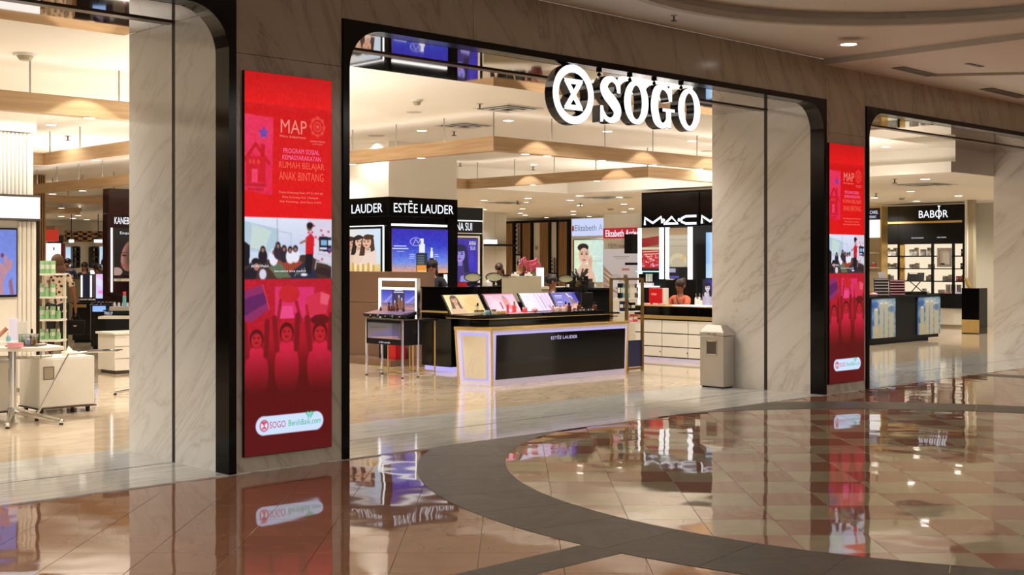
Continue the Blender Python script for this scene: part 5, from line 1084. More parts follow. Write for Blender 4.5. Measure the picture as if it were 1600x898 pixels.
# ================================================================ BACK OF THE MIDDLE OPENING
# -- second brand tower behind the column
FN = face_depth('Y', 735, 24.0); uA, uB = FN.u(690), FN.u(754.5); Z_ = lambda px, py: FN.z(px, py); zN = FN.z(735, 322.5)
t = thing('poster_tower', 'black poster tower with white lines and a violet portrait poster', 'display', FN.P((uA + uB)/2, 0, .003))
build('tower_body', G(FN).box(uA, uB, -1.2, 0, .003, zN), m_mblack, t, bevel=.006)
for y in (345, 323.5): build('white_line', G(FN).box(uA, uB, 0, .012, Z_(735, y + .8), Z_(735, y - .8)), m_lbar if y != 323.5 else m_white, t)
for y in (364.5,): build('white_line', G(FN).box(uA, uB, 0, .012, Z_(735, y + .7), Z_(735, y - .7)), m_white, t)
ftext(FN, 'ANNA SUI', FN.u(699.5), FN.u(736.5), Z_(735, 360.3), Z_(735, 348), .02, m_sign, t)
p = Pic(48, 70, 2.2); p.vgrad(0, 70, (60, 40, 150), (50, 36, 190)); p.noise(12, 5, (.6, .5, 1)); p.woman(19, 24, 9, (150, 140, 230), (30, 22, 66), (60, 40, 120), -.3); p.rect(8, 14, 30, 20, (34, 24, 70)); p.ell(38, 34, 5, 9, (70, 60, 200), .6, soft=.8)
p.poly([(20, 60), (34, 58), (36, 70), (18, 70)], (150, 140, 210)); p.blur(1)
fpic('portrait_poster', p, FN, 700, 745, 372, 441, t, 1.0, .02, .01)
g = G(FN)
for q in ((FN.u(698), FN.u(748.5), Z_(735, 371.5), Z_(735, 368.5)), (FN.u(745.5), FN.u(748.5), Z_(735, 442), Z_(735, 371.5))): g.box(q[0], q[1], 0, .025, q[2], q[3])
build('poster_frame', g, m_white, t); ftext(FN, 'ANNA', FN.u(731), FN.u(742), Z_(735, 383), Z_(735, 376.5), .032, m_t6, t); ftext(FN, 'SUI', FN.u(733), FN.u(740.5), Z_(735, 390.5), Z_(735, 385), .032, m_t6, t)
build('edge_post', G(FN).box(FN.u(753.4), uB, 0, .02, .003, zN), m_white, t)
# -- plain white bay with a black shelf and a small lamp box
FW = face_depth('Y', 772, 37.0)
t = thing('white_bay_wall', 'plain white bay wall with a thin black shelf left of the slatted wood', 'panel wall', FW.P(FW.u(775), 0, .003))
build('bay_panel', G(FW).box(FW.u(745), FW.u(773.5), -.1, 0, .003, LC - .01), m_white, t, bevel=.003); build('bay_panel', G(FW).box(FW.u(773.8), FW.u(791), -.1, 0, .003, LC - .01), m_white, t, bevel=.003)
build('black_shelf', G(FW).box(FW.u(750), FW.u(795), .0, .35, FW.z(772, 384.5), FW.z(772, 381.5)), m_blk, t); build('lit_box', G(FW).box(FW.u(751), FW.u(766), .1, .3, FW.z(760, 381.2), FW.z(760, 374.5)), m_lite, t)
# -- slatted oak wall with black lattice bays
FSw = Face('X', 29.2); z1 = FSw.z(840, 344); lat = FSw.u
t = thing('slatted_wall', 'wall of oak slats and white lattice bays in black frames at the back of the shop', 'wall panelling', FSw.P(lat(840), 0, .003))
build('wall_backing', G(FSw).box(lat(788.5), lat(891), -.12, -.03, .003, z1), m_mblack, t); build('top_frame', G(FSw).box(lat(788.5), lat(891), -.03, .05, z1 - .08, z1), m_mblack, t)
for a, b in ((789.5, 802.5), (817, 830.5), (844.5, 858.5), (873.5, 887.5)):
    n = 5; u0_, u1_ = lat(a), lat(b)
    for i in range(n):
        w = (u1_ - u0_)/n; build('oak_slat', G(FSw).box(u0_ + i*w + .012, u0_ + (i + 1)*w - .012, -.03, .05, .003, z1 - .08), m_oakv, t)
for a, b, kind in ((806, 816, 1), (834, 843.5, 0), (861.5, 872, 2)):
    u0_, u1_ = lat(a), lat(b); build('white_bay', G(FSw).box(u0_, u1_, -.03, 0, .003, z1 - .08), m_white, t)
    ys = {1: (348, 397), 2: (402, 426), 0: None}[kind]
    if ys:
        za, zb = FSw.z(840, ys[1]), FSw.z(840, ys[0]); n = 7 if kind == 1 else 4; hgt = (zb - za)/n; um = (u0_ + u1_)/2
        for i in range(n):
            z0_ = za + i*hgt; g = G(FSw); g.stroke([(u0_, z0_), (u1_, z0_)], .014, .0, .02).stroke([(u0_, z0_), (um, z0_ + hgt/2), (u0_, z0_ + hgt)], .012, 0, .02).stroke([(u1_, z0_), (um, z0_ + hgt/2), (u1_, z0_ + hgt)], .012, 0, .02).stroke([(um, z0_), (um, z0_ + hgt)], .012, 0, .02)
            o = build('lattice_tile', g, m_blk, t)
        build('lattice_edge', G(FSw).box(u0_, u1_, 0, .03, za - .04, za), m_blk, t)
for px in (804, 817 - .6, 832, 860, 872.8, 889): build('black_post', G(FSw).box(lat(px) - .045, lat(px) + .045, -.03, .06, .003, z1), m_mblack, t)
build('wall_medallion', G(FSw).cyl((lat(838.5), 0, FSw.z(838, 387)), (lat(838.5), .02, FSw.z(838, 387)), .07, n=12), m_greige, t)
# -- Arden corner: pale blue light box with a portrait, and white panel with the red band
def serif(F, body, px0, px1, py0, py1, d, mat, parent): return fptext(F, body, px0, px1, py0, py1, d, mat, parent)
FA1 = face_depth('X', 918, 31.5)
t = thing('blue_light_box', 'tall white panel with pale blue lit header and portrait of a woman touching her cheek', 'display', FA1.P(FA1.u(918), 0, .003))
build('panel_body', G(FA1).box(FA1.u(892.5), FA1.u(945), -.25, 0, .003, FA1.z(918, 340.5)), m_white, t, bevel=.004)
build('lit_header', G(FA1).box(FA1.u(895), FA1.u(945), 0, .03, FA1.z(918, 368), FA1.z(918, 341.5)), E('pale_blue_box', (206, 218, 255), .95), t)
m_bt = M('blue_print', (120, 140, 196), .5, var=0); m_gt = M('grey_print', (150, 140, 136), .5, var=0)
serif(FA1, 'Elizabeth Arden', 899.5, 962, 351.5, 361, .035, m_bt, t); build('header_mark', G(FA1).box(FA1.u(895.5), FA1.u(898), .03, .036, FA1.z(897, 361), FA1.z(897, 353)), m_red, t)
p = Pic(45, 64, 2.2); p.vgrad(0, 45, (226, 240, 204), (206, 232, 226), horiz=True); p.noise(6, 6, (.6, 1, .7)); p.ell(14, 12, 7.4, 6, (34, 24, 22)); p.ell(15.5, 22, 8, 13, (226, 180, 156)); p.ell(14, 11.5, 8.5, 6, (40, 28, 26)); p.ell(15.5, 24, 7.8, 12, (230, 186, 162))
for x in (12, 19.5): p.ell(x, 21.5, 1.8, 1, (50, 34, 30)); p.line([(x - 2, 18.6), (x + 2, 18.6)], .8, (60, 40, 34))
p.line([(15.8, 22), (16.4, 27)], .8, (196, 146, 124)); p.ell(15.8, 30.6, 2.8, 1.2, (196, 96, 96)); p.poly([(22, 40), (26, 22), (29, 30), (27, 52), (20, 60)], (226, 178, 150)); p.poly([(4, 48), (12, 36), (24, 38), (32, 52), (34, 64), (2, 64)], (232, 190, 166)); p.ell(24, 33, 2, 5, (220, 170, 146)); p.line([(31, 32), (45, 32)], .5, (150, 170, 150)); p.blur(1)
fpic('portrait_picture', p, FA1, 898, 943, 375, 440, t, .95, .02, .01)
g = G(FA1)
for q in ((897, 898, 374, 441), (897, 944, 374, 375)): g.box(FA1.u(q[0]), FA1.u(q[1]), 0, .03, FA1.z(q[0], q[3]), FA1.z(q[0], q[2]))
build('picture_frame', g, m_steeld, t)
FA2_ = face_depth('X', 970, 27.0)
t = thing('red_band_panel', 'white display panel with a red name band and golden brush strokes', 'display', FA2_.P(FA2_.u(970), 0, .003)); f2 = FA2_
build('panel_body', G(f2).box(f2.u(943), f2.u(1001), -.25, 0, .003, f2.z(970, 334)), m_white, t, bevel=.004)
build('red_band', G(f2).box(f2.u(943), f2.u(998), 0, .012, f2.z(970, 372), f2.z(970, 356)), E('red_lit_band', (206, 34, 52), .75), t)
serif(f2, 'Elizabeth Arden', 947, 999, 359.5, 370, .016, m_sign, t); serif(f2, 'FIRM revolution', 951, 992, 380.5, 388, .012, m_gt, t)
p = Pic(54, 76, 1.8, (226, 208, 198)); p.vgrad(0, 76, (232, 216, 208), (222, 200, 190)); 
for i in range(16): p.line([(-2, 24 + i*2.2), (18 + (i % 4)*3, 46 + i*1.6)], 1.5, ((180, 130, 90), (214, 176, 136), (150, 104, 70))[i % 3], .85)
p.ell(20, 46, 9, 7, (206, 190, 176)); p.ell(18, 52, 7, 8, (238, 230, 224)); p.rect(28, 28, 42, 60, (236, 206, 192)); p.rect(29, 30, 41, 33, (200, 130, 120)); p.rect(32, 40, 38, 50, (120, 100, 96)); p.rect(30, 52, 40, 53, (190, 150, 140)); p.line([(16, 12), (40, 12)], 1, (170, 150, 146)); p.line([(20, 15), (36, 15)], .8, (180, 160, 156)); p.blur(1)
fpic('printed_poster', p, f2, 943, 997, 389, 465, t, .62, .006, .004)
build('black_cabinet', G(f2).box(f2.u(990), f2.u(1001), .03, .3, f2.z(990, 396), f2.z(990, 366)), m_mblack, t); build('black_cabinet', G(f2).box(f2.u(991), f2.u(1001), .03, .3, f2.z(990, 414), f2.z(990, 410)), m_mblack, t)
# -- black sign wall with mirrors, their reflections painted as lit pictures (right end of the middle opening)
FMc = Face('X', 19.6); U = FMc.u; Zm = lambda py: FMc.z(1050, py)
t = thing('sign_wall', 'glossy black sign wall with white letters over tall lit bars', 'display', FMc.P(U(1050), 0, .003))
build('wall_carcass', G(FMc).box(U(1001), U(1150), -.4, -.03, .003, LC - .06), m_mblack, t)
build('header', G(FMc).box(U(1003.5), U(1093), -.03, .02, Zm(354.5), Zm(302)), m_black, t, bevel=.004); build('header', G(FMc).box(U(1093.5), U(1150), -.03, .0, Zm(354.5), Zm(302)), m_black, t, bevel=.004)
def mac(o, w):   # monoline letters between photo columns o..o+w, rows 337..351
    g = G(FMc); X = lambda a: U(o + a*w); T = lambda b: Zm(350.5 - b*12.2); s = .045
    def st(pts): g.stroke([(X(a), T(b)) for a, b in pts], s, .022, .035)
    st([(.0, .0), (.0, .95), (.15, .25), (.31, 1), (.33, .2)]); st([(.38, .1), (.51, .95), (.63, .1), (.36, .12)]); st([(.98, .98), (.78, .98), (.70, .72), (.70, .3), (.78, .06), (.98, .06)])
    for a in (.355, .655): g.cyl((X(a), .022, T(.55)), (X(a), .036, T(.55)), .035, n=10)
    return g
build('lettering', mac(1009, 82), m_sign, t); build('lettering', mac(1098, 84), m_sign, t)
for a, b, c_ in ((998, 1002.6, 477), (1031.5, 1036.5, 436), (1041, 1045.8, 436), (1076, 1081.3, 436)): build('light_bar', G(FMc).box(U(a), U(b), -.02, .03, Zm(c_), Zm(355)), m_lbar, t)
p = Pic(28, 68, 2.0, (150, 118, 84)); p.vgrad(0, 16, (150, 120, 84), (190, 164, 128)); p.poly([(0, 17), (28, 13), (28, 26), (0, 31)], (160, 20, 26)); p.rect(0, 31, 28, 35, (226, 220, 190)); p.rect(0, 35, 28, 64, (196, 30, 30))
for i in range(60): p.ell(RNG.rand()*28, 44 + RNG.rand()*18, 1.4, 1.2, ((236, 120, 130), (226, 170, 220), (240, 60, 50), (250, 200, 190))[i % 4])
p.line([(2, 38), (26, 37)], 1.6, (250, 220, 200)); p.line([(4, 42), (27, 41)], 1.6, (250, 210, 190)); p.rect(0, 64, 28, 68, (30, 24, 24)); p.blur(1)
fpic('painted_mirror', p, FMc, 1003, 1031, 356, 423, t, .85, .01, .01)  # what the mirror reflects is painted in and made to glow
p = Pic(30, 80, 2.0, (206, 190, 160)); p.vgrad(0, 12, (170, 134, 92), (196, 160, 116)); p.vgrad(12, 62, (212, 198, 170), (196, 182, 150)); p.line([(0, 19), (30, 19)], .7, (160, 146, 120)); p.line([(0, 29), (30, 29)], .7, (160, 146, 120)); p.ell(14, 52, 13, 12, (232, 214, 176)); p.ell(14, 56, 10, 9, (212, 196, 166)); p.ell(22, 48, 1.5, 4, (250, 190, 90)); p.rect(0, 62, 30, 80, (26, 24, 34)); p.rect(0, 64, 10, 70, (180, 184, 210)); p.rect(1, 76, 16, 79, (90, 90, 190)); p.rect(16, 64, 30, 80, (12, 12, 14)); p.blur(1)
fpic('painted_mirror', p, FMc, 1046, 1076, 356, 435, t, .8, .01, .01)
p = Pic(14, 72, 1.5); p.vgrad(0, 14, (130, 186, 240), (236, 246, 255), horiz=True); p.vgrad(50, 72, (190, 220, 250), (226, 240, 255), .6); fpic('blue_screen', p, FMc, 1104, 1120, 363, 434, t, 1.0, .02, .02)
build('shelf_light', G(FMc).box(U(1003), U(1031), .0, .2, Zm(425), Zm(423.4)), E('cyan_strip', (180, 240, 236), 1.1), t); build('shelf_board', G(FMc).box(U(1003), U(1031), 0, .3, Zm(449), Zm(447)), m_lbar, t)
for i in range(5):
    px = 1005.5 + i*5; q = FMc.P(U(px), .15, Zm(446.8)); small_item('box', q, .04, .06, 'pale lilac carton on the lit shelf of the black sign wall', 'lilac cartons on the lit shelf', (m_lavw, m_white), 'carton')
for i, (a, b) in enumerate(((1004, 1013), (1015, 1017), (1019, 1021))):
    q = FMc.P(U(a), .1, 0); build('black_bag' if i == 0 else 'white_bag', G(FMc).box(U(a), U(b), .03, .12, Zm(444) if i == 0 else Zm(440), Zm(428)), m_blk if i == 0 else m_white, t)
# -- white counter with gold edge in front of it
XM = 15.6; FQ = Face('X', XM); U2 = FQ.u; Z2 = lambda py: FQ.z(1050, py)
ua, ub = U2(992), U2(1140)
t = thing('white_counter', 'white drawer counter with black and gold top edge beside the right marble reveal', 'counter', FQ.P((ua + ub)/2, -.3, .003))
build('counter_plinth', G(FQ).box(ua, ub, -.7, -.02, .003, .06), m_lavw, t)
build('counter_body', G(FQ).box(ua, ub, -.7, -.012, .06, Z2(499)), m_dark, t)
cols = [ua + .01, U2(1034.5), U2(1075.5), ub - .01]; rows = [.07, Z2(542), Z2(521), Z2(500)]
for i in range(3):
    for j in range(3): build('drawer_front', G(FQ).box(cols[i] + .006, cols[i + 1] - .006, -.012, .008, rows[j] + .008, rows[j + 1] - .008), m_greige if False else m_white, t, bevel=.002)
for px, j in ((1034 - 2, 0), (1075 - .5, 0)): build('drawer_lock', G(FQ).cyl((U2(px), .008, (rows[0] + rows[1])/2), (U2(px), .014, (rows[0] + rows[1])/2), .012, n=8), m_steeld, t)
build('gold_band', G(FQ).box(ua, ub, -.7, .03, Z2(498.5), Z2(493)), m_gold, t); build('black_band', G(FQ).box(ua, ub, -.7, .01, Z2(493), Z2(479)), m_black, t); zc3 = Z2(478)
build('counter_top', G(FQ).box(ua, ub, -.72, .02, Z2(479), zc3), m_gold, t); build('lit_pad', G(FQ).box(U2(1044), U2(1096), -.45, -.1, zc3, zc3 + .012), m_lite, t)
def on_c(px, d): F9 = Face('X', XM + d); return F9.P(F9.u(px), 0, zc3 + .001)
def cbox(px0, px1, py0, py1, d, dep, mat, nm, label, cat, pic=None):
    F3 = Face('X', XM + d); tt = thing(nm, label, cat, F3.P((F3.u(px0) + F3.u(px1))/2, -dep/2, zc3 + .001))
    zt = F3.z(px0, py0); build('case', G(F3).box(F3.u(px0), F3.u(px1), -dep, 0, zc3 + .001, zt), mat, tt, bevel=.003)
    if pic is not None: picture('front_picture', pic, F3.P(F3.u(px0) + .01, .002, zt - .01), F3.P(F3.u(px1) - .01, .002, zt - .01), F3.P(F3.u(px0) + .01, .002, zc3 + .01), tt, 1.0, .001)
    return tt, F3
tt, F3 = cbox(1014, 1034, 450, 478, .35, .15, M('red_case', (210, 24, 30), .35), 'red_display_box', 'bright red display box on the white counter', 'display box'); ftext(F3, 'RED', F3.u(1018), F3.u(1026), F3.z(1022, 461), F3.z(1022, 458), .003, m_white, tt)
cbox(1034.3, 1037.5, 450, 478, .37, .12, m_white, 'white_card', 'thin white card standing against the red display box', 'card')
cbox(1003, 1013.6, 449, 478, .42, .2, m_mblack, 'black_bin', 'black caddy left of the bright red display box', 'caddy')
tt, F3 = cbox(1041, 1087, 436, 478, 1.5, .04, m_mblack, 'black_backboard', 'black backboard standing behind the woman in orange', 'board'); build('board_foot', G(F3).box(F3.u(1043), F3.u(1085), -.2, .0, .003, zc3), m_mblack, tt); build('top_clip', G(F3).box(F3.u(1042), F3.u(1052), -.05, .01, F3.z(1042, 437), F3.z(1042, 435.5)), m_white, tt)
p = Pic(20, 42, 2.4, (30, 30, 90)); p.vgrad(0, 20, (20, 18, 40), (60, 60, 190), horiz=True); p.woman(9, 12, 4.5, (226, 210, 220), (18, 14, 22), (190, 176, 200)); p.poly([(5, 42), (7, 22), (12, 22), (13, 42)], (206, 190, 206)); p.ell(5, 24, 2, 4, (226, 206, 214)); p.blur(1)
cbox(1097, 1116, 436, 478, .40, .08, m_blk, 'portrait_light_box', 'small light box with a dark-haired portrait at the right end of the white counter', 'light box', p)
for i, (px, h_) in enumerate(((1087.5, .19), (1090.5, .15), (1093, .20), (1095.5, .13))): small_item('bottle', on_c(px, .32), .022, h_, 'slim white bottle between the black backboard and the portrait light box', 'white bottles on the white counter', (m_white, m_silver))
for i, px in enumerate((1006, 1012, 1024, 1034)): small_item('box', on_c(px, .14), .04, .03, 'flat pale pink carton along the front edge of the white counter', 'pale pink cartons on the white counter', (m_rosec, m_white), 'carton')

# -- things behind the island: lit sign box, orchids, reception desk
q = at_depth(844, HZ, 22.0); xf = camface(844, 22.0); zb_ = H + (HZ - 447.5)*22/FPX; zt_b = H + (HZ - 418)*22/FPX
t = thing('white_light_sign', 'upright plain white light box behind the greige screen', 'light box', xf((0, .1, .003))); build('lit_panel', G(xf).box(-.066, .066, -.03, 0, zb_, zt_b), m_lite, t); build('sign_pole', G(xf).box(-.02, .02, -.025, -.005, .02, zb_), m_blk, t); build('sign_foot', G(xf).box(-.12, .12, -.12, .1, .003, .02), m_blk, t)
xr_ = camface(815, 27.0); t = thing('reception_desk', 'long pale desk in front of the slatted wood wall', 'desk', xr_((0, .3, .003))); build('desk_body', G(xr_).box(-.9, 1.1, -.7, 0, .003, 1.0), m_greige, t, bevel=.005); build('desk_top', G(xr_).box(-.95, 1.15, -.75, .05, 1.0, 1.04), m_white, t)
xo = xr_((.32, -.3, 1.041)); t = thing('orchid_pot', 'pink orchids in a dark red pot on the pale desk', 'orchid', xo)
build('plant_pot', G().lathe([(.1, 0), (.14, .1), (.15, .2), (.13, .2)], xo, 14), M('wine_pot', (96, 16, 26), .3), t)
RS = random.Random(3)
for i in range(7):
    a = RS.random()*6.28; r = .16 + RS.random()*.32; tip = xo + xr_((r*1.1*math.cos(a), r*.5*math.sin(a), 0)) - xr_((0, 0, 0)) + Vector((0, 0, .34 + RS.random()*.22)); midp = xo.lerp(tip, .5) + Vector((0, 0, .14))
    build('orchid_stem', G().tube([xo + Vector((0, 0, .18)), midp, tip], .006, 5), m_greenp, t)
    g = G()
    for k in range(9):
        c = midp.lerp(tip, .35 + .75*k/8) + Vector((RS.uniform(-.09, .09), RS.uniform(-.09, .09), RS.uniform(-.05, .07)))
        for q_ in range(5):
            b_ = q_*1.256; g.ball(c + Vector((.028*math.cos(b_)*SI, -.028*math.cos(b_)*CO, .028*math.sin(b_))), .019, .019, .019, 6, 4)
    tag(build('orchid_blossoms', g, m_pinkf, t), None, None, kind='stuff')
t = thing('leaf_spray', 'dark leafy spray in front of the portrait light box', 'plant', at_depth(906, HZ, 24.0)); t.location.z = 1.14; c0_ = t.location.copy()
build('plant_pot', G().lathe([(.05, 0), (.07, .12)], c0_, 10), m_blk, t); g = G()
for i in range(12):
    a = i*2.4; e = c0_ + Vector((.16*math.cos(a), .16*math.sin(a), .2 + .05*(i % 3))); g.cyl(c0_ + Vector((0, 0, .1)), e, .012, .018, 5)
build('leaves', g, M('dark_leaf', (46, 52, 40), .5), t); qd = camface(906, 24.2); tag(build('side_plinth', G(qd).box(-.25, .3, -.2, .25, .003, 1.14), m_white, bevel=.004), 'white plinth carrying the dark leafy spray', 'plinth')
# people of the middle opening
person('assistant in black with long dark hair standing before the blue screen', at_person(675, 19.3), 225, 1.60, hair_kind='long', top=M('charcoal_top', (40, 40, 46), .8))
mp = at_person(862, 19.9); person('seated man with short dark hair behind the island, facing right', mp, -45 + 10, 1.62, pose='sit', seat=.50, top=M('cream_shirt', (200, 190, 170), .8), skin=m_skin2, hair_kind='short'); stool((mp[0], mp[1]), 'high stool under the seated man behind the island', .44)
person('assistant with brown hair leaning over a desk left of the oak slats', at_person(787, 28.5), 200, 1.58, hair_kind='long', lean=22, arms='fwd', hair=M('brown_hair', (60, 40, 30), .5))
person('staff in black standing behind the desk left of the orchids', at_person(813, 27.9), 225, 1.62, hair_kind='short')
wp = FQ.P(U2(1066), -.45, zc3 + .014)
wp0 = FQ.P(U2(1066), -1.15, .003)
person('woman in orange resting her face on her hand at the white counter', Face('X', XM + 1.1).P(Face('X', XM + 1.1).u(1063), 0, .003), 180, 1.6, pose='sit', seat=.42, top=M('orange_top', (214, 110, 76), .8), arms={'l': 'face', 'r': 'fwd'}, hair_kind='bun', hair=M('dark_brown_hair', (46, 22, 16), .5), skin=m_skin2, sleeves=False)
# ================================================================ LEFT OPENING
FR1 = Face('Y', 15.0); U = FR1.u; Zr = lambda py: FR1.z(40, py)
t = thing('ribbed_wall_unit', 'white ribbed display wall with a lit blank header and a wall screen', 'display', FR1.P(U(10), -.2, .003))
uL = U(-60); uT = U(50); uB = U(57)
build('upper_soffit', G(FR1).box(uL, U(54), -1.0, .06, Zr(207), HC), m_ceil, t); build('unit_core', G(FR1).box(uL, uB - .02, -1.0, -.05, .003, Zr(207)), m_white, t)
def ribs(name, u0, u1, z0, z1, pitch, mat=m_white):
    g = G(FR1); n = int((u1 - u0)/pitch); vs = []; k = 4
    for i in range(n):
        for j in range(k):
            a = PI*j/k; vs.append((u0 + (i + .5)*pitch - pitch*.5*math.cos(a), pitch*.55*math.sin(a) - .01))
    vs.append((u0 + n*pitch, -.01)); m = len(vs); P_ = [(x, d, z) for z in (z0, z1) for x, d in vs]; g.add(P_, [(i, i + 1, m + i + 1, m + i) for i in range(m - 1)])
    g.add([(u0, -.06, z0), (u1, -.06, z0), (u1, -.012, z0), (u0, -.012, z0), (u0, -.06, z1), (u1, -.06, z1), (u1, -.012, z1), (u0, -.012, z1)], [(0, 1, 2, 3), (4, 5, 6, 7), (0, 1, 5, 4), (1, 2, 6, 5), (2, 3, 7, 6), (3, 0, 4, 7)])
    o = build(name, g, mat, t); o['kind'] = 'stuff'
ribs('ribbed_panel', uL, uT, Zr(305), Zr(208), .048); ribs('ribbed_panel', U(27), uB, .05, Zr(346), .055)
build('lit_header', G(FR1).box(uL, uB, -.05, .10, Zr(341.5), Zr(308.5)), m_lite, t); build('header_trim', G(FR1).box(uL, uB, -.05, .12, Zr(308.3), Zr(305)), m_steeld, t); build('header_trim', G(FR1).box(uL, uB + .01, -.05, .12, Zr(345), Zr(341.7)), m_steeld, t)
build('flat_panel', G(FR1).box(uL, U(26.8), -.05, 0, .05, Zr(345)), m_white, t, bevel=.003)
p = Pic(60, 104, 1.4); p.vgrad(0, 104, (110, 130, 214), (128, 150, 236)); p.poly([(40, 104), (38, 84), (44, 70), (52, 62), (54, 50), (50, 46), (47, 52), (45, 44), (41, 40), (39, 48), (42, 60), (34, 52), (30, 56), (34, 72), (30, 84), (28, 104)], (190, 136, 150)); p.poly([(50, 104), (47, 84), (52, 76), (56, 104)], (150, 96, 116)); p.ell(37, 41, 2.4, 3.4, (120, 40, 80)); p.noise(3, 4); p.blur(2)
fpic('wall_screen_picture', p, FR1, -34, 24, 358, 461, t, 1.0, .03, .01)
build('screen_bezel', G(FR1).box(U(-36), U(25.4), .0, .028, Zr(463.5), Zr(356.5)), m_blk, t)
area('header_wash', FR1.P(U(5), .35, Zr(190)), 2.6, .1, 22, (.92, .96, 1), (0, 0, 0))
build('mirror_strip', G(FR1).box(uB + .015, U(63), -.6, -.02, .003, Zr(344)), M('dark_mirror', (70, 62, 56), .08, metal=.7), t)
# oak slat column behind
FO = face_depth('Y', 65, 27.0); t = thing('oak_slat_column', 'short oak slat column above the red sign in the left opening', 'column', FO.P(FO.u(65), 0, FO.z(65, 362)))
for i in range(4): a = FO.u(57.5) + i*(FO.u(72) - FO.u(57.5))/4; build('oak_slat', G(FO).box(a + .01, a + (FO.u(72) - FO.u(57.5))/4 - .01, -.2, 0, .0035, 3.44), m_oakv, t)
# -- table with chrome feet
tc = LZ(-5.05, 12.45); t = thing('consultation_table', 'white angular-top table on a chrome column with splayed feet', 'table', (tc.x, tc.y, .003))
tz = .735; pts = [(-4.41, 12.4), (-4.52, 12.2), (-5.75, 12.12), (-6.1, 12.5), (-5.7, 12.95), (-4.75, 12.8)]; P2 = [LZ(*q) for q in pts]
build('table_top', G().prism([(q.x, q.y) for q in P2], tz - .04, tz), m_white, t, bevel=.006)
hub = LZ(-4.88, 12.3, .12)
build('column', G().cyl(hub, hub + Vector((0, 0, tz - .165)), .038, n=16), m_chrome, t)
for q in (LZ(-4.72, 11.78), LZ(-4.32, 12.07), LZ(-5.02, 12.66)):
    a = Vector((q.x, q.y, .035)); build('foot_arm', G().cyl(hub + Vector((0, 0, -.0)), a, .036, .022, n=10).ball(a, .026, .026, .026, 10, 6), m_chrome, t); build('foot_glide', G().cyl((q.x, q.y, .003), (q.x, q.y, .022), .02, n=8), m_blk, t)
build('hub_joint', G().ball(hub, .045, .045, .05, 12, 8), m_chrome, t)
g = G()
for i in range(12): a = LZ(-5.5 + i*.08, 12.35, tz - .12); g.cyl(a, a + LZ(0, .3) , .004, n=4)
for k_ in (0, .15, .3): a = LZ(-5.5, 12.35 + k_, tz - .12); g.cyl(a, LZ(-4.62, 12.35 + k_, tz - .12), .005, n=4)
for (l_, z_) in ((-5.5, 12.35), (-4.62, 12.35), (-5.5, 12.65), (-4.62, 12.65)): g.cyl(LZ(l_, z_, tz - .12), LZ(l_, z_, tz - .04), .005, n=4)
build('wire_basket', g, m_chrome, t)
# swing tray (chrome arm at the right)
sa = LZ(-3.98, 12.5, .68); t2_ = thing('chrome_footrest', 'chrome rail frame standing right of the white table', 'rail', LZ(-4.35, 12.6, .003))
build('rail', G().tube([LZ(-4.66, 12.35, .06), LZ(-4.38, 12.45, .655), LZ(-4.15, 12.45, .675), LZ(-3.92, 12.5, .68)], .011, 8), m_chrome, t2_); build('rail_foot', G().cyl(LZ(-4.66, 12.35, .003), LZ(-4.66, 12.35, .06), .02, n=8), m_blk, t2_); build('rail_plate', G().prism([(q.x, q.y) for q in (LZ(-4.2, 12.4), LZ(-3.9, 12.42), LZ(-3.9, 12.62), LZ(-4.2, 12.6))], .682, .69), m_chrome, t2_)
# -- rolling white cabinets
def rolling(x0, x1, y0, y1, zt, label):
    t = thing('rolling_cabinet', label, 'cabinet', ((x0 + x1)/2, (y0 + y1)/2, .003), 'white rolling cabinets under the table'); F = Face('Y', y0)
    build('cabinet_body', G().box(x0, x1, y0, y1, .075, zt), m_white, t, bevel=.006); build('base_tray', G().box(x0 - .01, x1 + .02, y0 - .01, y1 + .01, .062, .075), m_steeld, t)
    build('door_panel', G(F).box(x0 + .008, x1 - .035, .0, .006, .085, zt - .02), m_white, t, bevel=.003); build('hand_hole', G(F).box(x0 + .05, x0 + .16, .0062, .008, zt - .22, zt - .09), m_greige, t); build('hole_shadow_rim', G(F).ring([(x0 + .05, zt - .22), (x0 + .16, zt - .22), (x0 + .16, zt - .09), (x0 + .05, zt - .09)], [(x0 + .055, zt - .215), (x0 + .155, zt - .215), (x0 + .155, zt - .095), (x0 + .055, zt - .095)], .006, .012), m_steeld, t)
    for (x, y) in ((x0 + .05, y0 + .05), (x1 - .05, y0 + .05), (x0 + .05, y1 - .05), (x1 - .05, y1 - .05)):
        c = build('caster', G().cyl((x - .012, y, .031), (x + .012, y, .031), .028, n=12), m_blk, t)
        build('caster_fork', G().box(x - .018, x + .018, y - .018, y + .018, .045, .062), m_steeld, t)
b = on_floor(60, 650); rolling(b.x, b.x + .60, b.y, b.y + .46, .585, 'white rolling cabinet right of the chrome table column'); b2 = on_floor(22, 652); rolling(b2.x - .56, b2.x, b2.y - .05, b2.y + .42, .575, 'white rolling cabinet left of the chrome table column')
t = thing('tissue_box', 'small white tissue box on the right rolling cabinet', 'tissue box', (b.x + .42, b.y + .2, .586)); p_ = t.location; build('box_body', G().box(p_.x - .06, p_.x + .06, p_.y - .06, p_.y + .06, .586, .63), m_white, t, bevel=.003); build('tissue', G().cyl((p_.x, p_.y, .63), (p_.x - .01, p_.y, .68), .035, .005, 7), m_white, t)
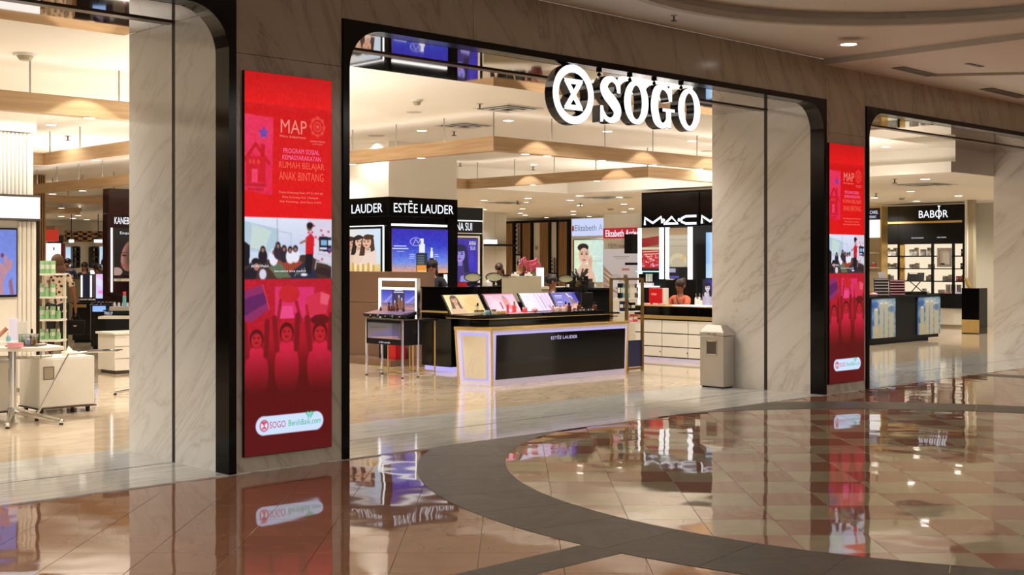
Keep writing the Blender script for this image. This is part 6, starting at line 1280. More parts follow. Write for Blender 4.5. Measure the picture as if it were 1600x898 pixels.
# -- things on the table
def card(px, Z, w, h, mat, label, z=tz):
    xf = camface(px, Z); o = build('card_stand', G(xf).box(-w/2, w/2, -.01, .0, z + .001, z + h), mat, bevel=.002); return tag(o, label, 'card', 'cards on the white table')
card(21, 12.6, .085, .26, m_lavw, 'lilac-grey standing card on the white table'); card(35, 12.55, .10, .235, m_white, 'white standing card on the white table beside the lilac one')
xf = camface(41, 12.4); t = thing('bottle_tray', 'grey tray with small bottles near the tip of the white table', 'tray', xf((0, 0, tz))); build('tray_base', G(xf).box(-.16, .16, -.12, .12, tz + .001, tz + .012), m_steeld, t)
g = G(xf)
for q in ((-.05, .1, -.06, -.056), (-.05, .1, .056, .06), (-.05, -.046, -.056, .056), (.096, .1, -.056, .056)): g.box(q[0], q[1], q[2], q[3], tz + .012, tz + .12)
build('acrylic_case', g, m_glass, t)
for i, (l_, m1, lb) in enumerate(((-.03, m_greenp, 'pale green'), (.02, m_lavw, 'pale lilac'), (.07, m_goldc, 'pale gold'))): small_item('bottle', xf((l_, 0, tz + .0125)), .02, .09, lb + ' bottle inside the clear case on the white table', 'bottles in the clear case', (m1, m_white))
small_item('bottle', xf((.02, -.09, tz + .0125)), .022, .15, 'taller white bottle with dark cap behind the clear case', None, (m_white, m_blk)); small_item('bottle', camface(13, 12.5)((0, 0, tz + .001)), .022, .13, 'clear aqua bottle at the left of the white table', None, (m_aqua, m_white))
tag(build('pink_box', G(camface(24, 12.2)).box(-.06, .06, -.05, .05, tz + .001, tz + .045), m_rosec), 'flat pink box on the white table before the cards', 'box'); tag(build('paper_stack', G(camface(8, 12.5)).box(-.2, .12, -.1, .1, tz + .001, tz + .04), m_white), 'stack of white papers at the left edge of the white table', 'paper'); tag(build('peach_tube', G(camface(3, 12.5)).cyl((-.05, .05, tz + .06), (.05, .0, tz + .17), .02, n=8), m_skin), 'peach-coloured tube leaning on the papers of the white table', 'tube')
# -- green bottle gondola
xg = camface(80, 17.0); W2 = .155; t = thing('white_gondola', 'white curved-shelf gondola with pale green products', 'display shelf', xg((0, -.1, .003)))
shelf_z = [H + (HZ - py)*17/FPX for py in (530, 498, 463, 427)]
build('gondola_pole', G(xg).box(-.16, -.13, -.12, -.09, .12, shelf_z[3]), m_white, t); build('gondola_pole', G(xg).box(.13, .16, -.12, -.09, .12, shelf_z[3]), m_white, t); build('gondola_base', G(xg).box(-.2, .2, -.13, .16, .003, .12), m_white, t)
for z in shelf_z: build('shelf_board', G(xg).prism([(-.17, -.13), (.17, -.13), (.165, .08), (.11, .14), (-.11, .14), (-.165, .08)], z - .025, z), m_white, t)
for r_, z in enumerate(shelf_z):
    for i in range(4 if r_ < 2 else 3):
        small_item('box' if i % 2 == 0 or r_ == 3 else 'bottle', xg((-.12 + i*.075, .02, z + .0005)), .03, .17 if r_ != 0 else .14, ('green carton', 'green bottle')[0 if i % 2 == 0 or r_ == 3 else 1] + ' on the ' + ('lowest', 'second', 'third', 'top')[r_] + ' shelf of the white gondola', 'green products on the white gondola', (m_greenp, m_white) , 'carton' if i % 2 == 0 or r_ == 3 else 'bottle')
# -- walking woman in floral top
m_floral = bpy.data.materials.new('floral_cloth'); m_floral.use_nodes = True; nt = m_floral.node_tree; b_ = nt.nodes['Principled BSDF']; mpn = mapping(nt, (1, 1, 1)); vo = nt.nodes.new('ShaderNodeTexVoronoi'); vo.inputs['Scale'].default_value = 17; nt.links.new(mpn.outputs[0], vo.inputs['Vector'])
rr2 = ramp(nt, vo.outputs['Distance'], [(.28, (52, 34, 30)), (.36, (150, 110, 90)), (.46, (226, 206, 184))]); nt.links.new(rr2.outputs[0], b_.inputs['Base Color']); b_.inputs['Roughness'].default_value = .8
wpos = at_person(90, 20.6); wt, WJ = person('woman in a floral blouse and black trousers walking away with a black bag', wpos, 62, 1.66, top=m_floral, hair_kind='scarf', hair=M('brown_scarf', (96, 66, 50), .8), skin=m_skin2, arms={'l': 'down', 'r': 'bag'}, sleeves=False, hand_detail=True)
hh = wt.matrix_world if False else Matrix.Translation(Vector(wpos)) @ Matrix.Rotation(math.radians(62 - 90), 4, 'Z'); hp = hh @ Vector(WJ['rhd'][0])
t = thing('handbag', 'black bag hanging from the hand of the woman in floral blouse', 'bag', (hp.x, hp.y, hp.z - .34)); xb_ = camface(0, 1); c_ = hp
def bx_(v): return Vector((c_.x + v[0]*SI + v[1]*CO, c_.y - v[0]*CO + v[1]*SI, c_.z + v[2]))
g = G(bx_); g.add([(-.13, -.04, -.34), (.13, -.04, -.34), (.15, -.05, -.1), (-.15, -.05, -.1), (-.13, .04, -.34), (.13, .04, -.34), (.15, .05, -.1), (-.15, .05, -.1)], [(0, 1, 2, 3), (4, 5, 6, 7), (0, 1, 5, 4), (1, 2, 6, 5), (2, 3, 7, 6), (3, 0, 4, 7)]); build('bag_body', g, m_mblack, t, bevel=.015)
build('bag_handle', G(bx_).tube([(-.08, 0, -.11), (-.05, 0, -.02), (0, 0, .0), (.05, 0, -.02), (.08, 0, -.11)], .008, 6), m_mblack, t); build('bag_badge', G(bx_).box(-.02, .03, -.056, -.05, -.2, -.185), m_white, t)
# -- maroon cabinet tower at the reveal
FK = face_depth('Y', 168, 24.6); u0_, u1_ = FK.u(168), FK.u(225); Zk = lambda py: FK.z(185, py)
t = thing('maroon_tower', 'dark maroon cosmetics tower with white sign letters and a portrait of a face in shadow', 'display', FK.P((u0_ + u1_)/2, -.2, .003)); m_mar = M('maroon_lacquer', (46, 12, 16), .15, coat=.3)
build('tower_header', G(FK).box(u0_, u1_, -.2, .06, Zk(334), LC - .01 if False else Zk(295)), m_mar, t, bevel=.004); build('tower_body', G(FK).box(u0_, u1_, -.2, 0, .003, Zk(334.3)), m_mar, t)
ftext(FK, 'KANEBO', FK.u(178.5), FK.u(207), Zk(350), Zk(339), .012, m_sign, t); ftext(FK, 'Exquisite', FK.u(186.5), FK.u(212), Zk(367), Zk(361.5), .03, m_t6, t)
p = Pic(48, 76, 2, (26, 18, 20)); p.ell(26, 44, 15, 26, (176, 120, 104), rot=14); p.ell(34, 36, 14, 34, (26, 18, 20), .55, rot=14, soft=.5); p.ell(16, 44, 3.4, 1.6, (50, 24, 24)); p.line([(11, 40), (20, 39)], 1, (60, 34, 32)); p.line([(13, 46), (12, 54)], 1.6, (206, 150, 130)); p.ell(15, 60, 4, 1.8, (190, 80, 84)); p.ell(4, 70, 9, 7, (196, 160, 146)); p.blur(2)
fpic('portrait_poster', p, FK, 177.5, 225, 356, 430, t, .75, .02, .01); build('light_bar', G(FK).box(FK.u(173), FK.u(175), .0, .03, Zk(456), Zk(356)), m_lbar, t)
build('wall_shelf', G(FK).box(FK.u(178), u1_, 0, .3, Zk(439), Zk(435)), m_ivory, t); build('wall_shelf', G(FK).box(FK.u(170), u1_, 0, .35, Zk(462), Zk(459)), m_blk, t)
# -- white drawer counter cut by the reveal, and its chrome foot
bq = on_floor(179, 585); F = Face('Y', bq.y); t = thing('drawer_unit', 'white two-drawer unit beside the left marble reveal', 'cabinet', (bq.x + .5, bq.y + .25, .003)); ztop = H + (HZ - 523)*(bq.x*CO + bq.y*SI)/FPX
build('unit_body', G().box(bq.x, bq.x + 1.0, bq.y, bq.y + .5, .05, ztop), m_white, t, bevel=.004); hh_ = (ztop - .05)
for i in range(3):
    a = .055 + hh_*i/3; build('drawer_front', G(F).box(bq.x - .004, bq.x + 1.0, .0, .015, a, a + hh_/3 - .012), m_white, t, bevel=.002)
build('unit_top', G().box(bq.x - .03, bq.x + 1.02, bq.y - .03, bq.y + .52, ztop, ztop + .03), m_white, t, bevel=.004); build('unit_foot', G().box(bq.x + .03, bq.x + .97, bq.y + .03, bq.y + .47, .003, .05), m_steeld, t)
qf = on_floor(180, 617); hub2 = LZ(-4.1, 15.2, .12); t = thing('second_table', 'chrome splayed foot of another table beside the left marble reveal', 'table', LZ(-4.1, 15.2, .003))
for q in (qf, LZ(-4.0, 15.7), LZ(-3.6, 15.1)): a = Vector((q.x, q.y, .035)); build('foot_arm', G().cyl(hub2, a, .034, .02, n=10), m_chrome, t); build('foot_glide', G().cyl((q.x, q.y, .003), (q.x, q.y, .022), .018, n=8), m_blk, t)
build('column', G().cyl(hub2, hub2 + Vector((0, 0, .56)), .036, n=14), m_chrome, t); tq = [LZ(-4.2, 14.9), LZ(-3.4, 14.9), LZ(-3.4, 15.5), LZ(-4.15, 15.5)]; build('table_top', G().prism([(q.x, q.y) for q in tq], .68, .72), m_white, t, bevel=.005)
# -- black counters with blue glow in the middle distance
def black_counter(px0, px1, Z, pyt, label, lit=None, depth=.7, mat=None):
    xf = camface((px0 + px1)/2, Z); w = (px1 - px0)/2*Z/FPX; zt = H + (HZ - pyt)*Z/FPX
    t = thing('makeup_counter', label, 'counter', xf((0, -depth/2, .003)))
    build('counter_body', G(xf).box(-w, w, -depth, 0, .05, zt - .02), mat or m_black, t, bevel=.006); build('counter_plinth', G(xf).box(-w + .03, w - .03, -depth + .03, -.03, .003, .05), m_mblack, t); build('counter_top', G(xf).box(-w - .03, w + .03, -depth - .02, .04, zt - .02, zt), m_blk, t)
    return t, xf, w, zt
t, xf, w, zt = black_counter(113, 141, 24.5, 472, 'black counter behind the woman in the floral blouse, left of the lit pillar')
build('counter_edge', G(xf).box(-w - .02, w - .06, .035, .045, zt - .1, zt - .04), m_brass, t)
for i in range(4): small_item('box', xf((-w + .1 + i*.08, -.2, zt + .001)), .035, .09, 'small dark carton on the black counter behind the floral blouse', 'cartons on the far black counter', (m_blk, m_white), 'carton')
t = thing('lit_pillar', 'navy pillar display with two vertical white light lines', 'pillar display', at_depth(134, HZ, 25.6)); t.location.z = .003; xf = camface(134, 25.6); k_ = 25.6/FPX
build('pillar_body', G(xf).box(-7*k_, 8*k_, -.3, 0, .003, H + (HZ - 428)*k_), m_navy, t, bevel=.004)
for a in (-6, 8.5): build('light_line', G(xf).box(a*k_ - .012, a*k_ + .012, .0, .03, H + (HZ - 465)*k_, H + (HZ - 430)*k_), m_lbar, t)
t = thing('lilac_light_box', 'lilac and white lit panel on the far counter', 'light box', at_depth(156.5, HZ, 25.0)); t.location.z = .003; xf = camface(156.5, 25.0); k_ = 25/FPX
p = Pic(13, 38, 2); p.vgrad(0, 38, (240, 190, 240), (210, 220, 255)); p.poly([(0, 4), (13, 12), (13, 22), (0, 16)], (226, 226, 255)); p.ell(8, 28, 5, 3, (236, 150, 220)); build('box_body', G(xf).box(-7*k_, 7*k_, -.3, -.012, .003, H + (HZ - 427)*k_), m_navy, t)
picture('lit_picture', p, xf((-6.5*k_, 0, H + (HZ - 428)*k_)), xf((6.5*k_, 0, H + (HZ - 428)*k_)), xf((-6.5*k_, 0, H + (HZ - 466)*k_)), t, 1.0, .01)
t, xf, w, zt = black_counter(142, 176, 22.6, 476, 'black counter in front of the lilac lit panel'); build('blue_screen', G(xf).box(-w + .05, -w + .28, .042, .06, zt - .12, zt - .02), E('blue_glow', (150, 190, 255), 1.0), t)
for i in range(5): small_item('jar', xf((-.1 + i*.07, -.15, zt + .001)), .025, .05, 'small jar on the black counter before the lilac panel', 'jars on the far black counter', (m_blk, m_silver), 'jar')
t, xf, w, zt = black_counter(165, 225, 20.8, 484, 'black counter with grey tester tray beside the left marble reveal'); ww = camface(190, 20.4)
build('white_ledge', G(ww).box(-.30, .35, -.1, .25, zt - .12, zt - .08), m_ivory, t)
tt = thing('tester_tray', 'grey tester tray with pale tubes on the counter by the left reveal', 'tray', ww((0, 0, zt + .001))); build('tray_body', G(ww).box(-.2, .3, -.25, .0, zt + .001, zt + .07), m_steel, tt, bevel=.004)
for i in range(6): small_item('tube', ww((-.15 + i*.07, -.12, zt + .0715)), .018, .06, 'pale tube standing in the grey tester tray', 'tubes in the tester tray', (m_lavw, m_ivory), 'tube')
small_item('tube', camface(193, 20.3)((0, -.05, zt + .0715)), .028, .24, 'tall aqua tube with coral cap by the left reveal', None, (m_aqua, m_coral), 'tube')
ftext(lambda v: camface(172, 20.6)(v), 'MAKE UP', -.07, .06, zt - .07, zt - .02, .06, m_t6, t)
# -- red and white sign group, far left
F = face_depth('Y', 80, 31.0); t = thing('red_sign_kiosk', 'kiosk with an orange-red box sign over pink and white lit panels', 'kiosk', F.P(F.u(82), -.2, .003)); B = lambda n_, a, b, c, d, mt, d0=-.1, d1=0: build(n_, G(F).box(F.u(a), F.u(b), d0, d1, F.z(80, d), F.z(80, c)), mt, t)
B('red_box_sign', 63, 85, 359, 377, E('red_glow', (206, 50, 30), .75), -.1, .25); B('grey_block', 85.2, 101, 352, 367, m_greige, -.5, 0); B('black_header', 85.2, 98, 367.3, 379.5, m_blk, -.4, .02); B('white_panel', 72, 95, 380, 411, m_lite, -.3, 0); B('pink_panel', 62, 71.8, 380, 411, E('pink_glow', (236, 110, 130), .9), -.3, 0); B('crimson_edge', 95.2, 101, 380, 411, M('crimson', (130, 14, 26), .4), -.3, .02); build('kiosk_base', G(F).box(F.u(62), F.u(101), -.4, 0, .003, F.z(80, 411.3)), m_greige, t)
ftext(F, 'sale', F.u(86), F.u(89), F.z(80, 377), F.z(80, 370), .03, m_t6, t) if False else None; build('black_mark', G(F).box(F.u(83.2), F.u(85), .002, .01, F.z(80, 391), F.z(80, 386)), m_blk, t)
# -- far wooden grid, arched shelves, lit blue panels, lanterns
FG = Face('Y', 41.2); U = FG.u; Zg = lambda py: FG.z(133, py)
t = thing('shelf_grid', 'oak grid of square pigeonholes high on the far wall', 'shelving', FG.P(U(133), 0, Zg(377)))
build('grid_back', G(FG).box(U(99), U(166), -.2, -.15, Zg(377), Zg(361)), m_white, t)
for px in (100, 109.5, 122, 125, 136, 139.5, 152.5, 155, 166): build('grid_post', G(FG).box(U(px) - .04, U(px) + .04, -.15, .1, Zg(377), Zg(361)), m_oakv, t)
for py in (362, 369, 376.5): build('grid_board', G(FG).box(U(99), U(166), -.15, .1, Zg(py) - .03, Zg(py) + .03), m_oakv, t)
for i, (a, b) in enumerate(((110.5, 120.5), (139.5, 149.5))):
    t = thing('arched_shelf', ('arched-top black shelf left on the far cream wall', 'arched-top black shelf right on the far cream wall')[i], 'shelf', FG.P(U((a + b)/2), 0, Zg(418)), 'arched shelves on the far wall'); u0_, u1_ = U(a), U(b); r = (u1_ - u0_)/2; zt = Zg(386)
    out = [(u0_, Zg(418)), (u0_, zt - r*.5)] + [(u0_ + r*.35 - r*.35*math.cos(q), zt - r*.35 + r*.35*math.sin(q)) for q in (0, .5, 1, 1.57)] + [(u1_ - r*.35 + r*.35*math.sin(q), zt - r*.35 + r*.35*math.cos(q)) for q in (0, .5, 1, 1.57)] + [(u1_, zt - r*.5), (u1_, Zg(418))]
    build('arch_frame', G(FG).stroke(out, .05, 0, .2), m_blk, t)
    for py in (393, 401, 409, 417.5): build('shelf_board', G(FG).box(u0_, u1_, 0, .2, Zg(py) - .02, Zg(py) + .02), m_blk, t)
    for j, py in enumerate((393, 401, 409)): build('product_row', G(FG).box(u0_ + .1, u1_ - .1, .02, .12, Zg(py) + .02, Zg(py) + .12), (m_goldc, m_coral, m_greige)[j], t)
for i, (a, b, c, d) in enumerate(((102, 110, 386, 416), (155, 166, 385, 417))):
    p = Pic(10, 30, 2); p.vgrad(0, 30, (170, 210, 236), (236, 240, 250)); p.ell(8, 22, 2, 3, (220, 80, 110)) if i == 0 else p.poly([(0, 30), (3, 12), (10, 20), (10, 30)], (130, 190, 230)); t = thing('lit_wall_box', ('pale blue lit panel left of the arched shelves', 'pale blue lit panel right of the arched shelves')[i], 'light box', FG.P(U((a + b)/2), 0, Zg(d)), 'pale blue lit panels on the far wall'); fpic('lit_picture', p, FG, a, b, c, d, t, 1.0, .05, .02); build('panel_box', G(FG).box(U(a) - .03, U(b) + .03, 0, .04, Zg(d) - .03, Zg(c) + .03), m_white, t)
struct('wall_cladding', G(FG).box(U(99), U(168), -.14, -.01, .003, Zg(378)), m_white)
for i, (px, w_, lb) in enumerate(((111.5, 3, 'small square white lantern hanging over the far counters, left'), (153.5, 5, 'wider white lantern hanging over the far counters, right'))):
    xf = camface(px, 38.0); k_ = 38/FPX; t = thing('lantern', lb, 'lamp', xf((0, 0, H + (HZ - 379)*k_)), 'white lanterns over the far counters'); build('lantern_shade', G(xf).box(-w_*k_, w_*k_, -w_*k_, w_*k_, H + (HZ - 379)*k_, H + (HZ - 374)*k_), m_lite, t); build('lantern_cord', G(xf).cyl((0, 0, H + (HZ - 374)*k_), (0, 0, LC), .012, n=5), m_blk, t)
t, xf, w, zt = black_counter(103, 128, 31.5, 434, 'far low cream counter in front of the arched shelves', mat=m_greige); t, xf, w, zt = black_counter(138, 168, 31.0, 436, 'far cream counter on the right below the wide lantern', mat=m_white)
xq = camface(147, 31.25); t = thing('desk_screen', 'small lit screen on the far cream counter', 'screen', xq((0, 0, zt + .001))); build('screen_stand', G(xq).box(-.05, .05, -.12, -.1, zt, zt + .1), m_blk, t); build('lit_panel', G(xq).box(-.12, .12, -.1, -.08, zt + .06, zt + .22), m_lite, t)
person('man in dark blue at the far left counter beside the red kiosk', at_person(105.5, 32.6), 225, 1.66, top=m_navy, hair_kind='short', skin=m_skin)
person('woman with long black hair behind the far counter between the arched shelves', at_person(132, 33.5), 225, 1.56, hair_kind='long')
person('shop assistant in black beside the maroon tower', at_person(164, 29.6), 250, 1.64, hair_kind='short', skin=m_skin2, arms='fwd'); person('woman in orange and black serving at the far counter', at_person(152, 28.2), 200, 1.52, top=M('orange_cloth', (210, 90, 50), .8), hair_kind='long', skin=m_skin2)

# ================================================================ RIGHT OPENING
FX_ = Face('X', 28.9); U = FX_.u; Zb = lambda py: FX_.z(1440, py)
t = thing('black_shelving_wall', 'black shelving wall with white name letters, gold line and glowing cream shelves', 'shelving', FX_.P(U(1440), 0, .003))
build('shelving_header', G(FX_).box(U(1377), U(1404), -.5, .02, Zb(381), Zb(321)), m_mblack, t, bevel=.004); build('shelving_header', G(FX_).box(U(1404.3), U(1507), -.5, .02, Zb(381), Zb(321)), m_mblack, t, bevel=.004)
build('gold_line', G(FX_).box(U(1379), U(1504), .02, .035, Zb(348.7), Zb(345.5)), m_gold, t)
ftext(FX_, 'BABOR', U(1436.5), U(1482), Zb(340.5), Zb(329), .024, m_sign, t); build('letter_ornament', G(FX_).box(U(1468) - .008, U(1468) + .008, .024, .04, Zb(343), Zb(324)).ball((U(1468), .03, Zb(323)), .04, .01, .015, 8, 5), m_sign, t)
ftext(FX_, 'DOCTOR BABOR', U(1425), U(1444), Zb(372.6), Zb(370.6), .024, m_t6, t); ftext(FX_, 'ANTI-AGING', U(1465), U(1479), Zb(372.2), Zb(370.2), .024, m_t6, t)
build('lit_back', G(FX_).box(U(1377), U(1507), -.45, -.30, Zb(458), Zb(381)), E('cream_shelf_glow', (255, 238, 206), .95), t)
for py in (400, 419.5, 439, 458.5): build('shelf_board', G(FX_).box(U(1377), U(1507), -.30, .02, Zb(py + 1), Zb(py - .6)), m_mblack, t)
for px in (1404.3, 1457, 1489.5, 1506): build('shelf_upright', G(FX_).box(U(px) - .02, U(px) + .02, -.05, .03, Zb(458), Zb(381)), m_mblack, t)
build('gold_upright', G(FX_).box(U(1405.5), U(1412.5), -.06, .0, Zb(458), Zb(381)), m_gold, t)
build('base_band', G(FX_).box(U(1377), U(1507), -.5, .05, Zb(480), Zb(459.8)), m_mblack, t); build('base_cupboard', G(FX_).box(U(1377), U(1507), -.5, .0, .06, Zb(480.2)), m_white, t); build('base_plinth', G(FX_).box(U(1377), U(1507), -.5, -.04, .003, .06), m_greige, t)
k = 0
m_gp = M('grey_carton', (178, 174, 172), .4, var=.04); m_wp = M('white_carton', (222, 216, 208), .4, var=0)
rowsB = {400: (1383, 1387, 1391, 1395, 1420, 1424, 1428, 1437, 1440, 1448, 1452, 1501), 419.5: (1383, 1387, 1391, 1395, 1420, 1425, 1429, 1449, 1453, 1500), 439: (1384, 1389, 1446, 1450, 1472, 1477, 1481, 1493, 1498, 1502), 458.5: (1440, 1465, 1469)}
for py, L in rowsB.items():
    for i, px in enumerate(L):
        q = FX_.P(U(px), -.14, Zb(py - .6) + .0008); hh2 = (.16, .10, .12, .09)[int((py - 400)/19)] * (1.25 if i % 3 == 0 else 1)
        small_item('box', q, .05, hh2, 'grey or white carton on the %s glowing shelf' % {400: 'top', 419.5: 'second', 439: 'third', 458.5: 'lowest'}[py], 'cartons on the %s glowing shelf' % {400: 'top', 419.5: 'second', 439: 'third', 458.5: 'lowest'}[py], ((m_gp, m_wp), (m_wp, m_gp), (m_gp, m_gp))[i % 3] if px < 1490 else (m_coral if py == 439 else m_blk, m_gp), 'carton')
for i, px in enumerate((1478, 1486, 1495)):
    q = FX_.P(U(px), -.1, Zb(457.9)); t2_ = thing('testers_stand', ('grey tester stand with pink base, left of three on the lowest glowing shelf', 'plain grey tester stand, middle of three on the lowest glowing shelf', 'grey tester stand with blue base, right of three on the lowest glowing shelf')[i], 'stand', q, 'tester stands on the lowest shelf')
    build('stand_foot', G().box(q.x - .06, q.x + .06, q.y - .055, q.y + .055, q.z, q.z + .04), (m_rosec, m_wp, m_lavw)[i], t2_); build('stand_back', G().box(q.x + .0, q.x + .03, q.y - .055, q.y + .055, q.z + .04, q.z + .22), m_gp, t2_)
FP = Face('X', 28.85); t2_ = thing('framed_notice', 'white framed notice in silver frame on the glowing shelves', 'frame', FP.P(U(1478), 0, Zb(419))); build('notice_sheet', G(FP).box(U(1468), U(1486), -.02, .0, Zb(415), Zb(389)), m_wp, t2_); build('notice_frame', G(FP).ring([(U(1466.5), Zb(417)), (U(1488.5), Zb(417)), (U(1488.5), Zb(387.5)), (U(1466.5), Zb(387.5))], [(U(1469), Zb(413)), (U(1486), Zb(413)), (U(1486), Zb(390)), (U(1469), Zb(390))], 0, .03), m_gp, t2_); build('notice_label', G(FP).box(U(1472), U(1478), .03, .04, Zb(413), Zb(411.5)), m_blk, t2_)
# left neighbour unit
F = Face('X', 28.0); U3 = F.u; Z3 = lambda py: F.z(1368, py); t = thing('gold_framed_unit', 'gold-framed white unit with a black caption sign by the right opening frame', 'display', F.P(U3(1366), 0, .003))
build('unit_body', G(F).box(U3(1350), U3(1377.5), -.3, 0, .003, Z3(322)), m_gold, t); build('black_sign', G(F).box(U3(1352), U3(1375), 0, .02, Z3(343), Z3(325)), m_navy, t); build('lit_panel', G(F).box(U3(1352), U3(1375), 0, .02, Z3(371), Z3(343.3)), m_lite, t); build('grey_shelf_back', G(F).box(U3(1352), U3(1375), 0, .02, Z3(455), Z3(371.5)), m_greige, t)
ftext(F, 'SKINCARE.', U3(1349), U3(1373), Z3(334), Z3(329), .025, m_t6, t); ftext(F, 'COMPANY.', U3(1352), U3(1370.5), Z3(341), Z3(336.5), .025, m_t6, t)
for py in (395, 418): build('shelf_board', G(F).box(U3(1352), U3(1375), .02, .2, Z3(py + .8), Z3(py - .8)), m_white, t)
q = F.P(U3(1368), .1, Z3(417)); small_item('bottle', q, .05, .12, 'small coral flask on the grey shelf near the gold frame', None, (m_coral, m_white))
# white post, gold easel and black gold block
F = Face('X', 28.2); t = thing('white_post', 'narrow white post right of the black shelving wall', 'post', F.P(F.u(1511), 0, .003)); build('post_shaft', G(F).box(F.u(1507.5), F.u(1511), -.2, .0, .003, LC - .005), m_white, t); build('post_edge', G(F).box(F.u(1511.2), F.u(1519), -.2, -.05, .003, LC - .005), m_greige, t)
F = Face('X', 26.5); t = thing('black_block', 'black block with gold lower panel at the edge of the right marble reveal', 'counter', F.P(F.u(1510), 0, .003)); ZZ = lambda py: F.z(1508, py)
build('block_body', G(F).box(F.u(1502.5), F.u(1530), -.4, 0, .003, ZZ(450)), m_black, t, bevel=.005); build('gold_panel', G(F).box(F.u(1503), F.u(1530), 0, .015, .02, ZZ(499)), m_gold, t)
F2_ = Face('X', 26.6); tag(build('gold_easel', G(F2_).plate([(F2_.u(1506), F2_.z(1508, 436)), (F2_.u(1508.5), F2_.z(1508, 434)), (F2_.u(1516), F2_.z(1508, 449.8)), (F2_.u(1512), F2_.z(1508, 449.8))], -.1, 0), m_gold), 'tilted gold easel card on top of the black block', 'easel')
# printed display counter
yP = 12.25; F = Face('Y', yP); U4 = F.u; uA_, uB_ = U4(1350), U4(1467); zt = F.z(1415, 461.5); t = thing('printed_counter', 'black display counter with two blue and cream printed panels', 'counter', F.P((uA_ + uB_)/2, -.4, .003))
build('counter_body', G(F).box(uA_, uB_ - .02, -.8, 0, .06, zt - .03), m_mblack, t, bevel=.004); build('counter_plinth', G(F).box(uA_, uB_ - .35, -.75, -.05, .003, .06), m_mblack, t); build('counter_top', G(F).box(uA_, uB_, -.82, .04, zt - .03, zt), m_mblack, t)
def prod(): 
    p = Pic(36, 66, 2.0, (96, 140, 190)); p.vgrad(0, 36, (84, 128, 186), (130, 168, 198), horiz=True); p.noise(24, 8); p.ell(18, 8, 13, 8, (206, 222, 232), .7, soft=.5)
    for x, w_, y0 in ((4, 5, 18), (12, 5, 8), (19, 5, 8), (26, 7, 12)): p.rect(x, y0, x + w_, 66, (196, 194, 172)); p.line([(x + 1, y0 + 6), (x + 1, 60)], .8, (180, 190, 180)); p.ell(x + w_/2, y0, w_/2, 2, (232, 230, 212))
    p.rect(2, 46, 12, 66, (190, 188, 166)); p.rect(5, 48, 9, 56, (200, 196, 160)); p.ell(30, 18, 4, 6, (60, 110, 190), .7, soft=.6); p.ell(6, 10, 4, 5, (50, 100, 190), .8, soft=.6); p.blur(1); return p
PP = prod(); zt_p, zb_p = zt - .04, F.z(1362, 531.5)
for a, b in ((1361 - 1, 1397), (1432.5, 1467)): picture('printed_panel', PP, F.P(U4(a), .03, zt_p), F.P(U4(b), .03, zt_p), F.P(U4(a), .03, .13), t, 0, .03)
def rack(px0, px1, Z, pyt, label, rows, mat):
    xf = camface((px0 + px1)/2, Z); k_ = Z/FPX; w = (px1 - px0)/2*k_; ht = H + (HZ - pyt)*k_ - zt; t = thing('tester_rack', label, 'rack', xf((0, 0, zt)), 'tester racks on the printed counter')
    build('rack_board', G(xf).add([(-w, .14, zt + .001), (w, .14, zt + .001), (w + .08, -.16, zt + ht), (-w + .08, -.16, zt + ht), (-w, .16, zt + .001), (w, .16, zt + .001), (w + .08, -.14, zt + ht), (-w + .08, -.14, zt + ht)], [(0, 1, 2, 3), (4, 5, 6, 7), (0, 1, 5, 4), (1, 2, 6, 5), (2, 3, 7, 6), (3, 0, 4, 7)]), m_blk, t)
    for r in range(rows):
        f = (r + .4)/rows; y = .16 - .30*f + .012; z = zt + ht*f; o = .08*f; g = G(xf)
        for c in range(9): x = -w + o + .02 + (2*w - .04)*c/8; g.box(x - w*.07, x + w*.07, y - .0, y + .03, z, z + ht*.07)
        build('tester_row', g, mat, t)['kind'] = 'stuff'
rack(1362, 1385, 24.2, 434.5, 'black tilted rack with rows of dark testers, nearest the black frame', 6, M('dark_testers', (150, 140, 140), .3)); rack(1386, 1410, 24.6, 437, 'black tilted rack with rows of pinkish testers on the printed counter', 6, M('pink_testers', (190, 130, 140), .3))
xf = camface(1388, 25.2); k_ = 25.2/FPX; tag(build('grey_card', G(xf).add([(-.08, -.22, zt + .001), (.09, -.22, zt + .001), (.04, -.36, H + (HZ - 425)*k_), (-.1, -.36, H + (HZ - 425)*k_), (-.08, -.24, zt + .001), (.09, -.24, zt + .001), (.04, -.38, H + (HZ - 425)*k_), (-.1, -.38, H + (HZ - 425)*k_)], [(0, 1, 2, 3), (4, 5, 6, 7), (0, 1, 5, 4), (1, 2, 6, 5), (2, 3, 7, 6), (3, 0, 4, 7)]), m_gp), 'grey tilted card behind the two tester racks', 'card')
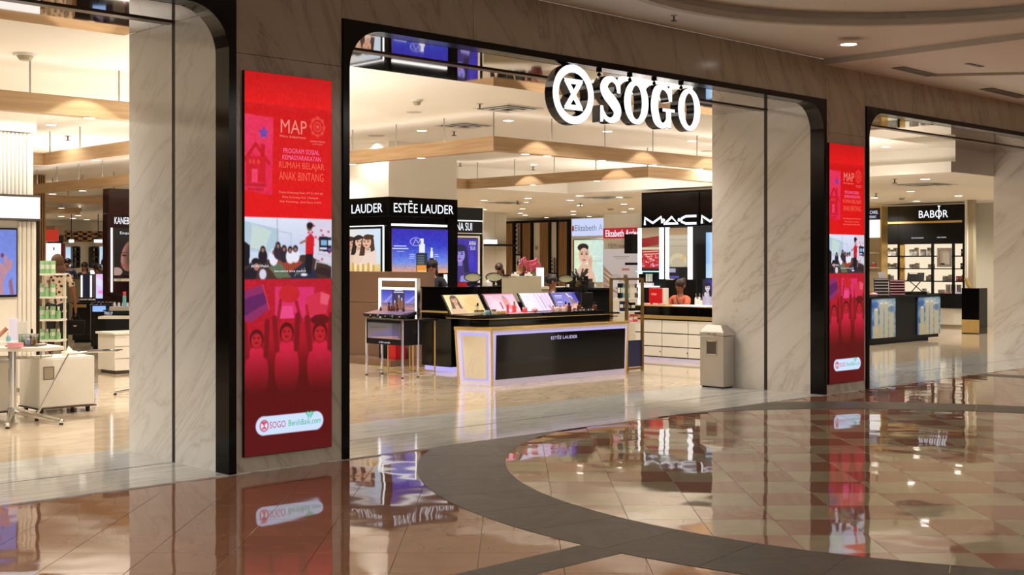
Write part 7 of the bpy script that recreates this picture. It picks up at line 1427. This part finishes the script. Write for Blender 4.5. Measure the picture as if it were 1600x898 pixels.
xf = camface(1431, 25.2); t = thing('folding_display', 'black folding display stand with slanted top on the printed counter', 'display stand', xf((0, 0, zt))); zz = H + (HZ - 426)*k_; w = 16*k_
build('display_board', G(xf).add([(-w*.9, .0, zz - .16), (w*.75, .0, zz - .16), (w, -.12, zz), (-w*.6, -.12, zz), (-w*.9, .03, zz - .17), (w*.75, .03, zz - .17), (w, -.10, zz - .01), (-w*.6, -.10, zz - .01)], [(0, 1, 2, 3), (4, 5, 6, 7), (0, 1, 5, 4), (1, 2, 6, 5), (2, 3, 7, 6), (3, 0, 4, 7)]), m_blk, t)
build('top_label', G(xf).add([(-w*.5, -.085, zz - .025), (w*.3, -.085, zz - .025), (w*.32, -.1, zz - .003), (-w*.48, -.1, zz - .003)], [(0, 1, 2, 3)]), m_wp, t)
for a, b in ((-.8, .8), (.8, -.8)): build('display_leg', G(xf).tube([(a*w, .1, zt + .01), (b*w*.8, -.05, zz - .15)], .01, 6), m_blk, t)
build('display_shelf', G(xf).box(-w*1.1, w*1.1, -.1, .14, zt + .05, zt + .065), m_blk, t); build('foot_rail', G(xf).box(-w*1.1, w*1.1, -.01, .01, zt, zt + .05), m_blk, t)
tag(build('pink_cloth', G().ball(camface(1364, 24.0)((0, .05, zt + .041)), .09, .07, .04, 10, 6), m_rosec, smooth=True), 'small pale pink pouch on the printed counter', 'pouch')

# ---------------------------------------------------------------- look-alikes are told apart by their order across the picture
ORDW = ['leftmost', 'second from left', 'third from left', 'fourth from left', 'fifth from left', 'sixth from left', 'seventh from left', 'eighth from left', 'ninth from left', 'tenth from left', 'eleventh from left', 'twelfth from left']
byl = {}
for o in SC.objects:
    if o.parent is None and 'label' in o: byl.setdefault(o['label'], []).append(o)
for lb, L in byl.items():
    if 1 < len(L) <= 14:
        def sx_(o): p = o.location; return (p.x*SI - p.y*CO)/(p.x*CO + p.y*SI)
        L.sort(key=sx_)
        for i, o in enumerate(L):
            w = 'rightmost' if i == len(L) - 1 else (ORDW[i] if i < 12 else 'second from right')
            if len((lb + ', ' + w).split()) <= 16: o['label'] = lb + ', ' + w
